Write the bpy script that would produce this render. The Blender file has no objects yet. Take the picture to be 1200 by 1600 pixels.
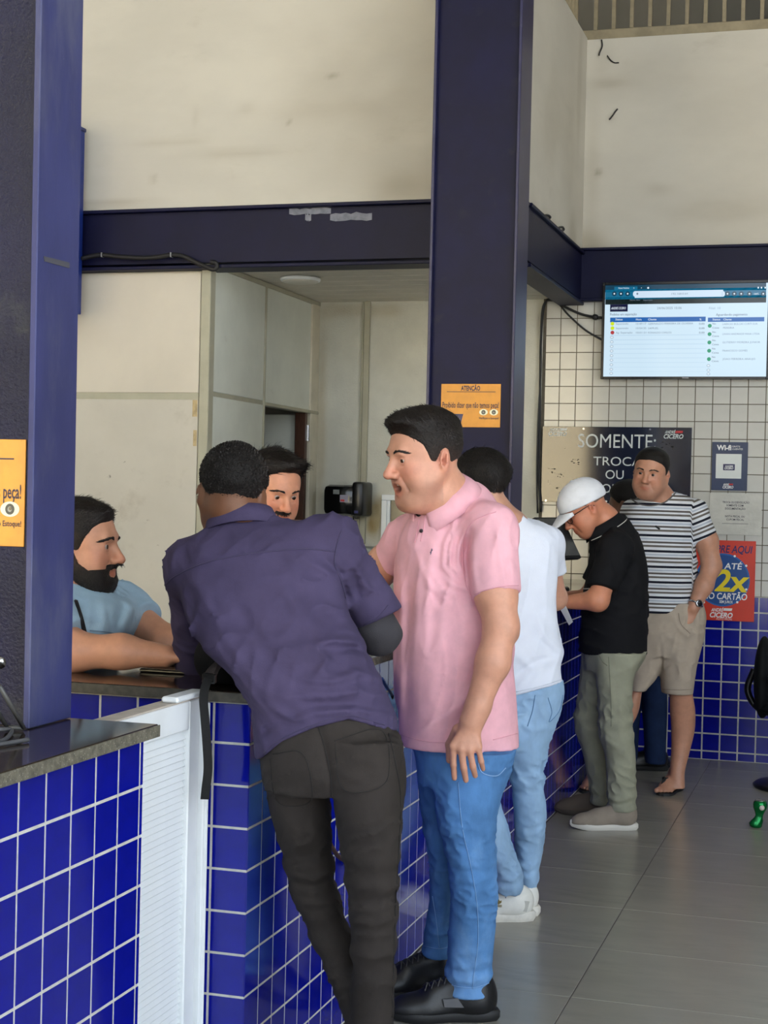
import bpy, bmesh, math, random
import numpy as np
from mathutils import Vector, Matrix
random.seed(7); np.random.seed(7)
C = bpy.context.scene.collection
SC = bpy.context.scene

# ---------------------------------------------------------------- camera
FPX = 2450.0                      # focal length in pixels of the 1200x1600 frame
_t, _p, _r = math.radians(16.9), math.radians(-0.55), math.radians(-1.35)
_fwd = np.array([-math.sin(_t)*math.cos(_p), math.cos(_t)*math.cos(_p), math.sin(_p)])
_rt0 = np.array([math.cos(_t), math.sin(_t), 0.0]); _up0 = np.cross(_rt0, _fwd)
RT = math.cos(_r)*_rt0 - math.sin(_r)*_up0
UP = math.sin(_r)*_rt0 + math.cos(_r)*_up0
FW = _fwd
EYE = np.array([0.0, 0.0, 1.495])
HR = _rt0.copy()                                  # level direction to the right of the view
HF = np.array([-math.sin(_t), math.cos(_t), 0.0])  # level direction of the view
cam = bpy.data.objects.new('camera', bpy.data.cameras.new('camera')); C.objects.link(cam)
cam.data.sensor_fit = 'VERTICAL'; cam.data.sensor_height = 32.0; cam.data.lens = 32.0*FPX/1600.0
cam.data.clip_start = 0.05; cam.data.clip_end = 500
cam.matrix_world = Matrix(((RT[0], UP[0], -FW[0], EYE[0]), (RT[1], UP[1], -FW[1], EYE[1]), (RT[2], UP[2], -FW[2], EYE[2]), (0, 0, 0, 1)))
SC.camera = cam

def at(px, py, d):
    """world point seen at frame pixel (px, py) at distance d along the view."""
    return EYE + d*(FW + (px-600)/FPX*RT - (py-800)/FPX*UP)
def on(px, py, ax, v):
    r = FW + (px-600)/FPX*RT - (py-800)/FPX*UP
    return EYE + r*((v-EYE[ax])/r[ax])

# ---------------------------------------------------------------- world, sun, exposure
w = bpy.data.worlds.new('sky'); SC.world = w; w.use_nodes = True
nt = w.node_tree; nt.nodes.clear()
o_ = nt.nodes.new('ShaderNodeOutputWorld'); bg = nt.nodes.new('ShaderNodeBackground'); nt.links.new(bg.outputs[0], o_.inputs[0])
tc_ = nt.nodes.new('ShaderNodeTexCoord'); sp_ = nt.nodes.new('ShaderNodeSeparateXYZ'); nt.links.new(tc_.outputs['Generated'], sp_.inputs[0])
rp_ = nt.nodes.new('ShaderNodeValToRGB'); nt.links.new(sp_.outputs[2], rp_.inputs[0]); nt.links.new(rp_.outputs[0], bg.inputs[0])
rp_.color_ramp.elements[0].position = 0.0; rp_.color_ramp.elements[0].color = (0.90, 0.95, 1.0, 1)
rp_.color_ramp.elements[1].position = 0.7; rp_.color_ramp.elements[1].color = (0.60, 0.78, 1.0, 1)
bg.inputs[1].default_value = 1.7
sun = bpy.data.objects.new('sun', bpy.data.lights.new('sun', 'SUN')); C.objects.link(sun)
sun.data.energy = 20.0; sun.data.angle = 0.01; sun.data.color = (1.0, 0.96, 0.91)
sun.rotation_euler = Vector((-0.38, -0.45, -0.81)).to_track_quat('-Z', 'Y').to_euler()   # shines from high behind the open right side
def portal(name, loc, look, sx, sy):
    l = bpy.data.lights.new(name, 'AREA'); l.shape = 'RECTANGLE'; l.size = sx; l.size_y = sy
    l.cycles.is_portal = True
    ob = bpy.data.objects.new(name, l); C.objects.link(ob); ob.location = loc
    ob.rotation_euler = Vector(look).to_track_quat('-Z', 'Z').to_euler()
ROOF_X, ROOF_Y, ROOF_Z = 5.2, -4.6, 6.3
portal('portal_side', (ROOF_X, -.8, ROOF_Z/2), (-1, 0, 0), 7.6, ROOF_Z)
portal('portal_rear', (-1.4, ROOF_Y, ROOF_Z/2), (0, 1, 0), 13.2, ROOF_Z)
vs = SC.view_settings; vs.view_transform = 'Standard'; vs.look = 'None'; vs.gamma = 1.0; vs.use_curve_mapping = False
vs.exposure = 1.2
SC.display_settings.display_device = 'sRGB'

# ---------------------------------------------------------------- materials
def lin(c):
    return tuple((x/12.92 if x <= .04045 else ((x+.055)/1.055)**2.4) for x in (v/255.0 for v in c))
MATS = {}
def M(name, rgb, rough=.55, metal=0.0, var=0.0, vs=6.0, bump=0.0, bs=40.0, coat=0.0, dirt=None, attr=None, emit=0.0, spec=.5, stretch=None, sheen=0.0, trans=0.0, sss=0.0, bumptype='noise', bd=.01, speck=None):
    """rgb in sRGB 0..255; var = soft value variation; dirt = list of (rgb, scale, lo, hi, strength); attr = colour attribute that multiplies"""
    m = bpy.data.materials.new(name); MATS[name] = m; m.use_nodes = True
    t = m.node_tree; N = t.nodes; L = t.links; b = N['Principled BSDF']
    col = N.new('ShaderNodeRGB'); col.outputs[0].default_value = (*lin(rgb), 1); out = col.outputs[0]
    tc = N.new('ShaderNodeTexCoord'); co = tc.outputs['Object']
    if stretch:
        mp = N.new('ShaderNodeMapping'); mp.inputs['Scale'].default_value = stretch; L.new(co, mp.inputs[0]); co = mp.outputs[0]
    def noise(s, det=4, rgh=.6):
        n = N.new('ShaderNodeTexNoise'); n.inputs['Scale'].default_value = s; n.inputs['Detail'].default_value = det; n.inputs['Roughness'].default_value = rgh
        L.new(co, n.inputs['Vector']); return n.outputs[0]
    def ramp(src, lo, hi, v0, v1):
        r = N.new('ShaderNodeMapRange'); r.inputs[1].default_value = lo; r.inputs[2].default_value = hi; r.inputs[3].default_value = v0; r.inputs[4].default_value = v1
        r.interpolation_type = 'SMOOTHSTEP'; L.new(src, r.inputs[0]); return r.outputs[0]
    def mix(fac, a, c2, mode='MIX'):
        x = N.new('ShaderNodeMix'); x.data_type = 'RGBA'; x.blend_type = mode
        if hasattr(fac, 'links'): L.new(fac, x.inputs[0])
        else: x.inputs[0].default_value = fac
        L.new(a, x.inputs[6])
        if hasattr(c2, 'links'): L.new(c2, x.inputs[7])
        else: x.inputs[7].default_value = (*c2, 1)
        return x.outputs[2]
    if attr:
        a = N.new('ShaderNodeVertexColor'); a.layer_name = attr; out = mix(1.0, out, a.outputs[0], 'MULTIPLY')
    if var:
        v = ramp(noise(vs, 5), .3, .7, 1-var, 1+var)
        cb = N.new('ShaderNodeCombineColor'); [L.new(v, cb.inputs[i]) for i in range(3)]
        out = mix(1.0, out, cb.outputs[0], 'MULTIPLY')
    for d in (dirt or []):
        out = mix(ramp(noise(d[1], 8, .65), d[2], d[3], 0, d[4]), out, lin(d[0]))
    if speck:
        n = N.new('ShaderNodeTexVoronoi'); n.inputs['Scale'].default_value = speck[1]; L.new(co, n.inputs['Vector'])
        out = mix(ramp(n.outputs['Distance'], speck[2], speck[2]*.4, 0, speck[3]), out, lin(speck[0]))
    L.new(out, b.inputs['Base Color'])
    b.inputs['Roughness'].default_value = rough; b.inputs['Metallic'].default_value = metal
    b.inputs['Specular IOR Level'].default_value = spec
    if coat: b.inputs['Coat Weight'].default_value = coat; b.inputs['Coat Roughness'].default_value = .05
    if sheen: b.inputs['Sheen Weight'].default_value = sheen; b.inputs['Sheen Roughness'].default_value = .5
    if sss: b.inputs['Subsurface Weight'].default_value = sss; b.inputs['Subsurface Radius'].default_value = (1, .35, .2); b.inputs['Subsurface Scale'].default_value = .008
    if trans: b.inputs['Transmission Weight'].default_value = trans
    if emit: L.new(out, b.inputs['Emission Color']); b.inputs['Emission Strength'].default_value = emit
    if bump:
        bp = N.new('ShaderNodeBump'); bp.inputs['Strength'].default_value = bump; bp.inputs['Distance'].default_value = bd
        L.new(noise(bs, 6), bp.inputs['Height']); L.new(bp.outputs[0], b.inputs['Normal'])
    return m

# ---------------------------------------------------------------- object helpers
def link(o, parent=None, label=None, cat=None, group=None, kind=None):
    C.objects.link(o)
    if parent is not None: o.parent = parent
    if label: o['label'] = label
    if cat: o['category'] = cat
    if group: o['group'] = group
    if kind: o['kind'] = kind
    return o
ORG = {}
def org(o):
    p = np.zeros(3)
    while o is not None: p = p + np.array(o.location); o = o.parent
    return p
def empty(name, loc, label=None, cat=None, group=None, kind=None):
    o = bpy.data.objects.new(name, None); o.location = loc; o.empty_display_size = .1
    return link(o, None, label, cat, group, kind)
def mesh(name, V, F, mat, parent=None, smooth=False, loc=None, **kw):
    """V in world coordinates; loc = origin in world coordinates (default: the parent's)."""
    V = np.asarray(V, float); po = org(parent) if parent is not None else np.zeros(3)
    lo = po if loc is None else np.asarray(loc, float)
    me = bpy.data.meshes.new(name)
    Vl = V - lo
    if isinstance(F, np.ndarray):
        n = F.shape[1]
        me.vertices.add(len(V)); me.vertices.foreach_set('co', Vl.astype(np.float32).ravel())
        me.loops.add(F.size); me.loops.foreach_set('vertex_index', F.astype(np.int32).ravel())
        me.polygons.add(len(F)); me.polygons.foreach_set('loop_start', np.arange(0, F.size, n, dtype=np.int32))
        me.update(calc_edges=True)
    else:
        me.from_pydata(Vl.tolist(), [], F)
    if smooth: me.polygons.foreach_set('use_smooth', [True]*len(me.polygons))
    if isinstance(mat, (list, tuple)): [me.materials.append(m) for m in mat]
    elif mat is not None: me.materials.append(mat)
    o = bpy.data.objects.new(name, me); o.location = lo - po
    return link(o, parent, **kw)
class MB:
    """collects simple shapes (world coordinates) for one mesh"""
    def __init__(s): s.V = []; s.F = []
    def add(s, V, F):
        n = len(s.V); s.V += [tuple(v) for v in V]; s.F += [tuple(i+n for i in f) for f in F]; return s
    def box(s, a, b, ch=0.0, R=None, c=None):
        bm = bmesh.new(); a = np.array(a, float); b = np.array(b, float)
        bmesh.ops.create_cube(bm, size=1.0, matrix=Matrix.Translation(Vector((a+b)/2)) @ Matrix.Diagonal((*np.abs(b-a), 1)))
        if ch: bmesh.ops.bevel(bm, geom=list(bm.edges), offset=ch, segments=2 if ch > .004 else 1, affect='EDGES', profile=.5)
        V = [np.array(v.co) for v in bm.verts]; F = [[v.index for v in f.verts] for f in bm.faces]; bm.free()
        if R is not None: V = [np.array(c)+R@(v-np.array(c)) for v in V]
        return s.add(V, F)
    def tube(s, pts, r, n=10, cap=True):
        pts = [np.array(p, float) for p in pts]; k = len(pts); r = r if hasattr(r, '__len__') else [r]*k
        T = [pts[min(i+1, k-1)]-pts[max(i-1, 0)] for i in range(k)]; T = [t/(np.linalg.norm(t)+1e-9) for t in T]
        u = np.cross(T[0], [0, 0, 1.0]); u = np.cross(T[0], [1.0, 0, 0]) if np.linalg.norm(u) < .1 else u; u /= np.linalg.norm(u)
        V = []; F = []
        for i in range(k):
            u = u-T[i]*(u@T[i]); u /= np.linalg.norm(u)+1e-9; v = np.cross(T[i], u)
            for j in range(n):
                a = 2*math.pi*j/n; V.append(pts[i]+r[i]*(math.cos(a)*u+math.sin(a)*v))
        for i in range(k-1):
            for j in range(n): F.append((i*n+j, i*n+(j+1) % n, (i+1)*n+(j+1) % n, (i+1)*n+j))
        if cap: F.append(tuple(range(n-1, -1, -1))); F.append(tuple((k-1)*n+j for j in range(n)))
        return s.add(V, F)
    def lathe(s, prof, c, axis=(0, 0, 1), n=28):
        ax = np.array(axis, float); ax /= np.linalg.norm(ax); u = np.cross(ax, [0, 1.0, .1]); u /= np.linalg.norm(u); v = np.cross(ax, u); c = np.array(c, float)
        V = []; F = []
        for (r, h) in prof:
            for j in range(n):
                a = 2*math.pi*j/n; V.append(c+ax*h+r*(math.cos(a)*u+math.sin(a)*v))
        for i in range(len(prof)-1):
            for j in range(n): F.append((i*n+j, i*n+(j+1) % n, (i+1)*n+(j+1) % n, (i+1)*n+j))
        F.append(tuple(range(n-1, -1, -1))); F.append(tuple((len(prof)-1)*n+j for j in range(n)))
        return s.add(V, F)
    def slab(s, poly, o, u, v, n, th):
        """extrude a 2-D polygon (u,v plane at o) by th along n"""
        o, u, v, n = (np.array(x, float) for x in (o, u, v, n)); k = len(poly)
        A = [o+u*a+v*b for a, b in poly]; B = [p+n*th for p in A]
        F = [tuple(range(k, 2*k)), tuple(range(k-1, -1, -1))]+[(i, (i+1) % k, k+(i+1) % k, k+i) for i in range(k)]
        return s.add(A+B, F)
    def build(s, name, mat, parent=None, smooth=False, **kw):
        o = mesh(name, s.V, s.F, mat, parent, smooth, **kw)
        return o
def smooth_by_angle(o, deg=35):
    me = o.data; me.polygons.foreach_set('use_smooth', [True]*len(me.polygons))
    try: me.set_sharp_from_angle(angle=math.radians(deg))
    except Exception: pass
    return o
def curve_pts(P, n=8):
    P = [np.array(p, float) for p in P]; out = []
    Q = [2*P[0]-P[1]]+P+[2*P[-1]-P[-2]]
    for i in range(1, len(Q)-2):
        for k in range(n):
            t = k/n; a, b, c, d = Q[i-1], Q[i], Q[i+1], Q[i+2]
            out.append(.5*((2*b)+(-a+c)*t+(2*a-5*b+4*c-d)*t*t+(-a+3*b-3*c+d)*t**3))
    return out+[P[-1]]
def text(name, s, mat, parent, o, u, v, h, width=None, bold=0.0, align='LEFT', lift=.0012, italic=0.0, res=2, kind=None, label=None):
    """flat lettering: baseline starts at o, runs along u, up v, cap height h (m); width = fitted length"""
    cu = bpy.data.curves.new(name, 'FONT'); cu.body = s; cu.size = 1.0; cu.resolution_u = res; cu.offset = bold; cu.shear = italic; cu.align_x = align
    tmp = bpy.data.objects.new('tmp_text', cu); C.objects.link(tmp)
    dg = bpy.context.evaluated_depsgraph_get(); me = bpy.data.meshes.new_from_object(tmp.evaluated_get(dg))
    bpy.data.objects.remove(tmp); bpy.data.curves.remove(cu)
    V = np.array([x.co[:] for x in me.vertices]); F = [list(p.vertices) for p in me.polygons]; bpy.data.meshes.remove(me)
    if len(V) == 0: return None
    k = h/.69
    kx = k if width is None else width/max(1e-6, (V[:, 0].max()-V[:, 0].min()))
    u = np.array(u, float); v = np.array(v, float); n = np.cross(u, v); o = np.array(o, float)
    if width is not None and align == 'LEFT': V[:, 0] -= V[:, 0].min()
    W = o+np.outer(V[:, 0]*kx, u)+np.outer(V[:, 1]*k, v)+n*lift
    # text faces come out as ngons facing +n
    return mesh(name, W, F, mat, parent, kind=kind, label=label)
def quad_tile(w, h, th=.0010, ch=.0006):
    """one glazed tile in its own plane: x right, y up, z out; 9 faces"""
    V = [(-w/2, -h/2, 0), (w/2, -h/2, 0), (w/2, h/2, 0), (-w/2, h/2, 0)]
    V += [(-w/2, -h/2, th-ch), (w/2, -h/2, th-ch), (w/2, h/2, th-ch), (-w/2, h/2, th-ch)]
    x, y = w/2-ch, h/2-ch; V += [(-x, -y, th), (x, -y, th), (x, y, th), (-x, y, th)]
    F = [(8, 9, 10, 11)]+[(i, (i+1) % 4, 4+(i+1) % 4, 4+i) for i in range(4)]+[(4+i, 4+(i+1) % 4, 8+(i+1) % 4, 8+i) for i in range(4)]
    return V, F
TILE = {}
def tile_mesh(w, h, mat, th=.0010):
    k = (round(w, 4), round(h, 4), mat.name, th)
    if k not in TILE:
        V, F = quad_tile(w, h, th, min(.0014, th*.6)); me = bpy.data.meshes.new('tile'); me.from_pydata(V, [], F); me.materials.append(mat); TILE[k] = me
    return TILE[k]
def basis(u, v):
    u, v = np.array(u, float), np.array(v, float); n = np.cross(u, v)
    return Matrix((u, v, n)).transposed()
def lay_tiles(parent, o, u, v, us, vsq, mat, grout=.005, limit=300, key=None, jit=.0002):
    """tiles between successive grid lines us (along u) and vsq (along v) on plane o; nearest `limit` are parts, the rest one stuff part"""
    o, u, v = np.array(o, float), np.array(u, float), np.array(v, float); n = np.cross(u, v); R = basis(u, v).to_euler()
    cells = []
    for i in range(len(us)-1):
        for j in range(len(vsq)-1):
            w, h = us[i+1]-us[i]-grout, vsq[j+1]-vsq[j]-grout
            if w < .006 or h < .006: continue
            cells.append((o+u*(us[i]+us[i+1])/2+v*(vsq[j]+vsq[j+1])/2, w, h))
    cells.sort(key=lambda c: np.linalg.norm(c[0]-EYE) if key is None else key(c[0]))
    po = org(parent); rest = MB()
    for k, (c, w, h) in enumerate(cells):
        if k < limit:
            ob = bpy.data.objects.new('tile', tile_mesh(w, h, mat)); C.objects.link(ob); ob.parent = parent
            ob.location = c-po+n*random.uniform(-jit, 0)
            ob.rotation_euler = R; ob.rotation_euler.rotate_axis('X', random.uniform(-.0025, .0025)); ob.rotation_euler.rotate_axis('Y', random.uniform(-.0025, .0025))
        else:
            V, F = quad_tile(w, h); rest.add([c+u*a+v*b+n*z for a, b, z in V], F)
    if rest.V: rest.build('tiles', mat, parent, kind='stuff')
# ---------------------------------------------------------------- shared materials
GROUT_W = M('grout_white', (196, 194, 186), .9, var=.12, vs=30)
GROUT_D = M('grout_dark', (104, 96, 82), .9, var=.15, vs=20)
BLUE_T = M('blue_glaze', (9, 18, 138), .09, var=.10, vs=9, spec=.45)
WHITE_T = M('white_glaze', (198, 197, 189), .16, var=.05, vs=3, dirt=[((168, 160, 140), 5, .62, .78, .35)])
NAVY = M('navy_paint', (9, 11, 46), .5, spec=.25, var=.15, vs=5, dirt=[((28, 28, 48), 12, .62, .75, .35)], bump=.06, bs=60)
NAVY_W = M('navy_paint_worn', (52, 56, 100), .5, spec=.3, var=.16, vs=7, dirt=[((92, 94, 112), 5, .46, .70, .6), ((150, 152, 165), 60, .70, .76, .5)], stretch=(1, 1, .35), bump=.05, bs=90)
NAVY_WEB = M('navy_web', (12, 12, 44), .36, spec=.35, var=.2, vs=6, dirt=[((70, 72, 62), 7, .55, .75, .4)], bump=.5, bs=150, bd=.006)
WALLS = M('beige_wall_paint_stained', (202, 197, 184), .8, attr='Col', var=.05, vs=1.2, dirt=[((150, 140, 120), 1.6, .60, .80, .3)], stretch=(1, 1, 2.2), bump=.03, bs=30)
WALLP = M('beige_wall_paint', (202, 197, 184), .8, var=.05, vs=1.2, dirt=[((150, 140, 120), 1.6, .60, .80, .35), ((120, 110, 95), 9, .70, .78, .25)], stretch=(1, 1, 2.2), bump=.03, bs=30)
STUCCO = M('stucco', (208, 206, 192), .9, attr='Col', var=.07, vs=3, dirt=[((140, 128, 96), 2.2, .64, .8, .6)], bump=.5, bs=120, bd=.006)
PANEL = M('partition_panel', (200, 194, 180), .6, var=.05, vs=2, dirt=[((150, 140, 122), 3.0, .54, .72, .4), ((84, 76, 62), 13, .67, .72, .75)])
PANELU = M('partition_panel_upper', (212, 203, 186), .6, var=.04, vs=2, dirt=[((170, 158, 136), 2.4, .62, .78, .25)])
PANEL2 = M('partition_panel_side', (222, 224, 212), .6, var=.05, vs=3, dirt=[((168, 160, 138), 4, .62, .78, .3)])
BATTEN = M('batten', (176, 172, 150), .6, var=.06, vs=8)
CEIL = M('pvc_ceiling', (206, 200, 188), .45, var=.06, vs=5, dirt=[((130, 120, 104), 3, .6, .78, .4)])
GRAN = M('dark_granite', (44, 34, 27), .10, var=.35, vs=40, speck=((92, 74, 58), 130, .22, .5), spec=.6)
GRAN_E = M('granite_edge', (104, 100, 86), .7, var=.35, vs=60, bump=.6, bs=180, speck=((168, 164, 150), 150, .25, .8))
FLOORT = M('floor_porcelain', (150, 146, 134), .24, var=.06, vs=3, dirt=[((124, 120, 110), 2.2, .5, .72, .45), ((160, 156, 146), 7, .68, .78, .25)], stretch=(.5, 1.6, 1), spec=.5)
FLOORG = M('floor_joint', (70, 64, 56), .9)
WHITE_P = M('white_gloss_paint', (232, 236, 238), .35, var=.03, vs=8)
DUSTY = M('dusty_edge', (190, 180, 168), .7, var=.12, vs=20)
BLACK = M('black_plastic', (16, 16, 17), .3)
BLACK_M = M('black_matt', (22, 22, 23), .7, var=.2, vs=40)
RUBBER = M('rubber', (30, 30, 31), .6)
CHROME = M('chrome', (190, 190, 192), .18, metal=1)
WHITE = M('white_print', (240, 240, 238), .5)
DARKIN = M('print_dark', (44, 34, 58), .5)

# ---------------------------------------------------------------- floor
floor = mesh('floor', *(lambda m: (m.V, m.F))(MB().box((-8, ROOF_Y, -.12), (ROOF_X, 11.5, -.0015))), FLOORG, kind='structure')
fx = [-.80+1.085*k for k in range(-1, 6)]; fx[0] = -1.36
fy = [5.23+.543*k for k in range(-18, 8)]+[9.34]
for i in range(len(fx)-1):
    for j in range(len(fy)-1):
        wx, wy = fx[i+1]-fx[i]-.003, fy[j+1]-fy[j]-.003
        ob = bpy.data.objects.new('tile', tile_mesh(wx, wy, FLOORT, .0016)); C.objects.link(ob); ob.parent = floor
        ob.location = ((fx[i]+fx[i+1])/2, (fy[j]+fy[j+1])/2, -.0016+random.uniform(0, .0003))
        ob.rotation_euler = (random.uniform(-.0006, .0006), random.uniform(-.0004, .0004), 0)
SUNW = M('street_wall', (226, 208, 168), .9, var=.05, vs=.3)
mesh('street_building', *(lambda m: (m.V, m.F))(MB().box((-26, -17, -.13), (-5.0, -14.5, 5.5)).box((-26.2, -17.2, 5.5), (-4.8, -14.2, 5.8))), SUNW, kind='structure')
mesh('street_building', *(lambda m: (m.V, m.F))(MB().box((-4.7, -19, -.13), (14, -16, 4.2)).box((-4.8, -19.2, 4.2), (14.2, -15.6, 4.5))), M('street_wall_dark', (92, 96, 100), .9, var=.1, vs=.3), kind='structure')
mesh('ground', *(lambda m: (m.V, m.F))(MB().box((-60, -70, -.25), (70, 60, -.13))), M('street_concrete', (186, 184, 178), .9, var=.15, vs=.5), kind='structure')

# ---------------------------------------------------------------- walls
BY, SX, FY = 9.35, -1.64, 7.6
wb = MB(); wb.box((-8, BY, 0), (ROOF_X, BY+.15, 4.26))
wall_back = mesh('wall_back', wb.V, wb.F, WALLP, kind='structure')
def stained(name, o, u, v, L, H, mat, parent, fn, st=.03):
    """a flat wall skin with its own stains kept as colours of the surface"""
    nu, nv = int(L/st)+1, int(H/st)+1; a, b = np.meshgrid(np.linspace(0, L, nu), np.linspace(0, H, nv), indexing='ij')
    V = np.array(o)+a.reshape(-1, 1)*np.array(u)+b.reshape(-1, 1)*np.array(v); i = np.arange(nu*nv).reshape(nu, nv)
    F = np.stack([i[:-1, :-1], i[1:, :-1], i[1:, 1:], i[:-1, 1:]], -1).reshape(-1, 4); ob = mesh(name, V, F, mat, parent)
    c = np.ones((len(V), 4), np.float32); c[:, :3] = fn(V); at_ = ob.data.color_attributes.new('Col', 'FLOAT_COLOR', 'POINT'); at_.data.foreach_set('color', c.ravel()); return ob
def blot(V, cx, cz, rx, rz, ax=0, seed=1, fz=9.0):
    r = np.random.RandomState(seed); n = sum(np.sin(V[:, ax]*fz*k*r.uniform(.7, 1.3)+V[:, 2]*fz*k*r.uniform(-1.3, 1.3)+r.rand()*6)/k for k in (1, 2, 4)); return np.clip(np.exp(-((V[:, ax]-cx)/rx)**2-((V[:, 2]-cz)/rz)**2)*(1+.6*n), 0, 1)[:, None]
def pl_fn(V):
    c = np.ones((len(V), 3)); br = np.array([.62, .50, .30])
    for cx, cz, rx, rz, s_, sd in ((-2.90, 1.36, .035, .10, 1.1, 1), (-2.87, 1.46, .05, .05, .6, 2), (-2.93, 1.30, .03, .06, .8, 3), (-3.27, 1.9, .03, .5, .45, 4), (-2.9, 2.66, .3, .04, .35, 5), (-3.2, 2.66, .1, .05, .3, 6)):
        k = np.clip(blot(V, cx, cz, rx, rz, 0, sd)*s_, 0, .9); c = c*(1-k)+c*br*k
    return c
stained('plaster', (-3.3, BY-.004, 0), (1, 0, 0), (0, 0, 1), 1.438, 2.72, STUCCO, wall_back, pl_fn, .012)
MB().box((-1.862, BY-.004, .965), (ROOF_X, BY+.01, 2.72)).build('tile_bed', GROUT_D, wall_back)
MB().box((-1.862, BY-.005, 0), (ROOF_X, BY+.01, .965)).build('tile_bed', GROUT_W, wall_back)
gx = [-1.844, -1.754]+[-1.655+.1013*k for k in range(0, 68)]
gz = [.965]+[2.594-.1022*k for k in range(15, -1, -1)]+[2.70]
lay_tiles(wall_back, (0, BY-.004, 0), (1, 0, 0), (0, 0, 1), gx, gz, WHITE_T, .0048, 215, key=lambda c: abs(c[0]+1.2))
gx2 = [-.857+.1022*k for k in range(-10, 60)]
gz2 = [0.0, .051]+[.051+.1027*k for k in range(1, 9)]+[.965]
lay_tiles(wall_back, (0, BY-.005, 0), (1, 0, 0), (0, 0, 1), gx2, gz2, BLUE_T, .0085, 85, key=lambda c: abs(c[0]+.75))
wf = mesh('wall_front_upper', *(lambda m: (m.V, m.F))(MB().box((-8, FY, 2.985), (SX, FY+.12, 4.27))), WALLP, kind='structure')
wsd = mesh('wall_side_upper', *(lambda m: (m.V, m.F))(MB().box((SX-.12, FY+.12, 2.985), (SX, BY, 4.27))), WALLP, kind='structure')
mesh('wall_far', *(lambda m: (m.V, m.F))(MB().box((-8, 11.4, 0), (ROOF_X, 11.55, ROOF_Z))), M('far_grey', (120, 118, 110), .9, var=.1, vs=1), kind='structure')
mesh('wall_left', *(lambda m: (m.V, m.F))(MB().box((-8.15, ROOF_Y, 0), (-8, 11.55, ROOF_Z))), WALLP, kind='structure')
mesh('wall_right', *(lambda m: (m.V, m.F))(MB().box((ROOF_X, 3.0, 0), (ROOF_X+.15, 11.55, ROOF_Z))), M('right_wall', (112, 108, 100), .8, var=.1, vs=1), kind='structure')
mesh('roof', *(lambda m: (m.V, m.F))(MB().box((-8.15, ROOF_Y, ROOF_Z), (ROOF_X, 11.55, ROOF_Z+.1))), M('roof_sheet', (150, 150, 146), .7, var=.1, vs=1), kind='structure')
mesh('mezzanine_slab', *(lambda m: (m.V, m.F))(MB().box((-8, FY+.12, 2.80), (SX-.12, BY, 2.95))), CEIL, kind='structure')
def smears(specs, ax):
    def fn(V):
        c = np.ones((len(V), 3)); br = np.array([.62, .58, .50])
        for i, (cx, cz, rx, rz, s_) in enumerate(specs):
            k = np.clip(blot(V, cx, cz, rx, rz, ax, i+11, 5.0)*s_, 0, .85); c = c*(1-k)+c*br*k
        return c
    return fn
W1 = lambda px, py: on(px, py, 1, FY); W2 = lambda px, py: on(px, py, 1, BY); W3 = lambda px, py: on(px, py, 0, SX)
def sp(W, ax, l): return [(W(x, y)[ax], W(x, y)[2], rx, rz, s_) for x, y, rx, rz, s_ in l]
stained('paint_skin', (-4.6, FY-.003, 2.985), (1, 0, 0), (0, 0, 1), 2.96, 1.285, WALLS, wf, smears(sp(W1, 0, [(640, 290, .22, .09, .55), (600, 150, .5, .35, .22), (560, 170, .35, .05, .25), (360, 240, .25, .025, .35), (280, 222, .2, .02, .3), (390, 170, .06, .03, .5), (240, 280, .02, .02, .8), (600, 60, .5, .2, .12), (180, 318, .3, .02, .5), (450, 190, .01, .012, 1.0), (308, 182, .008, .05, .6), (520, 120, .03, .01, .8)]), 0), .025)
stained('paint_skin', (SX+.003, FY+.12, 2.985), (0, 1, 0), (0, 0, 1), 1.63, 1.285, WALLS, wsd, smears(sp(W3, 1, [(870, 200, .5, .25, .3), (895, 370, .12, .12, .6), (850, 335, .25, .03, .5), (890, 250, .15, .4, .25), (905, 120, .06, .5, .3)]), 1), .025)
stained('paint_skin', (SX, BY-.003, 3.0), (1, 0, 0), (0, 0, 1), 3.0, 1.26, WALLS, wall_back, smears(sp(W2, 0, [(955, 185, .02, .02, 1.0), (935, 270, .02, .02, .8), (1030, 295, .09, .035, .55), (920, 380, .10, .08, .7), (990, 385, .2, .03, .5), (940, 90, .06, .10, .4), (960, 130, .12, .03, .45), (1100, 330, .4, .06, .25), (925, 300, .04, .4, .3), (1010, 120, .3, .12, .14), (1150, 200, .25, .2, .1)]), 0), .02)
# beams
def beam(n, a, b, ax):
    m = MB().box(a, b)
    o = mesh('trim_%d' % n, m.V, m.F, NAVY, kind='structure'); return o
t1 = beam(1, (-8, FY-.01, 2.70), (SX-.0, FY+.12, 2.985), 0)
for z in (2.665, 2.968): MB().box((-8, FY-.05, z), (SX+.02, FY+.12, z+.018), .003).build('flange', NAVY, t1)
t2 = beam(2, (SX-.12, FY+.13, 2.70), (SX+.01, BY-.05, 2.985), 1)
for z in (2.665, 2.968): MB().box((SX-.12, FY+.13, z), (SX+.03, BY-.05, z+.018), .003).build('flange', NAVY, t2)
t3 = beam(3, (SX-.1, BY-.05, 2.705), (ROOF_X, BY-.001, 3.0), 0)
for z in (2.69, 2.99): MB().box((SX-.1, BY-.07, z), (ROOF_X, BY-.001, z+.016), .003).build('flange', NAVY, t3)
scr = M('scraped_paint', (128, 130, 140), .8, var=.2, vs=30)
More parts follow.
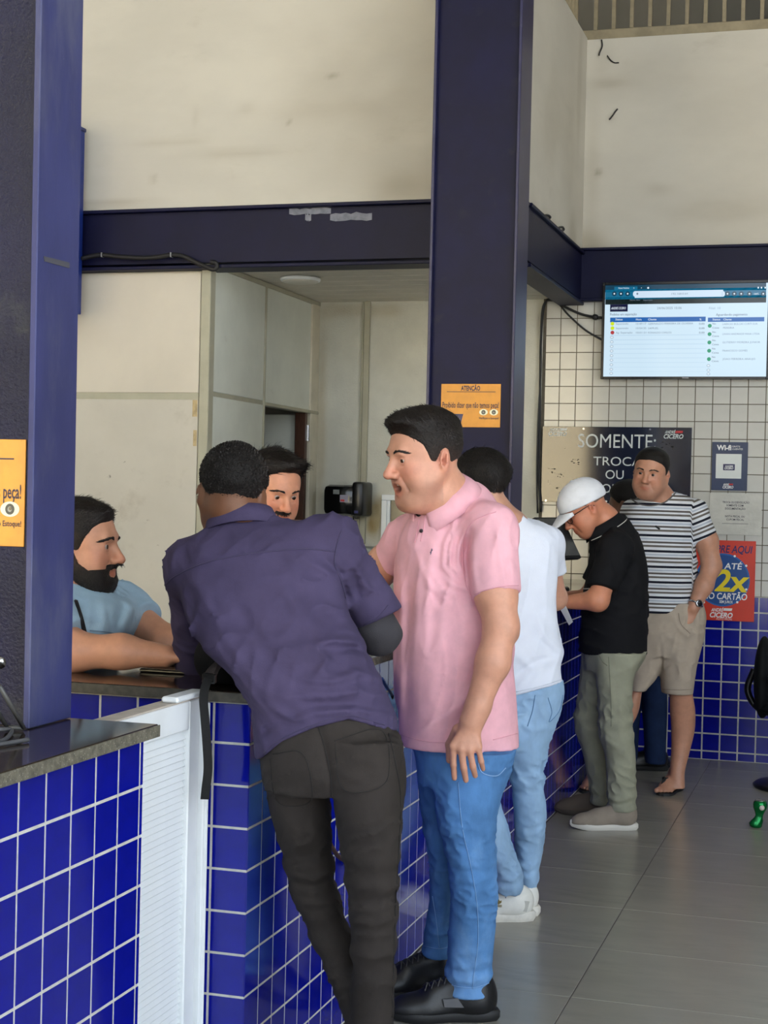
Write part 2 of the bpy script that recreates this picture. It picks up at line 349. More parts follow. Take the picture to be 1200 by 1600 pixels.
for (x0, x1, y0, y1, sk) in ((452, 517, 326, 334, 3), (516, 581, 334, 343, 4), (477, 486, 335, 345, 2)):     # paint scraped off the beam
    a = on(x0, y0, 1, FY-.011); b = on(x1, y1, 1, FY-.011)
    P = []
    for k in range(9): P.append((a[0]+(b[0]-a[0])*k/8, a[2]+random.uniform(-.006, .006)))
    for k in range(8, -1, -1): P.append((a[0]+(b[0]-a[0])*k/8, b[2]+random.uniform(-.006, .006)))
    MB().slab(P, (0, FY-.0105, 0), (1, 0, 0), (0, 0, 1), (0, -1, 0), .0008).build('scrape', scr, t1)
# recess ceiling of PVC boards
ceiling = mesh('ceiling', *(lambda m: (m.V, m.F))(MB().box((-4.6, FY+.12, 2.735), (SX-.12, BY, 2.75))), GROUT_D, kind='structure')
ny = 9
for k in range(ny):
    y0 = FY+.12+(BY-FY-.12)*k/ny; y1 = FY+.12+(BY-FY-.12)*(k+1)/ny
    MB().box((-3.3, y0+.003, 2.712), (SX-.121, y1-.003, 2.735), .003).build('board', CEIL, ceiling)
# partition on the left of the recess
PX = -3.3
part = empty('wall_partition', (PX, FY+.03, 0), kind='structure')
MB().box((-8, FY+.04, 0), (PX-.03, FY+.09, 2.665)).build('core', BATTEN, part)
for (x0, x1) in ((-4.62, PX-.055), (-6.0, -4.64), (-7.9, -6.02)):
    MB().box((x0, FY+.025, .02), (x1, FY+.041, 1.985), .003).build('panel', PANEL, part)
    MB().box((x0, FY+.025, 2.02), (x1, FY+.041, 2.66), .003).build('panel', PANELU, part)
MB().box((-7.9, FY+.03, 1.985), (PX-.055, FY+.042, 2.02)).build('batten', BATTEN, part)
MB().box((PX-.05, FY+.02, 0), (PX+.004, FY+.09, 2.70), .004).build('corner_post', BATTEN, part)
ysplit = on(413, 600, 0, PX)[1]; yd1 = on(478, 645, 0, PX)[1]; ztop = on(413, 634, 0, PX)[2]
zs = on(370, 622, 0, PX)[2]
MB().box((PX-.04, FY+.09, zs+.012), (PX-.002, ysplit-.008, 2.70), .003).build('panel', PANEL2, part)
MB().box((PX-.04, FY+.09, .02), (PX-.002, ysplit-.008, zs-.012), .003).build('panel', PANEL2, part)
MB().box((PX-.04, FY+.09, zs-.012), (PX-.006, ysplit-.008, zs+.012)).build('batten', BATTEN, part)
MB().box((PX-.04, ysplit-.008, .02), (PX+.006, ysplit+.008, 2.70), .003).build('batten', BATTEN, part)
MB().box((PX-.04, ysplit+.008, ztop+.02), (PX-.002, yd1+.22, 2.70), .003).build('panel', PANEL2, part)
MB().box((PX-.04, ysplit+.008, ztop), (PX+.014, yd1+.22, ztop+.02), .003).build('batten', BATTEN, part)
MB().box((PX-.05, yd1+.06, 0), (PX+.01, BY-.004, 2.70), .003).build('end_post', M('post_cream', (214, 206, 184), .6, var=.08, vs=6), part)
MB().box((PX-.02, FY+.09, 2.685), (PX+.012, BY, 2.71), .003).build('cornice', BATTEN, part)
mesh('wall_inner', *(lambda m: (m.V, m.F))(MB().box((-5.0, FY+.1, 0), (-4.5, BY, 2.75))), M('inner_wall', (196, 194, 178), .8), kind='structure')
for px0, px1, py0, py1 in ((301, 308, 625, 651), (302, 307, 672, 697)):
    p0, p1 = on(px0, py0, 1, FY+.024), on(px1, py1, 1, FY+.024); MB().box((p0[0], FY+.0238, p1[2]), (p1[0], FY+.0252, p0[2])).build('tape', M('old_tape_%d' % px0, (186, 164, 122), .7, var=.2, vs=40), part)
# the open brown door in the partition
BROWN = M('brown_wood', (74, 44, 28), .45, var=.2, vs=20, stretch=(8, 8, 1))
dr = empty('door_1', (PX, yd1, 0), kind='structure')
MB().box((PX-.06, yd1-.03, 0), (PX+.008, yd1+.012, ztop), .003).build('jamb', BROWN, dr)
MB().box((PX-.75, yd1+.014, .01), (PX-.03, yd1+.05, ztop-.01), .003).build('leaf', PANEL2, dr)
for z in (1.83, 1.0, .3): MB().box((PX+.006, yd1-.02, z), (PX+.012, yd1+.02, z+.10), .002).tube([(PX+.012, yd1+.016, z), (PX+.012, yd1+.016, z+.1)], .007).build('hinge', CHROME, dr)
# battens, service window, grey cabinet on the back wall
bt = mesh('trim_4', *(lambda m: (m.V, m.F))(MB().box((-2.992, BY-.03, 1.2), (-2.955, BY-.003, 2.712), .004).tube([(-3.0, BY-.02, 1.2), (-3.0, BY-.02, 2.71)], .006)), BATTEN, kind='structure')
win = empty('window_1', (-2.6, BY-.01, 1.3), kind='structure')
zw = 1.475
for a, b in (((-2.85, BY-.03, .9), (-2.815, BY-.003, zw)), ((-2.85, BY-.03, zw), (-2.3, BY-.003, zw+.035)), ((-2.335, BY-.03, .9), (-2.3, BY-.003, zw)), ((-2.815, BY-.022, .9), (-2.795, BY-.003, zw-.0)), ((-2.85, BY-.03, .88), (-2.3, BY-.003, .9))):
    MB().box(a, b, .003).build('frame', WHITE_P, win)
MB().box((-2.8, BY-.012, .9), (-2.33, BY-.006, zw)).build('pane', M('dark_pane', (40, 46, 42), .15), win)
st_ = M('damp_stain', (150, 130, 84), .9, var=.4, vs=12, dirt=[((92, 74, 38), 9, .5, .7, .8)])

# steel columns (H section, web towards the camera)
def hcol(xr, xl, y0, y1, z0, z1, web_mat, fl_mat):
    o = empty('column', ((xl+xr)/2, (y0+y1)/2, z0), kind='structure')
    MB().box((xr-.014, y0, z0), (xr, y1, z1), .002).build('flange', fl_mat, o)
    MB().box((xl, y0, z0), (xl+.014, y1, z1), .002).build('flange', fl_mat, o)
    MB().box((xl+.014, y0+.03, z0), (xr-.014, y0+.045, z1)).build('web', web_mat, o)
    return o
NAVY_WEB2 = M('navy_web_worn', (10, 11, 48), .5, spec=.25, var=.2, vs=5, dirt=[((40, 42, 48), 9, .58, .75, .35)], bump=.05, bs=40)
col1 = hcol(-1.53, -1.98, 2.705, 2.875, 1.0285, ROOF_Z, NAVY_WEB, NAVY_W)
xl2 = on(668, 600, 1, 7.0)[0]
tq = [on(x, y, 0, -1.5298) for x, y in ((71, 401), (111, 411), (111, 420), (72, 409))]; mesh('tape', tq+[p_+[.0012, 0, 0] for p_ in tq], [(0, 1, 2, 3), (7, 6, 5, 4), (0, 4, 5, 1), (1, 5, 6, 2), (2, 6, 7, 3), (3, 7, 4, 0)], M('grey_tape', (70, 70, 78), .6), col1)
col1.rotation_euler[1] = -.0047
col2 = hcol(-1.52, xl2, 6.98, 7.22, 1.0285, ROOF_Z, NAVY_WEB2, M('navy_flange', (30, 30, 70), .4, var=.12, vs=6, dirt=[((90, 92, 110), 9, .6, .75, .3)]))

# ---------------------------------------------------------------- counters
RZ = [.003+.1*k for k in range(10)]+[1.0]
FXC = -1.366
c1 = empty('tiled_counter', (-1.65, 2.0, 0), 'near blue tiled counter with white grout, below the left steel column', 'counter')
MB().box((-1.95, .4, 0), (FXC, 2.868, 1.0)).build('body', GROUT_W, c1)
us = sorted([2.857-.0945*k for k in range(0, 26)]+[2.874])
lay_tiles(c1, (FXC, 0, 0), (0, 1, 0), (0, 0, 1), us, RZ, BLUE_T, .006, 280)
k1 = empty('granite_countertop', (-1.65, 2.0, 1.0), 'dark polished stone countertop with rough chipped edge under the left steel column', 'countertop')
MB().box((-1.99, .35, 1.002), (-1.338, 2.884, 1.028), .003).build('slab', GRAN, k1)
MB().box((-1.3385, .35, 1.003), (-1.335, 2.884, 1.0265), .001).build('edge', GRAN_E, k1)
c2 = empty('tiled_counter', (-1.63, 5.0, 0), 'long blue tiled counter running back to the far wall past the gate', 'counter')
MB().box((-1.90, 3.447, 0), (FXC, BY-.02, 1.0)).build('body', GROUT_W, c2)
lay_tiles(c2, (FXC, 0, 0), (0, 1, 0), (0, 0, 1), [3.4415]+[3.446+.0945*k for k in range(1, 63)], RZ, BLUE_T, .006, 245)
lay_tiles(c2, (0, 3.447, 0), (1, 0, 0), (0, 0, 1), [-1.857, -1.757, -1.657, -1.557, -1.4575, -1.3605], RZ, BLUE_T, .006, 60)
k2 = empty('granite_countertop', (-1.63, 5.0, 1.0), 'dark polished stone countertop the leaning customers rest their arms on', 'countertop')
MB().box((-1.96, 3.425, 1.002), (-1.346, BY-.02, 1.028), .003).build('slab', GRAN, k2)
MB().box((-1.347, 3.425, 1.003), (-1.343, BY-.02, 1.0265), .001).build('edge', GRAN_E, k2)
MB().box((-1.96, 3.421, 1.003), (-1.343, 3.4255, 1.0265), .001).build('edge', M('edge_dark', (70, 66, 58), .6, var=.3, vs=60), k2)

# ---------------------------------------------------------------- louvred gate
GX = -1.475
g = empty('louvred_gate', (GX-.02, 3.16, 0), 'white louvred half gate closing the gap between the two counters', 'gate')
MB().box((GX-.036, 2.82, .06), (GX, 2.90, 1.012), .003).build('stile', WHITE_P, g)
MB().box((GX-.036, 3.345, .06), (GX, 3.405, 1.012), .003).build('stile', WHITE_P, g)
MB().box((GX-.036, 2.90, .945), (GX, 3.345, 1.012), .003).build('rail', WHITE_P, g)
MB().box((GX-.036, 2.90, .06), (GX, 3.345, .13), .003).build('rail', WHITE_P, g)
MB().box((GX-.046, 2.82, 1.0122), (GX+.001, 3.405, 1.0165), .001).build('top_cap', DUSTY, g, label='dusty grey top edge')
nsl = 51; sm = MB().box((-.0022, -.222, -.0125), (.0022, .222, .0125), .001)
sme = bpy.data.meshes.new('slat'); sme.from_pydata(sm.V, [], sm.F); sme.materials.append(WHITE_P)
for k in range(nsl):
    o = bpy.data.objects.new('slat', sme); C.objects.link(o); o.parent = g
    o.location = Vector((GX-.016, 3.1225, .142+.0157*k+.006)) - g.location; o.rotation_euler = (0, math.radians(-32), 0)
MB().box((GX-.05, 3.408, 0), (GX+.012, 3.42, 1.014), .003).box((GX-.02, 3.4165, 0), (-1.4565, 3.4235, 1.0), .002).build('post', WHITE_P, g)
MB().box((GX-.03, 3.25, 1.018), (GX+.012, 3.42, 1.031), .004).build('latch_bar', WHITE_P, g)
# ---------------------------------------------------------------- smooth-solid modelling (numpy)
def nrm(v): v = np.asarray(v, float); return v/(np.linalg.norm(v)+1e-12)
def smax(a, b, k):
    h = np.clip(.5+.5*(a-b)/k, 0, 1); return b*(1-h)+a*h+k*h*(1-h)
class Prim:
    __slots__ = ('f', 'lo', 'hi', 'k', 'op')
    def __init__(s, f, lo, hi, k=.02, op='u'): s.f = f; s.lo = np.asarray(lo, float); s.hi = np.asarray(hi, float); s.k = k; s.op = op
def rc(a, b, r1, r2=None, k=.02, op='u', cuts=(), flat=None):
    """tapered capsule; cuts = planes (point, normal) that trim it; flat=(axis, factor) thins it along an axis"""
    a = np.asarray(a, float); b = np.asarray(b, float); r2 = r1 if r2 is None else r2; ab = b-a; L2 = ab@ab+1e-12; R = max(r1, r2)
    def f(P):
        Q = P-a
        if flat is not None:
            ax, fac = flat; Q = Q+np.outer(Q@ax, ax)*(fac-1)
        t = np.clip(Q@ab/L2, 0, 1); D = Q-t[:, None]*ab
        d = np.sqrt((D*D).sum(1))-(r1+t*(r2-r1))
        for p, n in cuts: d = smax(d, (P-p)@n, .008)
        return d
    return Prim(f, np.minimum(a, b)-R, np.maximum(a, b)+R, k, op)
def chain(pts, rs, k=.02, **kw): return [rc(pts[i], pts[i+1], rs[i], rs[i+1], k, **kw) for i in range(len(pts)-1)]
def ell(c, R, r, k=.02, op='u', cuts=()):
    c = np.asarray(c, float); R = np.asarray(R, float); r = np.asarray(r, float); m = r.max()
    def f(P):
        q = (P-c)@R; k0 = np.sqrt(((q/r)**2).sum(1)); k1 = np.sqrt(((q/r**2)**2).sum(1))+1e-9
        d = k0*(k0-1)/k1
        d = np.where(k0 < .05, -r.min(), d)
        for p, n in cuts: d = np.maximum(d, (P-p)@n)
        return d
    return Prim(f, c-m, c+m, k, op)
def stack(rows, D, k=.03, op='u', cuts=(), n=2.2, rot=0.0):
    """cross-sections: (py, left px, right px, half depth, extra distance); one ellipse per level, joined smoothly"""
    zs, cs, ws, ts = [], [], [], []
    for r in rows:
        py, l, rr = r[:3]; dd = r[4] if len(r) > 4 else 0.0; d = D+dd
        c = at((l+rr)/2, py, d); wd = (rr-l)/2/FPX*d; t = r[3] if len(r) > 3 and r[3] else wd
        zs.append(c[2]); cs.append(c); ws.append(wd); ts.append(t)
    o = np.argsort(zs); A = np.column_stack([np.array(zs)[o], np.array(cs)[o][:, :2], np.array(ws)[o], np.array(ts)[o]])
    B = np.array(curve_pts(list(A), 6)); B = B[np.argsort(B[:, 0])]
    z0, z1 = A[0, 0], A[-1, 0]; m = max(A[:, 3].max(), A[:, 4].max())
    ca, sa = math.cos(rot), math.sin(rot); ux = HR[:2]*ca+HF[:2]*sa; vx = -HR[:2]*sa+HF[:2]*ca
    def f(P):
        z = np.clip(P[:, 2], z0, z1)
        cx = np.interp(z, B[:, 0], B[:, 1]); cy = np.interp(z, B[:, 0], B[:, 2]); w_ = np.interp(z, B[:, 0], B[:, 3]); t_ = np.interp(z, B[:, 0], B[:, 4])
        x = P[:, 0]-cx; y = P[:, 1]-cy; u = x*ux[0]+y*ux[1]; v = x*vx[0]+y*vx[1]
        a = np.abs(u/w_); b = np.abs(v/t_)
        k0 = (a**n+b**n)**(1/n); k1 = np.sqrt((u/w_**2)**2+(v/t_**2)**2)+1e-9
        d = np.where(k0 < .05, -np.minimum(w_, t_), k0*(k0-1)/k1)
        dz = np.maximum(P[:, 2]-z1, z0-P[:, 2])
        d = np.where(dz > 0, np.sqrt(np.maximum(d, 0)**2+dz**2), np.maximum(d, dz))
        for p, nn in cuts: d = smax(d, (P-p)@nn, .012)
        return d
    lo = np.array([A[:, 1].min()-m, A[:, 2].min()-m, z0]); hi = np.array([A[:, 1].max()+m, A[:, 2].max()+m, z1])
    return Prim(f, lo, hi, k, op)
def sdf(prims, P, margin):
    d = np.full(len(P), 1e3)
    for p in prims:
        mk = np.all((P > p.lo-margin) & (P < p.hi+margin), axis=1)
        if not mk.any(): continue
        ix = np.nonzero(mk)[0]; e = p.f(P[ix]); c = d[ix]; k = max(p.k, 1e-5)
        if p.op == 'u':
            h = np.clip(.5+.5*(e-c)/k, 0, 1); d[ix] = c*h+e*(1-h)-k*h*(1-h); d[ix] = np.where(c > 900, e, d[ix])
        elif p.op == 's':
            h = np.clip(.5-.5*(c+e)/k, 0, 1); d[ix] = c*(1-h)+(-e)*h+k*h*(1-h)
        else:
            h = np.clip(.5-.5*(e-c)/k, 0, 1); d[ix] = e*(1-h)+c*h+k*h*(1-h)
    return d
def solid(prims, h, post=None, margin=None, B=4, zcuts=(), smooth_it=1):
    """surface-net mesh of the blended primitives at cell size h"""
    U = [p for p in prims if p.op == 'u']
    lo = np.min([p.lo for p in U], 0)-3*h; hi = np.max([p.hi for p in U], 0)+3*h
    n = np.maximum(2, np.ceil((hi-lo)/h/B).astype(int))
    margin = margin or max(.06, 8*h)
    def ev(P):
        d = sdf(prims, P, margin)
        if post is not None:
            nearm = np.abs(d) < .05
            if nearm.any(): d[nearm] = post(P[nearm], d[nearm])
        return d
    ax = [lo[i]+h*B*(np.arange(n[i])+.5) for i in range(3)]
    Pc = np.stack(np.meshgrid(*ax, indexing='ij'), -1).reshape(-1, 3)
    dc = sdf(prims, Pc, margin).reshape(n)
    act = np.abs(dc) < h*B*1.25+.02
    G = np.repeat(np.repeat(np.repeat(np.where(dc < 0, -1.0, 1.0), B, 0), B, 1), B, 2).astype(np.float32)
    ai = np.argwhere(act)
    off = np.stack(np.meshgrid(*[np.arange(B)]*3, indexing='ij'), -1).reshape(-1, 3)
    for s in range(0, len(ai), 6000):
        idx = (ai[s:s+6000, None, :]*B+off[None]).reshape(-1, 3)
        G[idx[:, 0], idx[:, 1], idx[:, 2]] = ev(lo+h*(idx+.5))
    # close the border
    G[0] = G[-1] = 1; G[:, 0] = G[:, -1] = 1; G[:, :, 0] = G[:, :, -1] = 1
    I = G < 0
    c8 = [I[i:I.shape[0]-1+i, j:I.shape[1]-1+j, k_:I.shape[2]-1+k_] for i in (0, 1) for j in (0, 1) for k_ in (0, 1)]
    sm = np.zeros(c8[0].shape, np.int8)
    for c in c8: sm += c
    mixed = (sm > 0) & (sm < 8)
    cell = np.argwhere(mixed); vid = np.full(mixed.shape, -1, np.int64); vid[mixed] = np.arange(len(cell))
    cr = [(i, j, k_) for i in (0, 1) for j in (0, 1) for k_ in (0, 1)]
    val = np.stack([G[cell[:, 0]+a, cell[:, 1]+b, cell[:, 2]+c] for a, b, c in cr], 1)
    acc = np.zeros((len(cell), 3)); cnt = np.zeros(len(cell))
    for i in range(8):
        for j in range(i+1, 8):
            df = np.abs(np.array(cr[i])-np.array(cr[j]))
            if df.sum() != 1: continue
            a, b = val[:, i], val[:, j]; x = (a < 0) != (b < 0)
            t = np.where(x, a/(a-b+1e-12), 0); p = np.array(cr[i])+t[:, None]*(np.array(cr[j])-np.array(cr[i]))
            acc[x] += p[x]; cnt[x] += 1
    V = lo+h*(cell+acc/cnt[:, None]+.5)
    F = []
    for axn in range(3):
        o1, o2 = (axn+1) % 3, (axn+2) % 3
        A = I; sl0 = [slice(None)]*3; sl1 = [slice(None)]*3; sl0[axn] = slice(0, -1); sl1[axn] = slice(1, None)
        ch = np.argwhere(A[tuple(sl0)] != A[tuple(sl1)])
        ch = ch[(ch[:, o1] > 0) & (ch[:, o2] > 0) & (ch[:, o1] < A.shape[o1]-1) & (ch[:, o2] < A.shape[o2]-1)]
        ins = A[ch[:, 0], ch[:, 1], ch[:, 2]]
        def cid(d1, d2):
            q = ch.copy(); q[:, o1] -= d1; q[:, o2] -= d2; return vid[q[:, 0], q[:, 1], q[:, 2]]
        q = np.stack([cid(1, 1), cid(0, 1), cid(0, 0), cid(1, 0)], 1)
        q[~ins] = q[~ins][:, ::-1]
        F.append(q)
    F = np.concatenate(F); F = F[(F >= 0).all(1)]
    for _ in range(smooth_it):            # light relaxation along the quad edges
        S = np.zeros_like(V); N_ = np.zeros(len(V))
        for a in range(4):
            i, j = F[:, a], F[:, (a+1) % 4]
            for c in range(3): S[:, c] += np.bincount(i, V[j, c], len(V))+np.bincount(j, V[i, c], len(V))
            N_ += np.bincount(i, minlength=len(V))+np.bincount(j, minlength=len(V))
        V = V*.5+.5*S/np.maximum(N_, 1)[:, None]
    return V, F
def islands_keep(V, F, minshare=.02):
    """drop crumbs that are not joined to the main surface"""
    lab = np.arange(len(V))
    for _ in range(200):
        m = lab[F].min(1); new = lab.copy()
        for a in range(4): np.minimum.at(new, F[:, a], m)
        new = new[new]
        if (new == lab).all(): break
        lab = new
    u, c = np.unique(lab, return_counts=True); big = set(u[c > minshare*len(V)])
    keepv = np.array([l in big for l in u])[np.searchsorted(u, lab)]
    F2 = F[keepv[F].all(1)]; mp = np.cumsum(keepv)-1
    return V[keepv], mp[F2]
def wob(P, freq, seed, n=5, aniso=(1, 1, 1)):
    r = np.random.RandomState(seed); d = np.zeros(len(P)); A = np.array(aniso)
    for i in range(n):
        k = r.normal(size=3); k = k/np.linalg.norm(k)*A*freq*(.6+.9*r.rand()); d += np.sin(P@k+r.rand()*6.28)
    return d/n
def pix(P):
    D = P-EYE; z = D@FW; return 600+FPX*(D@RT)/z, 800-FPX*(D@UP)/z, z
def folds(fl, D, near=.0):
    """cloth folds: each (pixel polyline, height m, half width px) raises (or sinks) the side nearer than D+near"""
    def post(P, d):
        x, y, z = pix(P); m = z < D+near; Q = np.column_stack([x, y]); add = np.zeros(len(P))
        for pts, amp, wd in fl:
            pts = np.array(pts, float); best = np.full(len(P), 1e9); tot = np.linalg.norm(np.diff(pts, axis=0), axis=1); L = tot.sum(); run = 0; fade = np.zeros(len(P))
            for i in range(len(pts)-1):
                a, b = pts[i], pts[i+1]; ab = b-a; t = np.clip((Q-a)@ab/(ab@ab+1e-9), 0, 1); e = np.sqrt((((Q-a)-t[:, None]*ab)**2).sum(1))
                s = (run+t*tot[i])/L; up = e < best; best = np.where(up, e, best); fade = np.where(up, np.sin(np.pi*np.clip(.12+.76*s, 0, 1)), fade); run += tot[i]
            add += amp*fade*np.exp(-(best/wd)**2)
        return d-np.where(m, add, 0)
    return post
def posts(*fs):
    def post(P, d):
        for f in fs: d = f(P, d)
        return d
    return post
def wrinkle(amp, freq, seed, aniso=(1, 1, 1)):
    return lambda P, d: d-amp*wob(P, freq, seed, 6, aniso)
def creases(amp, freq, seed, aniso=(1, 1, 1), sharp=.5):
    def f(P, d):
        r = wob(P+.02*wob(P, 14, seed+9)[:, None], freq, seed, 4, aniso); m = .5+.5*np.clip(1.6*wob(P, freq*.35, seed+3, 4), -1, 1)
        return d-amp*m*(1-2*np.abs(np.clip(r*1.8, -1, 1))**sharp)
    return f
def calm(f, pts, r0=.07, r1=.14):
    """keeps cloth smooth round its cuffs"""
    pts = [np.asarray(p, float) for p in pts]
    def g(P, d):
        m = np.min([np.sqrt(((P-p)**2).sum(1)) for p in pts], 0); k = np.clip((m-r0)/(r1-r0), 0, 1); return d+(f(P, d)-d)*k*k*(3-2*k)
    return g
def crumple(z0, sig, amp, freq, seed):
    """sideways wrinkles of cloth around height z0 (knees, ankles, elbows)"""
    return lambda P, d: d-amp*np.exp(-((P[:, 2]-z0)/sig)**2)*np.sin(P[:, 2]*freq+4*wob(P, 9, seed))
# ---------------------------------------------------------------- people
def frame(yaw, pitch=0, roll=0):
    """columns: forward, left, up. yaw 0 faces the viewer, 90 faces the left of the picture, 180 away."""
    y, p, r = map(math.radians, (yaw, pitch, roll))
    f0 = -math.cos(y)*HF-math.sin(y)*HR; up = np.array([0, 0, 1.0]); l0 = np.cross(up, f0)
    f = math.cos(p)*f0-math.sin(p)*up; u = math.sin(p)*f0+math.cos(p)*up
    l = math.cos(r)*l0+math.sin(r)*u; u2 = -math.sin(r)*l0+math.cos(r)*u
    return np.column_stack([f, l, u2])
class Head:
    def __init__(s, c, R, sc=1.0, mouth=0.0, jaw=1.0, wide=1.0, nose=1.0, chin=0.0):
        s.c = np.asarray(c, float); s.R = R; s.s = sc; s.mouth = mouth; s.jaw = jaw; s.wide = wide; s.nose = nose; s.chin = chin
    def w(s, *p): return s.c+s.s*(s.R@np.array(p, float))
    def loc(s, P): return (P-s.c)@s.R/s.s
    def E(s, c, r, k=.01, op='u', rot=None):
        R = s.R if rot is None else s.R@rot
        return ell(s.w(*c), R, np.array(r)*s.s, k*s.s, op)
    def K(s, a, b, r1, r2=None, k=.01, op='u', **kw): return rc(s.w(*a), s.w(*b), r1*s.s, (r2 if r2 is not None else r1)*s.s, k*s.s, op, **kw)
    def skull(s):
        W = s.wide
        return [s.E((-.010, 0, .045), (.098, .076*W, .084)), s.E((.022, 0, .020), (.066, .068*W, .085), .03)]
    def prims(s):
        W, J = s.wide, s.jaw; m = s.mouth
        p = s.skull()
        p += [s.E((.036, 0, -.030), (.056, .058*W, .072), .03)]
        for q in (1, -1):
            p += [s.K((-.004, .056*W*q, -.035), (.050, .030*J*q, -.083-.012*m), .020*J, .020*J, .035),
                  s.E((.056, .039*W*q, -.018), (.026, .022, .024), .02),
                  s.E((.040, .046*J*q, -.052), (.032, .020, .030), .03)]
        p += [s.K((.060, .014, -.092-.012*m), (.060, -.014, -.092-.012*m), .021*J, None, .025), s.E((.040, 0, -.088-.01*m), (.036, .036*J, .022), .03)]
        if s.chin: p += [s.E((.020, 0, -.098), (.050, .050, .030*s.chin), .03)]
        p += [s.K((.0835, .030, .030), (.0835, -.030, .030), .0125, None, .018)]                      # brow ridge
        for q in (1, -1): p += [s.E((.100, .0315*q, .007), (.017, .0185, .0125), .009, 's')]
        n = s.nose
        p += [s.K((.088, 0, .022), (.109*n, 0, -.022), .0078, .0118, .009), s.E((.110*n, 0, -.028), (.0145, .0140, .0120), .007)]
        for q in (1, -1): p += [s.E((.097*n, .0140*q, -.0315), (.0125, .0088, .0095), .005)]
        for q in (1, -1): p += [s.E((.105*n, .0070*q, -.0425), (.0075, .0038, .0055), .003, 's')]
        for q in (1, -1): p += [s.K((.090, .021*q, -.034), (.074, .037*q, -.072), .0035, .0025, .008, 's')]      # fold from nose to mouth
        for q in (1, -1):                                                                             # lids, opening, crease, pouch
            p += [s.E((.0760, .0315*q, .0080), (.0155, .0160, .0125), .005), s.K((.0945, .020*q, .0165), (.083, .046*q, .0150), .0022, .0016, .003, 's'), s.E((.0905, .0325*q, .0070), (.0105, .0140, .0039), .002, 's'),
                  s.K((.0930, .022*q, -.0075), (.081, .044*q, -.006), .0018, .0012, .004, 's')]
        z = -.060
        p += [s.E((.078, 0, z), (.018, .026, .020), .015)]
        for q in (1, -1):
            p += [s.K((.0925, .006*q, z+.005+.004*m), (.078, .026*q, z-.001), .0055, .004, .006), s.K((.091-.004*m, .005*q, z-.007-.014*m), (.077, .025*q, z-.003), .0065, .004, .006)]
        if m: p += [s.E((.094, 0, z-.005*m), (.026, .020, .0105*m), .004, 's')]
        else: p += [s.K((.099, .012, z-.0015), (.086, .026, z-.003), .0016, .001, .003, 's'), s.K((.099, -.012, z-.0015), (.086, -.026, z-.003), .0016, .001, .003, 's'), s.K((.099, .012, z-.0015), (.099, -.012, z-.0015), .0016, None, .003, 's')]
        for q in (1, -1):                                                                            # ears
            a = math.radians(22*q); rt = np.array([[math.cos(a), -math.sin(a), 0], [math.sin(a), math.cos(a), 0], [0, 0, 1.0]])
            t = math.radians(-12); ry = np.array([[math.cos(t), 0, math.sin(t)], [0, 1, 0], [-math.sin(t), 0, math.cos(t)]])
            p += [s.E((-.016, .079*W*q, .000), (.019, .0085, .031), .006, 'u', rt@ry), s.E((-.010, .074*W*q, -.024), (.010, .008, .012), .008),
                  s.E((-.013, .0885*W*q, .003), (.0115, .0075, .0215), .003, 's', rt@ry), s.E((-.008, .083*W*q, -.005), (.007, .011, .009), .003, 's'), s.E((-.018, .0875*W*q, .004), (.0045, .004, .015), .003, 'u', rt@ry)]
        return p
    def hair(s, line, thick, front=.08, sides=None, noise=.003, seed=3, h=.0035, flat=None, push=None, freq=90):
        """hair shell: grown where local z is above the hairline (x -> z); thick(x, z) = depth of hair"""
        W = s.wide; xs, zs = line
        p = [s.E((-.010, 0, .045), (.098, .0765*W, .085), .02), s.E((.022, 0, .022), (.067, .0685*W, .086), .03)]
        def f(P):
            q = s.loc(P); d = sdf(p, P, .2)/s.s
            t = thick(q)+noise*wob(q, freq, seed, 7)+noise*.6*wob(q, freq*2.3, seed+1, 7)
            if push is not None: t = t+push(q)
            zl = np.interp(q[:, 0], xs, zs)+.003*wob(q, 140, seed+5)+.002*wob(q, 420, seed+6)
            edge = np.clip((q[:, 2]-zl)/.030, 0, 1)**.6
            return np.maximum(d-t*edge-.0006, (zl-q[:, 2])*.8)*s.s
        m = .14*s.s
        return solid([Prim(f, s.c-m-.02, s.c+m+.04, .001)], h, None, .3)
    def strands(s, V, F, parent, mat, comb, L=.016, n=2600, r=.00055, lift=.35, seed=2, zmin=-1, top=None):
        """short hairs rooted on the hair surface and combed along a local direction"""
        rs = np.random.RandomState(seed); fi = rs.randint(0, len(F), n); a = V[F[fi, 0]]; b = V[F[fi, 1]]; c = V[F[fi, 2]]; e = V[F[fi, 3]]
        w_ = rs.rand(n, 2); P = (a*(1-w_[:, :1])+b*w_[:, :1])*(1-w_[:, 1:])+(e*(1-w_[:, :1])+c*w_[:, :1])*w_[:, 1:]
        N = np.cross(c-a, e-b); N /= np.linalg.norm(N, axis=1)[:, None]+1e-12
        q = s.loc(P); ok = (N*(P-s.c)).sum(1) > 0; ok &= q[:, 2] > zmin
        dl = np.array([comb(x) for x in q]); D = dl@s.R.T; D = D-N*(D*N).sum(1)[:, None]; D /= np.linalg.norm(D, axis=1)[:, None]+1e-9
        D = D+rs.normal(0, .22, (n, 3)); ln = L*s.s*(.5+rs.rand(n)); ln = ln*(top(q) if top is not None else 1)
        S = np.cross(D, N); S /= np.linalg.norm(S, axis=1)[:, None]+1e-9
        VV, FF = [], []; k = 0
        for i in np.nonzero(ok)[0]:
            p0 = P[i]-N[i]*.001; p1 = P[i]+D[i]*ln[i]*.55+N[i]*ln[i]*lift*.5; p2 = P[i]+D[i]*ln[i]+N[i]*ln[i]*lift*.45; t = S[i]*r*s.s*1.6; g = N[i]*r*s.s
            VV += [p0-t, p0+t, p1-t*.8+g, p1+t*.8+g, p2]; FF += [(k, k+1, k+3, k+2), (k+2, k+3, k+4)]; k += 5
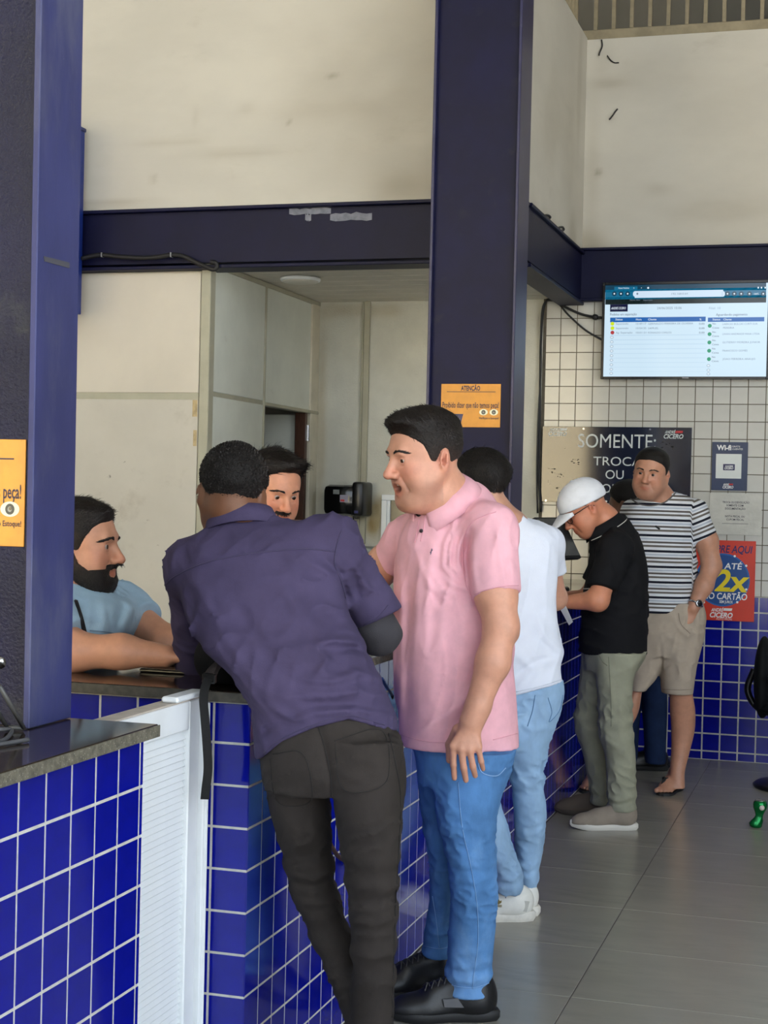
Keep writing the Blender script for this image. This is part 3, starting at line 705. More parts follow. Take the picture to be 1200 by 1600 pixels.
        return mesh('hair_strands', VV, FF, mat, parent, False, kind='stuff')
    def hair_tint(s, o, V, z0=.02, z1=.07, side=(1.9, 1.7, 1.6), xback=None):
        q = s.loc(V); k = np.clip((q[:, 2]-z0)/(z1-z0), 0, 1)[:, None]; set_col(o, k*np.ones(3)+(1-k)*np.array(side))
    def eyes(s, parent, iris, look=(0, 0)):
        for q in (1, -1):
            c = s.w(.0765, .0320*q, .0075); r = .0130*s.s
            g = s.R@nrm([1.0, look[0], look[1]]); u = nrm(np.cross(g, [0, 0, 1.0])); v = np.cross(u, g)
            V, F, MI = [], [], []
            rings = [0, .18, .28, .44, .58, .8, 1.2, 1.7, 2.3, 3.1416]; nn = 14
            for a in rings:
                for j in range(nn):
                    b = 2*math.pi*j/nn; V.append(c+r*(math.cos(a)*g+math.sin(a)*(math.cos(b)*u+math.sin(b)*v)))
            for i in range(len(rings)-1):
                for j in range(nn): F.append((i*nn+j, i*nn+(j+1) % nn, (i+1)*nn+(j+1) % nn, (i+1)*nn+j)); MI.append(2 if i < 2 else (1 if i < 4 else 0))
            o = mesh('eye', V, F, [EYEW, iris, PUPIL], parent, True)
            o.data.polygons.foreach_set('material_index', MI)
    def brow(s, parent, mat, tilt=0.0, thick=.0042, drop=0.0, seed=1):
        pr = s.prims()
        def lift(a):
            xs = np.arange(.125, .03, -.0008); Pq = s.c+s.s*(np.column_stack([xs, np.full(len(xs), a[1]), np.full(len(xs), a[2])])@s.R.T)
            ins = np.nonzero(sdf(pr, Pq, .2) < .0004)[0]; return np.array([xs[ins[0]] if len(ins) else a[0], a[1], a[2]])
        for q in (1, -1):
            rr = np.random.RandomState(seed+q); m = MB()
            for k in range(46):
                t = k/45; y = .014+.036*t; z = .0285+.0065*math.sin(min(1, t*1.35)*math.pi*.5)-.016*max(0, t-.6)-drop+tilt*(t-.5)
                x = .0955-.030*t**2.1
                for e in range(2):
                    a = lift([x, q*(y+rr.uniform(-.002, .002)), z+rr.uniform(-1, 1)*thick*(1-.55*t)])
                    b = lift(a+np.array([0, q*.008, .0035*(1-t*1.6)+rr.uniform(-.0015, .0015)]))
                    m.tube([s.w(*a), s.w(*((a+b)/2+[.0018, 0, 0])), s.w(*b)], [.0010*s.s, .0010*s.s, .0003*s.s], 3, False)
            m.build('eyebrow', mat, parent, True, kind='stuff')
    def tint(s, V, stubble=0.0, lips=(.86, .62, .60), blush=.12, bald=None, beard=None):
        q = s.loc(V); x, y, z = q.T; c = np.ones((len(V), 3))
        near = (np.abs(x) < .16) & (np.abs(z) < .2)
        g = lambda cx, cy, cz, r: np.exp(-(((x-cx)**2+(np.abs(y)-cy)**2+(z-cz)**2)/r**2))
        b = blush*(g(.07, .042, -.022, .028)+g(.11, 0, -.028, .018)+.8*g(-.015, .08, 0, .03))
        c[:, 1] -= b*.9; c[:, 2] -= b*.8
        lp = np.clip(1.6*np.exp(-((z+.060+.003+.006*s.mouth)/(.0085+.008*s.mouth))**2)*np.exp(-(y/.022)**4)*(x > .074), 0, 1)*near
        for i in range(3): c[:, i] *= 1-lp*(1-lips[i])
        if s.mouth:
            ins = np.exp(-(((y)/.019)**2+((z+.062+.004*s.mouth)/(.0085*s.mouth))**2)**2)*(x < .088)*(x > .05)
            c *= 1-.75*ins[:, None]
        if stubble:
            st = np.clip(np.exp(-((z+.082)/.034)**4)*(x > -.012)*(1-.85*lp), 0, 1)*near+np.exp(-((z+.045)/.007)**2)*np.exp(-(y/.024)**4)*(x > .07)*near
            st = np.clip(st, 0, 1)*stubble
            c *= 1-st[:, None]*np.array([.42, .40, .34])
        return c
def set_col(o, cols):
    a = o.data.color_attributes.new('Col', 'FLOAT_COLOR', 'POINT')
    buf = np.ones((len(o.data.vertices), 4), np.float32); buf[:, :3] = cols; a.data.foreach_set('color', buf.ravel())
def skin(name, rgb):
    return M(name, rgb, .44, attr='Col', var=.07, vs=30, bump=.16, bs=320, bd=.002, sss=.06, spec=.45)
EYEW = M('eye_white', (168, 152, 142), .25); PUPIL = M('pupil', (10, 8, 8), .1); IRIS_B = M('iris_brown', (64, 40, 24), .15)
TEETH = M('teeth', (226, 216, 200), .3)
def hand(wr, f, n, t, s=1.0, curl=(.25, .3, .2), spread=.10, thumb=(.55, .75, -.35), flat=1.0):
    """wr wrist, f towards the fingers, n out of the back of the hand, t towards the thumb"""
    f, n, t = nrm(f), nrm(n), nrm(t); p = []
    kn = [(.088, .028), (.093, .009), (.088, -.011), (.079, -.030)]; ln = [.070, .078, .072, .056]; rr = [.0093, .0097, .0092, .0082]
    for (a, b), L, r in zip(kn, ln, rr):
        K = wr+s*(f*a+t*b); p.append(rc(wr+s*(f*.008+t*b*.55), K, .0155*s, .0115*s, .012, flat=(n, 1.15)))
        ang = 0; P0 = K
        for j, fr in enumerate((.45, .31, .24)):
            ang += curl[j]; dr = nrm(f*math.cos(ang)-n*math.sin(ang)+t*(b/.03)*spread)
            P1 = P0+dr*L*fr*s; p.append(rc(P0, P1, (r-.0007*j)*s, (r-.0007*(j+1))*s, .005)); P0 = P1
    b0 = wr+s*(f*.018+t*.022-n*.006); d1 = nrm(f*thumb[0]+t*thumb[1]+n*thumb[2]); b1 = b0+d1*.045*s; d2 = nrm(d1+f*.5); b2 = b1+d2*.034*s; b3 = b2+nrm(d2+f*.3)*.026*s
    p += [rc(b0, b1, .015*s, .0115*s, .012), rc(b1, b2, .0112*s, .0098*s, .006), rc(b2, b3, .0098*s, .0078*s, .005)]
    return p
def ring_collar(name, mat, parent, c, ax, fw, prof, phi0=0.0, n=56, th=.004, ell_=(1, 1), end=None, **kw):
    """folded collar around the neck: prof = [(radius, height)]; open at the front by phi0 radians; end(phi, i) -> extra drop of the outer leaf"""
    ax = nrm(ax); fw = nrm(np.asarray(fw, float)-ax*(np.asarray(fw, float)@ax)); lf = np.cross(ax, fw); V = []; F = []; k = len(prof)
    for j in range(n+1):
        a = phi0+(2*math.pi-2*phi0)*j/n
        for i, (r, h) in enumerate(prof):
            e = end(a, i/(k-1)) if end else (0, 0)
            V.append(np.asarray(c)+ax*(h+e[1])+(r+e[0])*(math.cos(a)*fw*ell_[0]+math.sin(a)*lf*ell_[1]))
    for j in range(n):
        for i in range(k-1): F.append((j*k+i, j*k+i+1, (j+1)*k+i+1, (j+1)*k+i))
    o = mesh(name, V, F, mat, parent, True, **kw)
    md = o.modifiers.new('thick', 'SOLIDIFY'); md.thickness = th; md.offset = 0
    return o
def shoe(parent, heel, d, mat, solem, L=.29, W=1.0, H=1.0, sole=.03, high=.10, lace=None, name='shoe', sole_col=None, toe=1.0, label=None, ank=.045, h=.0045):
    """heel = point on the floor under the heel, d = toe direction (level)"""
    d = nrm([d[0], d[1], 0]); l = np.cross([0, 0, 1.0], d); R = np.column_stack([d, l, [0, 0, 1.0]]); o = np.array([heel[0], heel[1], 0.0])
    k = L/.29; w = lambda x, y, z: o+R@np.array([x*k, y*W, z])
    b = sole*.6
    p = [ell(w(.205, -.002, b+.012), R, (.080*k, .046*W, .046*toe), .02), rc(w(.05, 0, b+.035), w(.17, -.002, b+.026), .042, .040, .03), ell(w(.040, 0, b+.045), R, (.050*k, .037*W, .062*H), .02),
         rc(w(ank, 0, b+.04), w(ank-.008, 0, b+high), .040*W, .038*W, .03, cuts=[(w(ank-.005, 0, b+high-.01), nrm(R@np.array([-.25, 0, 1.0])))]), rc(w(.08, 0, b+.075*H), w(.16, 0, b+.052*H), .030, .026, .03)]
    def post(P, dd): return np.maximum(dd, (sole*.75)-P[:, 2])
    V, F = solid(p, h, posts(wrinkle(.0012, 60, 5), post))
    so = mesh(name, V, F, mat, parent, True, label=label)
    m = MB(); xs = np.concatenate([[-.016], np.linspace(-.011, .284, 15)[:-1], [.288]]); hw = [.010, .022, .031, .036, .036, .034, .033, .033, .036, .040, .044, .046, .044, .037, .025, .006]; lev = [(0, .88), (sole*.3, 1.0), (sole*.8, 1.0), (sole, .90)]
    ringn = 2*len(xs); VV = []; FF = []
    for z, f in lev:
        g_ = 1-(1-f)*.35 if f < 1 else 1; X_ = lambda x: .136+(x-.136)*g_; rk = [w(X_(x), hwi*f, z+.012*max(0, (x-.2)/.09)**2) for x, hwi in zip(xs, hw)]+[w(X_(x), -hwi*f, z+.012*max(0, (x-.2)/.09)**2) for x, hwi in zip(xs[::-1], hw[::-1])]
        VV += rk
    for i in range(len(lev)-1):
        for j in range(ringn): FF.append((i*ringn+j, (i+1)*ringn+j, (i+1)*ringn+(j+1) % ringn, i*ringn+(j+1) % ringn))
    FF.append(tuple(range(ringn))); FF.append(tuple((len(lev)-1)*ringn+j for j in range(ringn-1, -1, -1)))
    smooth_by_angle(m.add(VV, FF).build('sole', solem, so), 40)
    if lace is not None:
        m = MB()
        for i in range(6):
            t = i/5; x = .085+.085*t; z = b+(.075*H+.026)*(1-t)+(.052*H+.022)*t; y = .022
            for q in (1, -1): m.tube(curve_pts([w(x, -y*q, z-.012), w(x+.008, 0, z+.002), w(x+.018, y*q, z-.014)], 4), .0022, 5)
        for q in (1, -1): m.tube(curve_pts([w(.085, 0, b+.075*H+.034), w(.070, .018*q, b+.075*H+.044), w(.088, .036*q, b+.075*H+.020), w(.084, .022*q, b+.075*H+.014)], 5), .0021, 5)
        m.build('lace', lace, so, True)
    return so, w
# ---------------------------------------------------------------- cloth and skin
def cloth(name, rgb, var=.07, vs=14, bump=.4, bs=420, rough=.85, **kw): return M(name, rgb, rough, var=var, vs=vs, bump=bump, bs=bs, bd=.0022, spec=.2, **kw)
PINK = cloth('pink_pique', (233, 176, 187), bs=700); PURPLE = cloth('purple_twill', (70, 62, 90), var=.12, vs=9); TEEW = cloth('white_jersey', (228, 233, 246), var=.02); BLK = cloth('black_pique', (20, 20, 23), bs=700)
JEANB = cloth('mid_blue_denim', (84, 130, 182), var=.22, vs=9, bs=650, dirt=[((150, 186, 222), 4, .48, .72, .5)], stretch=(1, 1, .55))
JEANL = cloth('pale_blue_denim', (150, 182, 214), var=.14, vs=9, bs=650, dirt=[((176, 204, 230), 6, .5, .75, .5)], stretch=(1, 1, .55))
TROUB = cloth('faded_black_denim', (50, 45, 42), var=.16, vs=8, bs=650, dirt=[((88, 80, 74), 5, .55, .75, .5)], stretch=(1, 1, .5))
KHAKI = cloth('khaki_drill', (150, 150, 130), var=.07); BEIGE = cloth('beige_drill', (176, 162, 146), var=.06); SKYB = cloth('light_blue_oxford', (160, 188, 208), var=.06)
HAIRB = M('black_hair', (17, 13, 11), .6, attr='Col', var=.4, vs=120, bump=.8, bs=240, bd=.004, spec=.3); HAIRD = M('dark_brown_hair', (24, 17, 13), .55, attr='Col', var=.4, vs=120, bump=.8, bs=200, bd=.004, spec=.35)
BROWM = M('brow_hair', (30, 21, 16), .7); STRAND = M('hair_strand', (26, 19, 15), .5, spec=.4)
HAIRG = M('dark_hair_side', (40, 34, 30), .6, var=.4, vs=160, bump=.7, bs=300, bd=.003)
SEAM = lambda n, rgb: M(n, rgb, .8)
def person(name_label, skinmat, prims, h, head=None, tint=None, post=None, base=None, **kw):
    V, F = solid(prims, h, post); V, F = islands_keep(V, F)
    o = mesh('person', V, F, skinmat, None, True, loc=base, label=name_label, cat='person', **kw)
    c = head.tint(V, **(tint or {})) if head is not None else np.ones((len(V), 3)); set_col(o, c)
    return o
def garment(name, parent, prims, h, mat, post=None, label=None, smooth_it=1):
    V, F = solid(prims, h, post, smooth_it=smooth_it); V, F = islands_keep(V, F, .03)
    return mesh(name, V, F, mat, parent, True, label=label)
def on_cloth(obj, pts, r, name, mat, parent, lift=.001, n=5, label=None, kind=None):
    """a seam or piping laid on a garment: pixel polyline(s) dropped on the surface seen from the front"""
    from mathutils.bvhtree import BVHTree
    if not hasattr(obj, 'bvh') and obj.name not in ORG:
        me = obj.data; lo = org(obj); ORG[obj.name] = (BVHTree.FromPolygons([Vector(v.co)+Vector(lo) for v in me.vertices], [tuple(p.vertices) for p in me.polygons]))
    bv = ORG[obj.name]; m = MB(); lines = pts if hasattr(pts[0][0], '__len__') else [pts]
    for ln in lines:
        q = []
        dense = curve_pts([np.array([a, b, 0.0]) for a, b in ln], 8) if len(ln) > 1 else ln
        for p in dense:
            dr = FW+(p[0]-600)/FPX*RT-(p[1]-800)/FPX*UP; hit = bv.ray_cast(Vector(EYE), Vector(dr/np.linalg.norm(dr)))
            if hit[0] is not None:
                x = np.array(hit[0])+np.array(hit[1])*lift
                if not q or np.linalg.norm(x-q[-1]) < .12: q.append(x)
        if len(q) > 1: m.tube(q, r, n)
    return m.build(name, mat, parent, True, label=label, kind=kind) if m.V else None
FL = lambda px, py: on(px, py, 2, 0.0)

# ================================================================ 1. man in the pink polo
def pink_man():
    D = 4.6
    S1 = skin('skin_pink_man', (206, 150, 124))
    hd = Head(at(664, 720, 4.50), frame(63, 7, 0), 1.07, mouth=1.15, wide=1.04, jaw=1.08, chin=.9, nose=1.03)
    shn, shf = at(768, 828, D-.14), at(634, 842, D+.14)
    el, wr = at(783, 978, D-.22), at(737, 1128, D-.24)
    neck0 = at(716, 800, D-.02)
    P = hd.prims()
    P += chain([hd.w(-.024, 0, -.030), at(696, 770, D-.06), at(708, 800, D-.03)], [.062, .064, .070], .03) + [hd.K((.02, 0, -.085), (-.02, 0, -.10), .045, .06, .03)]
    P += [stack([(830, 650, 770, .08), (900, 650, 775, .10), (1000, 650, 775, .10), (1120, 650, 780, .10)], D)]
    P += [rc(at(700, 810, D), shn, .05, .05, .04), rc(at(700, 810, D), shf, .05, .045, .04)]
    P += chain([shn, at(775, 930, D-.20), el], [.054, .056, .046], .03) + chain([el, at(770, 1035, D-.235), wr], [.047, .046, .030], .025)
    P += [rc(at(793, 975, D-.20), at(797, 990, D-.20), .026, .024, .02), rc(at(748, 1105, D-.24), wr, .033, .031, .02)]
    # hanging left hand seen from its back
    f_ = nrm(at(731, 1180, D-.25)-wr)
    kn = [((708, 1166), (708.5, 1195), (710, 1216), .0102), ((720.5, 1170), (724.5, 1200), (728, 1219), .0105), ((734, 1172), (739, 1198), (742.5, 1212), .0100), ((747, 1167), (752, 1190), (755, 1202), .0088)]
    for i, (a, b, c, r) in enumerate(kn):
        dk = D-.255-.006*(1.5-abs(i-1.5)); A, B_, C_ = at(*a, dk), at(*b, dk+.004), at(*c, dk+.022)
        P += [rc(wr+(A-wr)*.08, A, .019, .0125, .012), rc(A, B_, r, r-.001, .004), rc(B_, C_, r-.001, r-.0022, .004)]
    tb = at(716, 1140, D-.22); P += [rc(tb, at(703, 1163, D-.19), .017, .013, .014), rc(at(703, 1163, D-.19), at(702, 1188, D-.185), .0125, .0095, .006)]
    # right arm reaching behind the leaning man
    er, wr2 = at(572, 925, D+.24), at(598, 945, D-.02)
    P += chain([shf, at(602, 880, D+.2), er], [.05, .052, .044], .03) + chain([er, at(588, 945, D+.10), wr2], [.044, .040, .031], .025)
    P += hand(wr2, at(590, 925, D-.18)-wr2, at(598, 905, D-.1)-wr2, [-1, 0, .2], .95, (.35, .5, .3))
    base = FL(690, 1575)
    o = person('man in pale pink polo and blue jeans talking with his mouth open, hand hanging', S1, P, .0034, hd, dict(stubble=.45, blush=.24), None, base)
    hd.eyes(o, IRIS_B, (.05, -.12)); hd.brow(o, BROWM, -.002, .0028, .0005)
    # hair: short, full on top with a squared front
    hx = ([-.13, -.085, -.05, -.028, -.008, .012, .022, .040, .058, .072, .086, .12], [-.055, -.055, -.045, .022, .026, -.012, .000, .040, .062, .074, .080, .082])
    thick = lambda q: .0025+.016*np.clip((q[:, 2]-.055)/.05, 0, 1)+.012*np.clip((q[:, 0]-.03)/.05, 0, 1)*np.clip((q[:, 2]-.075)/.03, 0, 1)
    V, F = islands_keep(*hd.hair(hx, thick, noise=.0022, h=.0034), .1); hm = mesh('hair', V, F, HAIRD, o, True); hd.hair_tint(hm, V, -.01, .055, (3.2, 2.9, 2.7))
    hd.strands(V, F, hm, STRAND, lambda q: (.5, -.25*np.sign(q[1]+.02), .35) if q[2] > .07 else (-.75, 0, -.55), .011, 4600, .0005, .16, top=lambda q: np.interp(q[:, 2], [.03, .08], [.35, 1.2]))
    # teeth and tongue inside the open mouth
    m = MB(); m.tube(curve_pts([hd.w(.074, -.017, -.057), hd.w(.086, 0, -.056), hd.w(.074, .017, -.057)], 5), .0035*1.07, 6).build('teeth', TEETH, o, True)
    # polo shirt
    cn = nrm(at(776, 930, D-.2)-at(765, 850, D-.15))
    SH = [stack([(800, 655, 765, .085), (830, 630, 790, .12), (870, 619, 793, .15), (920, 616, 794, .165), (970, 615, 796, .172), (1050, 616, 803, .175), (1110, 620, 807, .172), (1164, 624, 810, .165)], D, .03, rot=.3)]
    SH += [rc(at(722, 800, D), shn, .066, .069, .05), rc(at(712, 792, D-.02), at(690, 812, D-.05), .080, .080, .04), rc(at(738, 790, D), at(770, 850, D+.02), .06, .07, .05), rc(at(690, 806, D+.02), shf, .064, .060, .05)]
    SH += [rc(shn, at(778, 960, D-.21), .073, .070, .035, cuts=[(at(774, 931, D-.2), nrm(cn+.06*HR))])]
    cf = nrm(at(572, 915, D+.24)-shf); SH += [rc(shf, at(588, 905, D+.24), .060, .060, .035, cuts=[(at(604, 879, D+.2), cf)])]
    fl = [([(672, 850), (668, 930), (664, 1020)], 0.0096, 7), ([(660, 860), (652, 960), (640, 1050)], 0.0112, 9), ([(700, 930), (690, 1000), (672, 1090)], 0.0080, 9),
          ([(806, 1005), (735, 1090), (640, 1155)], 0.0160, 10), ([(800, 1040), (740, 1120), (690, 1165)], -0.0080, 10),
          ([(722, 815), (706, 850), (702, 880), (722, 905)], 0.0112, 4), ([(712, 812), (695, 850), (692, 885), (716, 915)], 0.0112, 4), ([(728, 822), (716, 855), (716, 882), (728, 900)], 0.0096, 4),
          ([(690, 900), (706, 915), (728, 920)], 0.0096, 5), ([(672, 890), (690, 920), (720, 935)], 0.0096, 6), ([(655, 880), (672, 915), (700, 940)], 0.0080, 6),
          ([(735, 830), (726, 870), (730, 905)], -0.0160, 5), ([(740, 850), (738, 890), (745, 925)], 0.0064, 6), ([(775, 825), (782, 870), (790, 920)], 0.0048, 5), ([(795, 850), (800, 890), (803, 920)], 0.0064, 6),
          ([(632, 860), (640, 950), (636, 1050), (640, 1140)], -0.0096, 10), ([(700, 960), (690, 1040), (700, 1150)], -0.0064, 14), ([(625, 880), (628, 960), (626, 1100)], 0.0064, 6), ([(605, 860), (612, 875)], 0.0064, 5)]
    sh = garment('polo_shirt', o, SH, .0052, PINK, posts(folds(fl, D+.03), calm(creases(0.0052, 68, 11, (1, 1, .45)), [at(774, 931, D-.2), at(604, 879, D+.2)]), wrinkle(.0016, 16, 11, (1, 1, .35))))
    PD = SEAM('pink_seam', (222, 160, 172))
    on_cloth(sh, [[(738, 938), (726, 905), (722, 870), (726, 835), (740, 815), (757, 806), (775, 800)]], .0016, 'armhole_seam', PD, sh)
    [on_cloth(sh, [l], .0012, 'hem_stitch', PD, sh) for l in ([(741, 928), (760, 922), (785, 916), (810, 915)], [(625, 1148), (665, 1158), (705, 1161)], [(770, 1156), (808, 1146)])]
    [on_cloth(sh, [l], .0014, 'placket_edge', PD, sh) for l in ([(655, 812), (652, 830), (648, 848)], [(664, 806), (662, 826), (657, 846)])]
    b = at(658.5, 829.5, D); dr = nrm(b-EYE); hit = ORG[sh.name].ray_cast(Vector(EYE), Vector(dr)); c = np.array(hit[0]); nn = np.array(hit[1])
    MB().lathe([(.0, .0045), (.0042, .0045), (.0058, .0035), (.006, .001)], c, nn, 14).build('button', M('dark_button', (52, 40, 44), .3), sh, True)
    hit = ORG[sh.name].ray_cast(Vector(EYE), Vector(nrm(at(674, 862, D)-EYE))); c = np.array(hit[0]); nn = np.array(hit[1]); uu = nrm(np.cross([0, 0, 1.0], nn)); vv = np.cross(nn, uu)
    MB().tube([c+nn*.001+vv*-.009, c+nn*.001+vv*.009], .0012, 5).tube([c+nn*.001-uu*.003+vv*-.004, c+nn*.001+uu*.003+vv*.006], .001, 5).build('chest_emblem', M('dark_thread', (90, 84, 104), .7), sh)
    # collar
    tf = nrm(np.cross([0, 0, 1.0], nrm(shn-shf)))*-1; tf = tf if tf@(-HF) > 0 else -tf
    nc, nax = at(693, 784, D-.045), nrm(np.array([0, 0, .83])+.62*tf)
    def drop(a, t): fr = math.exp(-((math.pi-abs(a-math.pi))/.62)**2); return ((.010*fr*max(0, t-.4)), -.036*fr*max(0, t-.45))
    ring_collar('collar', PINK, sh, nc, nax, tf, [(.078, -.020), (.077, .020), (.080, .036), (.086, .038), (.099, .014), (.110, -.014)], .30, end=drop, th=.0045, ell_=(1.06, 1.0))
    # black lining at the open neck
    on_cloth(sh, [[(648, 799), (654, 806), (660, 802)]], .003, 'neck_tape', BLACK_M, sh)
    # jeans
    J = [stack([(1125, 636, 800, .135), (1160, 642, 798, .135), (1195, 650, 800, .14), (1225, 652, 790, .12)], D, .03),
         stack([(1170, 690, 806, .11, -.05), (1215, 680, 790, .105, -.06), (1282, 682, 776, .095, -.08), (1343, 698, 776, .080, -.10), (1403, 703, 778, .080, -.10), (1447, 701, 775, .075, -.09), (1490, 699, 770, .072, -.08), (1535, 694, 768, .078, -.07), (1549, 694, 768, .080, -.07)], D, .025),
         stack([(1170, 650, 740, .11, .08), (1230, 653, 728, .10, .10), (1290, 660, 716, .09, .10), (1343, 669, 712, .078, .10), (1400, 671, 710, .072, .11), (1445, 665, 708, .070, .12), (1478, 660, 707, .074, .13), (1489, 661, 706, .075, .13)], D, .025)]
    jf = [([(702, 1345), (730, 1356), (770, 1348)], .006, 5), ([(700, 1372), (735, 1380), (776, 1368)], .005, 5), ([(704, 1330), (740, 1325), (774, 1312)], .004, 5), ([(700, 1505), (730, 1515), (768, 1500)], .007, 5), ([(698, 1528), (735, 1535), (767, 1522)], .006, 4), ([(706, 1490), (740, 1488), (768, 1478)], .004, 5),
          ([(665, 1455), (690, 1462), (706, 1455)], .006, 4), ([(672, 1320), (690, 1330), (706, 1322)], .005, 5), ([(745, 1190), (762, 1203), (788, 1206)], .005, 4), ([(748, 1205), (770, 1216), (786, 1215)], -.004, 4), ([(690, 1190), (700, 1240), (702, 1300)], .003, 8)]
    je = garment('jeans', o, J, .0055, JEANB, posts(folds(jf, D+.12), creases(0.0047, 88, 12, (1, 1, 1.3)), crumple(.12, .05, .004, 110, 5), crumple(.52, .07, .003, 90, 6), wrinkle(.0018, 26, 4, (1, 1, .6))))
    STJ = SEAM('pale_stitch', (128, 166, 208)); [on_cloth(je, [l], .0010, 'seam', STJ, je) for l in ([(716, 1222), (722, 1290), (735, 1350), (745, 1410), (747, 1470), (741, 1520), (738, 1545)], [(676, 1400), (682, 1440), (686, 1480)])]
    [on_cloth(je, [l], .0010, 'hem_stitch', STJ, je) for l in ([(697, 1535), (715, 1541), (740, 1543), (766, 1535)], [(663, 1478), (685, 1482), (704, 1479)])]
    on_cloth(je, [[(746, 1182), (752, 1206), (775, 1212), (790, 1200)]], .0014, 'pocket_edge', SEAM('pale_stitch3', (140, 176, 216)), je)
    LB = M('black_leather', (22, 22, 24), .38, var=.2, vs=30, bump=.15, bs=120, bd=.003); SB = M('black_sole', (24, 24, 25), .6)
    LC = M('grey_lace', (64, 62, 62), .7)
    so, w = shoe(o, FL(771, 1592), -HR-.10*HF, LB, SB, .315, 1.05, 1.2, .032, .125, LC, ank=.06)
    MB().slab([(-.03, -.012), (.025, -.012), (.03, .010), (-.012, .014)], w(.115, .047, .062), -HR, [0, 0, 1.0], nrm(np.cross(-HR, [0, 0, 1.0])), .003).build('panel', M('grey_panel', (98, 98, 100), .4), so)
    shoe(o, FL(717, 1547), -HR-.42*HF, LB, SB, .315, 1.05, 1.2, .032, .125, LC, ank=.06)
    return o
PM = pink_man()
# ================================================================ 2. man in the purple shirt, from behind, leaning on the counter
def purple_man():
    D = 3.62
    S2 = skin('skin_purple_man', (112, 74, 52))
    hd = Head(at(362, 776, D+.20), frame(176, 10, 5), .95, jaw=1.0)
    P = hd.prims() + chain([hd.w(-.022, 0, -.03), at(376, 815, D+.20), at(385, 838, D+.19)], [.056, .058, .07], .03)
    P += [stack([(850, 320, 480, .07, .17), (950, 320, 500, .09, .1), (1060, 390, 560, .09, .03), (1120, 420, 590, .09)], D)]
    shl, shr = at(299, 888, D+.18), at(520, 848, D+.16)
    ell_, elr = at(303, 1022, D+.44), at(590, 990, D+.28)
    P += [rc(at(385, 840, D+.18), shl, .05, .05, .04), rc(at(400, 840, D+.18), shr, .05, .05, .04)]
    wl, wrr = at(395, 1012, D+.66), at(500, 1000, D+.50)
    P += chain([shl, ell_, wl], [.045, .040, .028], .03)+hand(wl, HR+.4*HF, [0, 0, 1], -HR*.2+HF, .95, (.1, .15, .1))
    P += chain([shr, elr, wrr], [.045, .040, .028], .03)+hand(wrr, -HR+.5*HF-np.array([0, 0, .1]), [0, 0, 1], HF, .95, (.1, .15, .1))
    base = FL(560, 1800)
    o = person('man in dusty purple work shirt seen from behind, leaning on the counter beside the gate', S2, P, .0045, hd, dict(blush=.05), None, base)
    hx = ([-.12, -.09, -.05, -.03, -.012, .01, .03, .06, .08, .12], [-.058, -.058, -.045, .008, .022, .012, .03, .06, .075, .08])
    V, F = islands_keep(*hd.hair(hx, lambda q: .004+.007*np.clip((q[:, 2]-.0)/.06, 0, 1), noise=.0022, h=.004, freq=150), .1)
    hm = mesh('hair', V, F, HAIRB, o, True); hd.hair_tint(hm, V, *(-.03, .02, (1.6, 1.5, 1.4))); hd.strands(V, F, hm, STRAND, lambda q: (math.sin(900*q[1]), math.cos(800*q[0]), .4), .0032, 6500, .0006, .9)
    SH = [stack([(812, 350, 430, .055, .19), (834, 318, 520, .09, .17), (860, 288, 544, .115, .155), (910, 282, 546, .13, .13), (960, 294, 549, .135, .10), (1010, 313, 574, .13, .05), (1060, 362, 596, .128, .015), (1110, 390, 616, .140, .015), (1150, 397, 623, .146, 0), (1196, 401, 627, .146, -.005)], D, .03)]
    SH += [rc(at(374, 847, D+.18), shl, .058, .062, .05), rc(at(425, 851, D+.17), shr, .056, .066, .05)]
    cr = nrm(elr-shr); cl = nrm(ell_-shl)
    SH += [rc(shr, at(598, 975, D+.27), .064, .064, .04, cuts=[(at(588, 968, D+.27), nrm(.75*HR*.5-UP*.8))]), rc(shl, at(306, 1034, D+.44), .058, .056, .05, cuts=[(at(308, 1040, D+.45), nrm(cl))])]
    hem = (at(408, 1192, D), at(545, 1126, D), at(622, 1142, D))
    def hemcut(Pp, d):
        x, y, z = pix(Pp); yl = np.interp(x, [380, 408, 440, 489, 545, 604, 640], [1190, 1186, 1159, 1138, 1124, 1141, 1145]); return smax(d, (y-yl)*z/FPX, .006)
    fl = [([(300, 900), (330, 960), (390, 1060), (440, 1110)], 0.0105, 12), ([(345, 900), (400, 1000), (470, 1080)], -0.0075, 14), ([(430, 890), (470, 960), (530, 1010)], 0.0075, 12), ([(500, 870), (530, 895), (550, 960)], -0.0135, 7), ([(470, 870), (505, 890), (535, 905)], 0.0090, 6),
          ([(490, 1008), (520, 1000), (560, 1003)], 0.0180, 6), ([(495, 1012), (512, 1030), (500, 1050), (520, 1055)], 0.0135, 6), ([(520, 1018), (550, 1012), (572, 1020)], -0.0135, 6), ([(470, 1060), (520, 1066), (560, 1050), (590, 1060)], 0.0150, 7), ([(440, 1090), (500, 1085), (560, 1080), (600, 1090)], 0.0105, 7), ([(480, 1100), (540, 1100), (600, 1108)], -0.0090, 6),
          ([(430, 1130), (490, 1115), (560, 1108), (612, 1120)], 0.0120, 6), ([(420, 1105), (460, 1125), (500, 1125)], 0.0075, 6), ([(405, 1150), (430, 1130), (470, 1120)], -0.0090, 6), ([(330, 1000), (380, 1070), (420, 1120)], 0.0090, 7), ([(285, 920), (292, 980), (300, 1030)], 0.0090, 8), ([(540, 860), (565, 900), (590, 950)], 0.0075, 7), ([(552, 900), (560, 940), (568, 975)], -0.0075, 6), ([(400, 1120), (408, 1150), (415, 1180)], 0.0090, 6), ([(395, 830), (400, 845), (470, 850)], 0.0030, 8)]
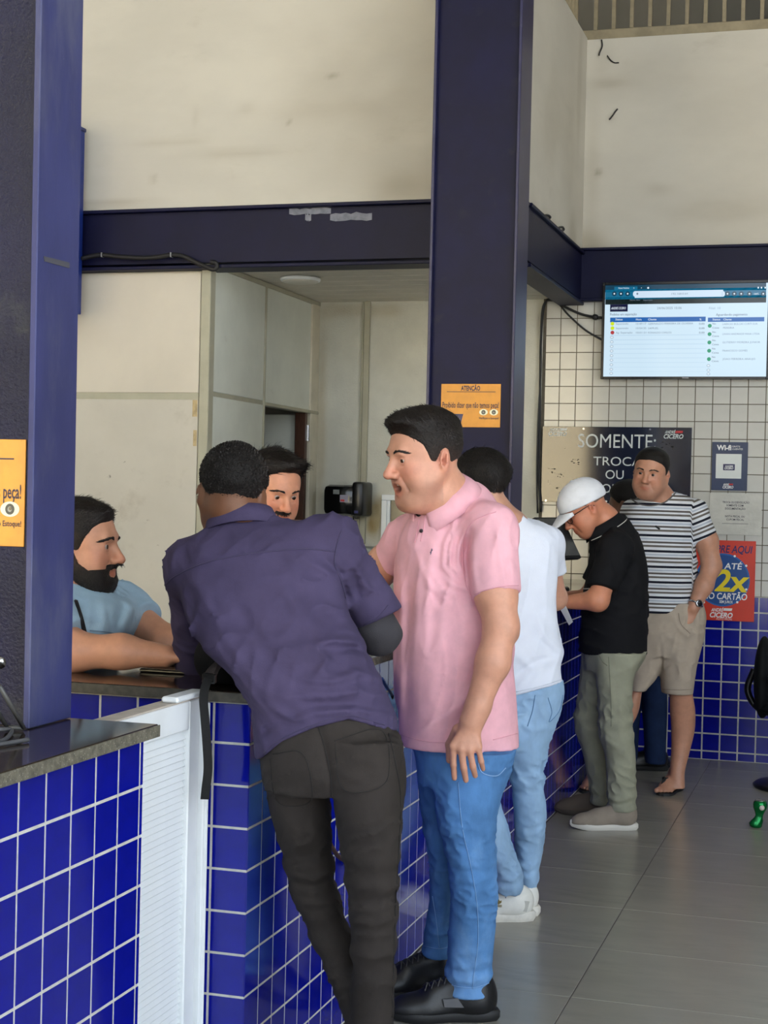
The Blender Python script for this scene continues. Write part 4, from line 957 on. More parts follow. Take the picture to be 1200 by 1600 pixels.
    sh = garment('work_shirt', o, SH, .0056, PURPLE, posts(folds(fl, D+.16), calm(posts(creases(0.0066, 68, 21, (1, 1, .8)), creases(0.0030, 124, 22)), [at(588, 966, D+.27), at(308, 1046, D+.45)]), hemcut))
    ST = SEAM('purple_stitch', (62, 54, 84))
    yoke = [[(258, 914), (275, 900), (320, 880), (375, 868), (430, 861), (480, 858), (522, 862)]]
    on_cloth(sh, yoke, .0018, 'yoke_seam', ST, sh); on_cloth(sh, [[(533, 830), (527, 850), (523, 880), (533, 910), (540, 935)]], .0018, 'armhole_seam', ST, sh)
    on_cloth(sh, [[(413, 1176), (445, 1152), (495, 1131), (545, 1118), (600, 1133)]], .0012, 'hem_stitch', ST, sh)
    on_cloth(sh, [[(568, 977), (590, 965), (606, 946)]], .0014, 'cuff_stitch', ST, sh)
    ring_collar('collar', PURPLE, sh, at(378, 815, D+.195), nrm(np.array([.0, 0, 1.0])+.32*HF-.12*HR), HF, [(.066, -.016), (.065, .012), (.068, .024), (.074, .023), (.082, .004), (.090, -.024)], .35, th=.0045, ell_=(.95, 1.02))
    # grey sleeves under the shirt
    GR = cloth('grey_undersleeve', (62, 60, 64))
    garment('undersleeve', o, chain([shr+(elr-shr)*.6, elr+HR*.005, wrr], [.050, .049, .040], .03), .006, GR, crumple(elr[2], .06, .002, 90, 3))
    garment('undersleeve', o, chain([shl+(ell_-shl)*.75, ell_, wl], [.052, .049, .040], .03), .006, GR)
    T = [stack([(1112, 412, 604, .10), (1150, 406, 620, .128), (1200, 408, 632, .135), (1235, 412, 632, .115)], D-.01, .03),
         stack([(1150, 500, 628, .115, -.02), (1200, 512, 632, .11, -.03), (1250, 520, 631, .105, -.03), (1300, 527, 628, .095, -.03), (1380, 540, 622, .080, -.02), (1440, 546, 621, .074, -.01), (1500, 549, 618, .070, 0), (1600, 548, 615, .066, .02), (1700, 552, 611, .064, .03), (1778, 556, 606, .064, .04)], D-.02, .02),
         stack([(1150, 404, 520, .115, .03), (1190, 410, 519, .11, .05), (1265, 422, 518, .10, .07), (1330, 440, 520, .088, .09), (1390, 453, 526, .080, .10), (1460, 483, 549, .072, .10), (1533, 513, 574, .066, .08), (1600, 540, 598, .062, .06), (1690, 556, 610, .06, .05), (1760, 560, 608, .06, .05)], D, .02)]
    tf = [([(455, 1370), (490, 1376), (522, 1360)], .008, 5), ([(452, 1388), (490, 1396), (525, 1380)], .007, 5), ([(460, 1408), (495, 1414), (530, 1400)], .006, 5), ([(448, 1352), (480, 1356), (518, 1342)], .006, 5), ([(545, 1440), (585, 1446), (620, 1436)], .006, 5), ([(546, 1460), (585, 1464), (618, 1458)], .005, 5), ([(550, 1490), (585, 1498), (616, 1490)], .005, 5), ([(548, 1420), (585, 1424), (622, 1412)], .005, 5),
          ([(524, 1230), (560, 1238), (604, 1222)], .005, 5), ([(497, 1130), (508, 1170), (516, 1215), (517, 1250)], -.010, 5), ([(520, 1200), (545, 1215), (580, 1225)], .004, 6), ([(570, 1280), (590, 1330), (585, 1400)], .004, 9), ([(430, 1250), (455, 1290), (465, 1340)], .004, 9)]
    tr = garment('jeans', o, T, .0056, TROUB, posts(folds(tf, D+.2), creases(0.0047, 88, 23, (1, 1, 1.4)), crumple(.62, .07, .0045, 95, 2), crumple(.45, .08, .004, 85, 3)))
    SM = SEAM('charcoal_stitch', (30, 27, 26))
    on_cloth(tr, [[(497, 1135), (508, 1170), (517, 1215), (519, 1255)]], .0012, 'seam', SM, tr); on_cloth(tr, [[(607, 1146), (617, 1190), (626, 1250), (622, 1340), (617, 1430), (612, 1590)]], .0012, 'seam', SM, tr)
    on_cloth(tr, [[(427, 1178), (473, 1178), (488, 1245), (456, 1260), (430, 1246), (422, 1185)]], .0010, 'back_pocket', SM, tr)
    on_cloth(tr, [[(522, 1158), (596, 1141), (606, 1215), (570, 1237), (533, 1228), (524, 1162)]], .0010, 'back_pocket', SM, tr)
    LB = M('dark_work_boot', (30, 28, 27), .5)
    shoe(o, FL(583, 1812), HF-.25*HR, LB, SEAM('boot_sole', (26, 25, 24)), .29, 1, 1.1, .028, .13)
    shoe(o, FL(588, 1775), HF-.35*HR, LB, SEAM('boot_sole2', (26, 25, 24)), .29, 1, 1.1, .028, .13)
    return o
PU = purple_man()

# ================================================================ 3. man in the white T-shirt and pale jeans, from behind
def white_man():
    D = 5.65
    S3 = skin('skin_white_tee_man', (196, 146, 122))
    hd = Head(at(752, 765, D+.06), frame(140, 10, 0), .98)
    P = hd.prims()+chain([hd.w(-.024, 0, -.03), at(776, 802, D+.04), at(790, 820, D+.03)], [.056, .055, .07], .03)
    P += [stack([(835, 765, 850, .07), (940, 750, 850, .09), (1050, 750, 860, .09)], D)]
    sr, sl = at(852, 850, D+.06), at(752, 850, D+.02); er, wr = at(868, 935, D+.22), at(832, 955, D+.42)
    P += [rc(at(800, 825, D), sr, .05, .045, .04), rc(at(790, 825, D), sl, .05, .045, .04)]
    P += chain([sr, er, wr], [.045, .040, .027], .03)+hand(wr, -HR+HF*.6, [0, 0, 1], -HF, .95)
    el, wl = at(700, 938, D+.16), at(690, 952, D+.36); P += chain([sl, el, wl], [.045, .040, .027], .03)+hand(wl, -HR+HF, [0, 0, 1], HF, .95)
    o = person('man in white T-shirt and pale blue jeans seen from behind, facing the counter', S3, P, .0058, hd, dict(blush=.06), None, FL(815, 1440))
    hx = ([-.12, -.09, -.05, -.03, -.012, .01, .03, .06, .08, .12], [-.062, -.062, -.048, .008, .022, -.006, .02, .05, .065, .07])
    V, F = islands_keep(*hd.hair(hx, lambda q: .012+.014*np.clip((q[:, 2]-.0)/.06, 0, 1), noise=.004, h=.006, freq=70), .1); hm = mesh('hair', V, F, HAIRB, o, True); hd.hair_tint(hm, V, *(-.06, -.02, (1.3, 1.25, 1.2))); hd.strands(V, F, hm, STRAND, lambda q: (-.3, 0, -1), .014, 3000, .0007, .16)
    SH = [stack([(812, 770, 832, .07, .04), (830, 752, 862, .105, .03), (868, 738, 871, .125, .01), (940, 733, 869, .13), (990, 733, 875, .135, 0), (1022, 735, 880, .14, 0), (1040, 736, 876, .138, 0), (1092, 738, 885, .138, -.01)], D, .03)]
    cr = nrm(er-sr); SH += [rc(at(795, 828, D+.03), sr, .060, .062, .05), rc(at(790, 828, D+.03), sl, .06, .06, .05), rc(sr, sr+(er-sr)*.8, .063, .058, .04, cuts=[(at(872, 896, D+.14), nrm(cr*.5-np.array([0, 0, 1.0])))]), rc(sl, sl+(el-sl)*.7, .063, .06, .04, cuts=[(sl+(el-sl)*.55, nrm(el-sl))])]
    def hemcut(Pp, d):
        x, y, z = pix(Pp); return smax(d, (y-np.interp(x, [730, 806, 884, 900], [1098, 1087, 1066, 1062]))*z/FPX, .006)
    fl = [([(838, 960), (855, 1000), (878, 1020)], .009, 6), ([(800, 1020), (830, 1042), (870, 1030)], .008, 6), ([(806, 1055), (825, 1040), (850, 1030), (876, 1028)], -.009, 5), ([(808, 1075), (825, 1055), (840, 1045)], .006, 5), ([(830, 1070), (845, 1050), (852, 1040)], .005, 5), ([(845, 1000), (862, 1018), (876, 1024)], -.006, 5), ([(820, 870), (830, 930), (838, 990)], .003, 10), ([(862, 840), (868, 870), (872, 895)], .004, 5)]
    sh = garment('t_shirt', o, SH, .0062, TEEW, posts(folds(fl, D+.08), calm(creases(0.0066, 57, 31, (1, 1, .6)), [at(872, 896, D+.14)]), hemcut))
    on_cloth(sh, [[(806, 1081), (845, 1072), (882, 1060)]], .0014, 'hem_stitch', SEAM('white_seam', (206, 212, 224)), sh)
    J = [stack([(1060, 742, 880, .125), (1087, 745, 881, .13), (1135, 752, 866, .125), (1165, 760, 850, .11)], D, .03),
         stack([(1110, 782, 874, .11, -.01), (1135, 786, 865, .105, -.01), (1190, 793, 853, .09, -.01), (1232, 799, 850, .080, 0), (1270, 803, 854, .075, 0), (1317, 804, 850, .072, .02), (1353, 807, 843, .066, .03), (1386, 811, 840, .062, .04)], D, .02),
         stack([(1110, 742, 820, .11, -.06), (1180, 735, 795, .10, -.08), (1234, 730, 778, .085, -.08), (1289, 738, 794, .078, -.08), (1332, 754, 805, .074, -.09), (1365, 771, 816, .070, -.09), (1397, 773, 816, .068, -.09)], D, .02)]
    jf = [([(792, 1190), (815, 1160), (850, 1135)], .006, 5), ([(800, 1200), (815, 1225), (848, 1238)], .006, 5), ([(808, 1350), (825, 1358), (842, 1346)], .007, 4), ([(812, 1368), (828, 1372), (840, 1362)], .006, 4), ([(775, 1370), (800, 1376), (816, 1362)], .008, 4), ([(800, 1120), (830, 1140), (862, 1138)], .006, 5), ([(812, 1290), (825, 1310), (846, 1300)], .004, 5), ([(840, 1095), (850, 1120), (862, 1134)], .004, 4)]
    je = garment('jeans', o, J, .006, JEANL, posts(folds(jf, D+.1), creases(0.0057, 81, 14, (1, 1, 1.3)), crumple(.10, .05, .005, 100, 7), crumple(.5, .08, .004, 80, 8)))
    PS = SEAM('jean_stitch', (96, 132, 172)); on_cloth(je, [[(836, 1086), (832, 1110), (824, 1135)]], .0016, 'seam', PS, je); on_cloth(je, [[(856, 1090), (862, 1112), (858, 1128), (874, 1110), (879, 1086)]], .0014, 'back_pocket', PS, je)
    WS = M('white_leather', (226, 224, 216), .45, var=.05, vs=20); WSO = M('white_sole', (218, 214, 204), .6, var=.08, vs=30)
    s1, w = shoe(o, FL(829, 1437), -HR-.14*HF, WS, WSO, .29, 1.0, .95, .036, .080, ank=.075)
    MB().slab([(-.02, -.03), (.035, -.026), (.02, .012), (-.03, .006)], w(.045, .0405, .070), -HR, [0, 0, 1.0], nrm(np.cross(-HR, [0, 0, 1.0])), .003).build('heel_panel', M('grey_suede', (190, 188, 180), .8), s1)
    s2, w2 = shoe(o, FL(837, 1430), -HR*.9+.30*HF, WS, WSO, .29, 1.0, .95, .036, .080, ank=.07)
    MB().tube(curve_pts([w(.032, .012, .098), w(.042, .034, .092), w(.075, .0385, .086), w(.105, .034, .090), w(.118, .014, .096)], 5), .004, 6).build('collar_lining', M('navy_lining', (24, 28, 52), .8), s1, True)
    garment('sock', o, chain([at(797, 1385, D-.06), at(799, 1406, D-.06)], [.036, .036]), .005, SEAM('lilac_sock', (190, 188, 214)))
    # three-leaf mark on the shoe side
    EM = M('gold_mark', (120, 104, 50), .5); c0 = w(.128, .0435, .068); uu, vv, n_ = -HR, np.array([0, 0, 1.0]), -HF; g = MB()
    for a, L in ((0, .020), (38, .018), (-38, .018)):
        r = math.radians(a); d2 = (math.sin(r), math.cos(r)); pr = (d2[1], -d2[0])
        g.slab([(0, 0), (d2[0]*L*.6+pr[0]*.0045, d2[1]*L*.6+pr[1]*.0045), (d2[0]*L, d2[1]*L), (d2[0]*L*.6-pr[0]*.0045, d2[1]*L*.6-pr[1]*.0045)], c0, uu, vv, n_, .002)
    for k in range(2): g.slab([(-.012, -.004-.005*k), (.012, -.004-.005*k), (.012, -.0015-.005*k), (-.012, -.0015-.005*k)], c0, uu, vv, n_, .002)
    g.build('emblem', EM, s1, kind='stuff')
    return o
WM = white_man()

# ================================================================ 4. man in the white cap and black polo
def cap_man():
    D = 7.3
    S4 = skin('skin_cap_man', (198, 132, 102))
    hd = Head(at(915, 796, D-.05), frame(84, 33, 0), 1.02, jaw=1.0, nose=1.02)
    P = hd.prims()+chain([hd.w(-.03, 0, -.025), at(944, 812, D-.03), at(955, 830, D-.02)], [.064, .064, .08], .03)
    P += [stack([(850, 925, 990, .10), (900, 925, 1000, .12), (990, 915, 1000, .12)], D)]
    sn, sf = at(962, 858, D-.17), at(952, 858, D+.17); en, wn = at(934, 938, D-.24), at(884, 941, D-.14)
    P += [rc(at(960, 845, D), sn, .05, .05, .05), rc(at(955, 845, D), sf, .05, .05, .05)]
    P += chain([sn, en, wn], [.052, .047, .031], .03)+hand(wn, -HR*1.0+.25*HF+np.array([0, 0, .32]), nrm(np.array([0, 0, 1.0])-.3*HF), HF+.2*np.array([0, 0, 1.0]), .98, (.3, .45, .3))
    ef, wf = at(920, 935, D+.20), at(880, 934, D+.08); P += chain([sf, ef, wf], [.05, .045, .03], .03)+hand(wf, -HR+np.array([0, 0, .2]), [0, 0, 1], -HF, .95, (.3, .45, .3))
    o = person('older man in white cap, glasses and black polo reading at the counter', S4, P, .0058, hd, dict(stubble=.15, blush=.2), None, FL(950, 1285))
    hx = ([-.12, -.09, -.05, -.03, -.012, .01, .03, .06, .08, .12], [-.03, -.03, -.02, .012, .024, .02, .06, .09, .1, .1])
    V, F = hd.hair(hx, lambda q: .0016+0*q[:, 0], noise=.0006, h=.005); mesh('hair', *islands_keep(V, F, .05), M('grey_stubble_hair', (120, 96, 82), .7), o, True)
    # cap: crown shell and curved brim
    CW = cloth('white_cap', (226, 228, 234)); W = 1.05
    cr = [hd.E((-.012, 0, .046), (.112, .088, .098), .02), hd.E((.028, 0, .035), (.080, .080, .088), .03)]
    pl = (hd.w(.06, 0, .034), nrm(hd.R@np.array([.12, 0, -1.0]))); cut = lambda P_, d: smax(d, (P_-pl[0])@pl[1], .004)
    cp = garment('cap', o, cr, .005, CW, cut)
    V, F = [], []
    na, nr = 17, 6
    for i in range(na):
        a = -1.15+2.3*i/(na-1)
        for j in range(nr):
            t = j/(nr-1); r0 = .092; x = .020+(r0+.080*t*max(0, math.cos(a/1.15*math.pi/2))**.8)*math.cos(a*.82); y = (.083+.008*t*math.cos(a/1.15*math.pi/2))*math.sin(a)/math.sin(1.15)
            V.append(hd.w(x, y, .042-.024*t*math.cos(a/1.15*math.pi/2)-.016*t*t*math.cos(a/1.15*math.pi/2)-.010*(abs(a)/1.15)**2-.016*t*(abs(a)/1.15)**1.5))
    for i in range(na-1):
        for j in range(nr-1): F.append((i*nr+j, i*nr+j+1, (i+1)*nr+j+1, (i+1)*nr+j))
    b = mesh('brim', V, F, CW, cp, True); b.modifiers.new('t', 'SOLIDIFY').thickness = .004
    MB().lathe([(.0, .003), (.008, .002), (.009, 0)], hd.w(-.01, 0, .1445), hd.R[:, 2], 12).build('cap_button', CW, cp, True)
    # spectacles
    m = MB()
    for q in (1, -1):
        m.tube(curve_pts([hd.w(.100, .010*q, .012), hd.w(.098, .034*q, .022), hd.w(.088, .054*q, .014), hd.w(.090, .050*q, -.010), hd.w(.100, .028*q, -.014), hd.w(.102, .012*q, -.004), hd.w(.100, .010*q, .012)], 4), .0016, 5)
        m.tube([hd.w(.088, .056*q, .014), hd.w(.040, .077*q, .017), hd.w(-.010, .082*q, .018), hd.w(-.028, .083*q, .004)], .0020, 5)
    m.tube([hd.w(.101, .011, .008), hd.w(.104, 0, .010), hd.w(.101, -.011, .008)], .0016, 5).build('spectacles', M('dark_frame', (30, 24, 22), .3), o, True)
    SH = [stack([(803, 945, 975, .06), (822, 930, 991, .11), (850, 924, 1003, .15), (890, 918, 1011, .17), (940, 910, 1012, .18), (990, 906, 1011, .178), (1020, 904, 1010, .172)], D, .03)]
    SH += [rc(at(955, 838, D), sn, .068, .070, .05), rc(at(950, 838, D), sf, .068, .066, .05)]
    cn = nrm(en-sn); SH += [rc(sn, en, .074, .072, .04, cuts=[(sn+(en-sn)*.78, nrm(cn+.1*HR))]), rc(sf, ef, .07, .068, .04, cuts=[(sf+(ef-sf)*.7, nrm(ef-sf))])]
    fl = [([(955, 870), (965, 900), (958, 950)], -.008, 5), ([(960, 930), (985, 920), (1008, 905)], .005, 5), ([(930, 850), (925, 880), (918, 910)], .004, 5), ([(985, 850), (1000, 890), (1008, 940)], .004, 6), ([(958, 960), (985, 965), (1010, 985)], .004, 6), ([(912, 960), (914, 990), (912, 1012)], .004, 5)]
    def vent(Pp, d):
        x, y, z = pix(Pp); return np.where(z < D, np.maximum(d, (5.5-np.abs(x-(945-(1015-y)*.05))*1.0-(1015-y)*.35)*z/FPX), d)
    sh = garment('polo_shirt', o, SH, .0062, BLK, posts(folds(fl, D), calm(creases(0.0076, 57, 41, (1, 1, .8)), [sn+(en-sn)*.78])))
    tf = nrm(-HR-.1*HF)
    col = ring_collar('collar', BLK, sh, at(945, 824, D-.03), nrm(np.array([0, 0, .86])+.52*tf), tf, [(.076, -.03), (.074, .010), (.078, .030), (.084, .030), (.094, .006), (.104, -.026)], .32, th=.004, ell_=(1.05, .98))
    WT = SEAM('white_tipping', (214, 212, 204))
    on_cloth(sh, [[(912, 920), (925, 920), (940, 923), (953, 927)]], .0028, 'sleeve_tipping', WT, sh)
    nc, ax = at(945, 824, D-.03), nrm(np.array([0, 0, .86])+.52*tf); lf = np.cross(ax, nrm(tf-ax*(tf@ax))); fw = nrm(tf-ax*(tf@ax)); pts = []
    for k in range(25):
        a = .5+(2*math.pi-1.0)*k/24; pts.append(nc+ax*-.014+.1025*(math.cos(a)*fw*1.05+math.sin(a)*lf*.98))
    MB().tube(pts, .0022, 5).build('collar_tipping', WT, sh, True)
    T = [stack([(1003, 908, 1008, .15), (1022, 911, 1008, .15), (1048, 915, 994, .13)], D, .03),
         stack([(1018, 926, 1009, .11, -.08), (1053, 930, 991, .10, -.09), (1095, 934, 988, .088, -.10), (1146, 936, 990, .084, -.10), (1185, 946, 993, .078, -.10), (1239, 948, 994, .074, -.10), (1264, 950, 992, .072, -.10)], D, .02),
         stack([(1020, 909, 985, .11, .08), (1086, 903, 955, .09, .10), (1116, 897, 946, .082, .11), (1146, 900, 946, .078, .12), (1182, 912, 950, .074, .13), (1236, 921, 954, .07, .14), (1256, 924, 952, .07, .14)], D, .02)]
    tf_ = [([(948, 1246), (970, 1252), (993, 1244)], .008, 3.5), ([(950, 1258), (972, 1262), (991, 1256)], .007, 3), ([(940, 1150), (955, 1162), (975, 1175)], .007, 4), ([(938, 1120), (960, 1130), (986, 1120)], .004, 4), ([(985, 1040), (972, 1050), (955, 1052)], .006, 4), ([(1000, 1030), (985, 1045), (990, 1060)], .005, 4), ([(918, 1140), (935, 1143), (944, 1140)], .006, 3), ([(950, 1060), (958, 1100), (972, 1140)], .004, 5)]
    tr = garment('trousers', o, T, .0062, KHAKI, posts(folds(tf_, D+.2), creases(0.0066, 74, 44, (1, 1, 1.1)), crumple(.10, .05, .006, 100, 9), crumple(.5, .08, .004, 80, 10)))
    KS = SEAM('khaki_seam', (118, 118, 100)); on_cloth(tr, [[(951, 1026), (953, 1060), (955, 1100), (955, 1135)]], .0016, 'seam', KS, tr); on_cloth(tr, [[(936, 1022), (942, 1034), (949, 1040)]], .002, 'pocket_edge', KS, tr)
    TS = M('taupe_canvas', (142, 130, 116), .8, var=.06, vs=30); WSO = M('pale_sole', (214, 210, 200), .6)
    shoe(o, FL(991, 1296), -HR-.06*HF, TS, WSO, .30, 1, .92, .032, .085); shoe(o, FL(960, 1274), -HR+.05*HF, M('brown_canvas', (92, 80, 70), .8), SEAM('dark_sole', (70, 62, 56)), .29, 1, .92, .03, .085)
    return o
CM = cap_man()

# ================================================================ 5. man in the striped T-shirt and beige shorts
def stripe_mat():
    m = M('striped_jersey', (218, 220, 224), .85, bump=.4, bs=420, bd=.002, spec=.2); t = m.node_tree; N = t.nodes
    a = N.new('ShaderNodeAttribute'); a.attribute_name = 'Stripe'; f = N.new('ShaderNodeMath'); f.operation = 'FRACT'; t.links.new(a.outputs['Fac'], f.inputs[0])
    r = N.new('ShaderNodeValToRGB'); r.color_ramp.interpolation = 'CONSTANT'; t.links.new(f.outputs[0], r.inputs[0]); e = r.color_ramp.elements
    W_, DK, GR, G2, PB = (216, 218, 222), (26, 28, 40), (104, 98, 92), (92, 86, 82), (176, 184, 196)
    e[0].position = 0; e[0].color = (*lin(DK), 1); e[1].position = .15; e[1].color = (*lin(W_), 1)
    for ps, cl in ((.33, GR), (.46, W_), (.58, G2), (.70, W_), (.80, PB), (.90, W_)): x = e.new(ps); x.color = (*lin(cl), 1)
    t.links.new(r.outputs[0], N['Principled BSDF'].inputs['Base Color']); return m
def striped_man():
    D = 8.1
    S5 = skin('skin_striped_man', (190, 138, 112))
    hd = Head(at(1017, 741, D-.06), frame(24, 6, -7), 1.02, wide=1.06, jaw=1.15, chin=1.0)
    P = hd.prims()+chain([hd.w(-.02, 0, -.04), at(1032, 780, D-.02), at(1035, 800, D)], [.066, .068, .09], .03)
    P += [stack([(810, 1005, 1070, .08), (880, 990, 1075, .11), (950, 992, 1080, .11)], D)]
    sl, sr = at(1084, 800, D-.05), at(990, 800, D+.10); el, wl = at(1112, 884, D-.06), at(1083, 950, D-.12)
    P += [rc(at(1040, 795, D), sl, .055, .052, .05), rc(at(1025, 795, D), sr, .055, .05, .05)]
    P += chain([sl, at(1104, 845, D-.06), el], [.055, .056, .048], .03)+chain([el, at(1100, 915, D-.10), wl], [.048, .044, .032], .03)
    P += hand(wl, nrm(at(1066, 985, D-.13)-wl), -HF*.9+HR*.5, -HR, .95, (.2, .3, .2))
    er, wr = at(975, 890, D+.12), at(985, 950, D-.02); P += chain([sr, er, wr], [.052, .045, .03], .03)+hand(wr, [0, 0, -1], -HF, HR, .95)
    # legs below the shorts and bare feet
    P += [stack([(1040, 1042, 1080, .07, -.02), (1083, 1046, 1082, .065, -.02), (1110, 1047, 1086, .062, 0), (1140, 1049, 1085, .060, .02), (1175, 1049, 1077, .050, .02), (1205, 1047, 1070, .040, .0), (1231, 1047, 1070, .040, -.02)], D, .02),
          stack([(1040, 985, 1012, .07, .0), (1078, 982, 1003, .06, -.02), (1120, 962, 994, .055, -.02), (1170, 935, 960, .048, 0), (1205, 919, 940, .040, 0), (1222, 916, 938, .04, 0)], D, .02)]
    def foot(hp, d, sgn):
        d = nrm([d[0], d[1], 0]); l = np.cross([0, 0, 1.0], d); R = np.column_stack([d, l, [0, 0, 1.0]]); o_ = np.array([hp[0], hp[1], .014]); w = lambda x, y, z: o_+R@np.array([x, y, z])
        q = [rc(w(.03, 0, .03), w(.03, 0, .09), .032, .036, .03), rc(w(.03, 0, .028), w(.16, 0, .024), .031, .028, .03), rc(w(.05, 0, .06), w(.15, .008*sgn, .034), .034, .026, .03), ell(w(.165, 0, .022), R, (.045, .041, .020), .02)]
        for i, (y, L, r) in enumerate(((.027, .235, .0145), (.008, .232, .0105), (-.008, .224, .010), (-.022, .214, .0095), (-.035, .200, .009))): q.append(rc(w(.17, y*sgn*.9, .016), w(L, y*1.12*sgn, .010), r, r*.9, .003))
        return q, w
    d1 = nrm(-HF*.85-HR*.5); d2 = nrm(-HF*.85-HR*.45)
    h1, h2 = FL(1059, 1233), FL(939, 1229); f1, w1 = foot(h1, d1, -1); f2, w2 = foot(h2, d2, 1); P += f1+f2
    o = person('man in striped T-shirt and beige shorts, one hand in pocket, wearing flip-flops', S5, P, .0056, hd, dict(stubble=.45, blush=.15), None, FL(1000, 1238))
    hd.eyes(o, IRIS_B, (0, .05)); hd.brow(o, BROWM, 0, .003, .001)
    hx = ([-.12, -.09, -.05, -.03, -.012, .012, .022, .04, .060, .075, .088, .12], [-.055, -.055, -.045, .008, .022, -.004, .015, .045, .066, .074, .080, .085])
    V, F = islands_keep(*hd.hair(hx, lambda q: .003+.006*np.clip((q[:, 2]-.04)/.06, 0, 1), noise=.0012, h=.0045, freq=150), .1); hm = mesh('hair', V, F, HAIRB, o, True); hd.hair_tint(hm, V, *(-.02, .06, (3.4, 3.0, 2.7)))
    SH = [stack([(772, 1012, 1064, .07), (790, 985, 1084, .10), (815, 976, 1090, .12), (850, 974, 1086, .145), (890, 974, 1090, .16), (930, 978, 1083, .158), (956, 980, 1076, .15)], D, .03)]
    cl = nrm(at(1100, 842, D-.06)-sl); SH += [rc(at(1045, 790, D), sl, .062, .066, .05), rc(at(1025, 790, D), sr, .062, .06, .05), rc(sl, at(1112, 868, D-.06), .068, .068, .035, cuts=[(at(1100, 842, D-.06), nrm(cl+.12*HR))]), rc(sr, er, .064, .064, .035, cuts=[(sr+(er-sr)*.55, nrm(er-sr))])]
    fl = [([(1010, 868), (1040, 878), (1062, 872)], .008, 4), ([(1050, 885), (1065, 872), (1080, 866)], .009, 4), ([(1040, 900), (1060, 885), (1075, 880)], -.006, 4), ([(1000, 880), (1030, 890), (1060, 895)], .005, 4), ([(1080, 800), (1076, 825), (1080, 845)], -.008, 4), ([(1010, 930), (1040, 940), (1072, 930)], .005, 5), ([(1015, 905), (1045, 915), (1078, 905)], .005, 5)]
    V, F = solid(SH, .0058, posts(folds(fl, D), calm(creases(0.0066, 68, 51), [at(1100, 842, D-.06), at(1030, 957, D-.15), at(1065, 955, D-.15)]))); V, F = islands_keep(V, F, .03)
    sh = mesh('t_shirt', V, F, stripe_mat(), o, True)
    # woven stripes: alternating dark navy / grey-brown / pale blue bands following the cloth
    z = V[:, 2].copy(); ax = nrm(sl-at(1112, 868, D-.06)); arm = (V-at(1100, 842, D-.06))@ax; x, y, zz = pix(V)
    inarm = np.clip((x-np.interp(y, [780, 800, 850], [1083, 1079, 1081]))/2.0, 0, 1)
    s = z*(1-inarm)+(at(1100, 842, D)[2]+arm)*inarm+.006*wob(V, 12, 77)
    at_ = sh.data.attributes.new('Stripe', 'FLOAT', 'POINT'); at_.data.foreach_set('value', (s/.0780+40).astype(np.float32))
    on_cloth(sh, [[(1024, 822), (1028, 825), (1031, 827)]], .005, 'chest_emblem', BLACK_M, sh)
    on_cloth(sh, [[(986, 780), (1000, 788), (1020, 790), (1040, 784), (1058, 768)]], .004, 'neck_rib', SEAM('grey_rib', (96, 92, 90)), sh)
    T = [stack([(940, 985, 1098, .145), (965, 984, 1103, .15), (1000, 985, 1097, .14), (1025, 986, 1090, .12)], D, .03),
         stack([(985, 1028, 1100, .12, -.02), (1041, 1031, 1088, .108, -.03), (1083, 1034, 1082, .10, -.03)], D, .02), stack([(985, 984, 1050, .12, .02), (1047, 982, 1032, .105, .0), (1078, 980, 1008, .10, -.02)], D, .02)]
    tf_ = [([(1050, 960), (1062, 985), (1075, 995)], .007, 3), ([(1038, 990), (1050, 1000), (1070, 1005)], .004, 4), ([(1085, 960), (1082, 985), (1072, 1000)], .006, 3), ([(1050, 1020), (1062, 1040), (1064, 1075)], .004, 5), ([(1030, 1000), (1032, 1020), (1034, 1045)], -.006, 3)]
    tr = garment('shorts', o, T, .006, BEIGE, posts(folds(tf_, D), calm(creases(0.0066, 68, 54), [at(1058, 1083, D-.03), at(995, 1075, D)], .10, .16))); BS = SEAM('beige_seam', (140, 126, 112))
    on_cloth(tr, [[(1060, 958), (1064, 975), (1078, 990)]], .002, 'pocket_edge', BS, tr); on_cloth(tr, [[(1036, 1077), (1060, 1078), (1080, 1077)]], .0014, 'hem_stitch', BS, tr)
    # watch
    wc = wl+(el-wl)*.10; ax = nrm(el-wl); m = MB(); rp = []
    for k in range(19):
        a = 2*math.pi*k/18; u = nrm(np.cross(ax, HR)); v = np.cross(ax, u); rp.append(wc+.0365*(math.cos(a)*u+math.sin(a)*v))
    wt = MB().tube(rp, .006, 6, False).build('watch_strap', CHROME, o, True)
    nface = nrm(-HF*.9+.25*HR-ax*(-HF*.9+.25*HR).dot(ax)); fc = wc+nface*.036
    MB().lathe([(.0, .010), (.016, .010), (.0195, .008), (.0195, 0), (.017, -.003)], fc, nface, 20).build('watch_case', CHROME, wt, True)
    MB().lathe([(.0, .0112), (.0145, .0112), (.0145, .0095)], fc, nface, 20).build('watch_dial', M('dial', (30, 34, 40), .2), wt, True)
    # flip-flops
    for hp, d, w, lb in ((h1, d1, w1, None), (h2, d2, w2, None)):
        l = np.cross([0, 0, 1.0], d); xs = np.linspace(-.015, .245, 13); hw = [.020, .034, .036, .036, .034, .033, .035, .039, .043, .045, .044, .036, .012]
        poly = [(x, y) for x, y in zip(xs, hw)][::-1]+[(x, -y) for x, y in zip(xs, hw)]
        so = MB().slab(poly, np.array([hp[0], hp[1], .0]), d, l, [0, 0, 1.0], .0145).build('flip_flop', RUBBER, o)
        q = 1 if w is w2 else -1
        MB().tube(curve_pts([w(.188, .018*q, .036), w(.168, .012*q, .062), w(.12, .038, .058), w(.085, .046, .016)], 6), .0058, 6).tube(curve_pts([w(.188, .018*q, .036), w(.168, .008*q, .062), w(.12, -.038, .058), w(.085, -.046, .016)], 6), .0058, 6).build('strap', RUBBER, so, True)
    return o
SM_ = striped_man()

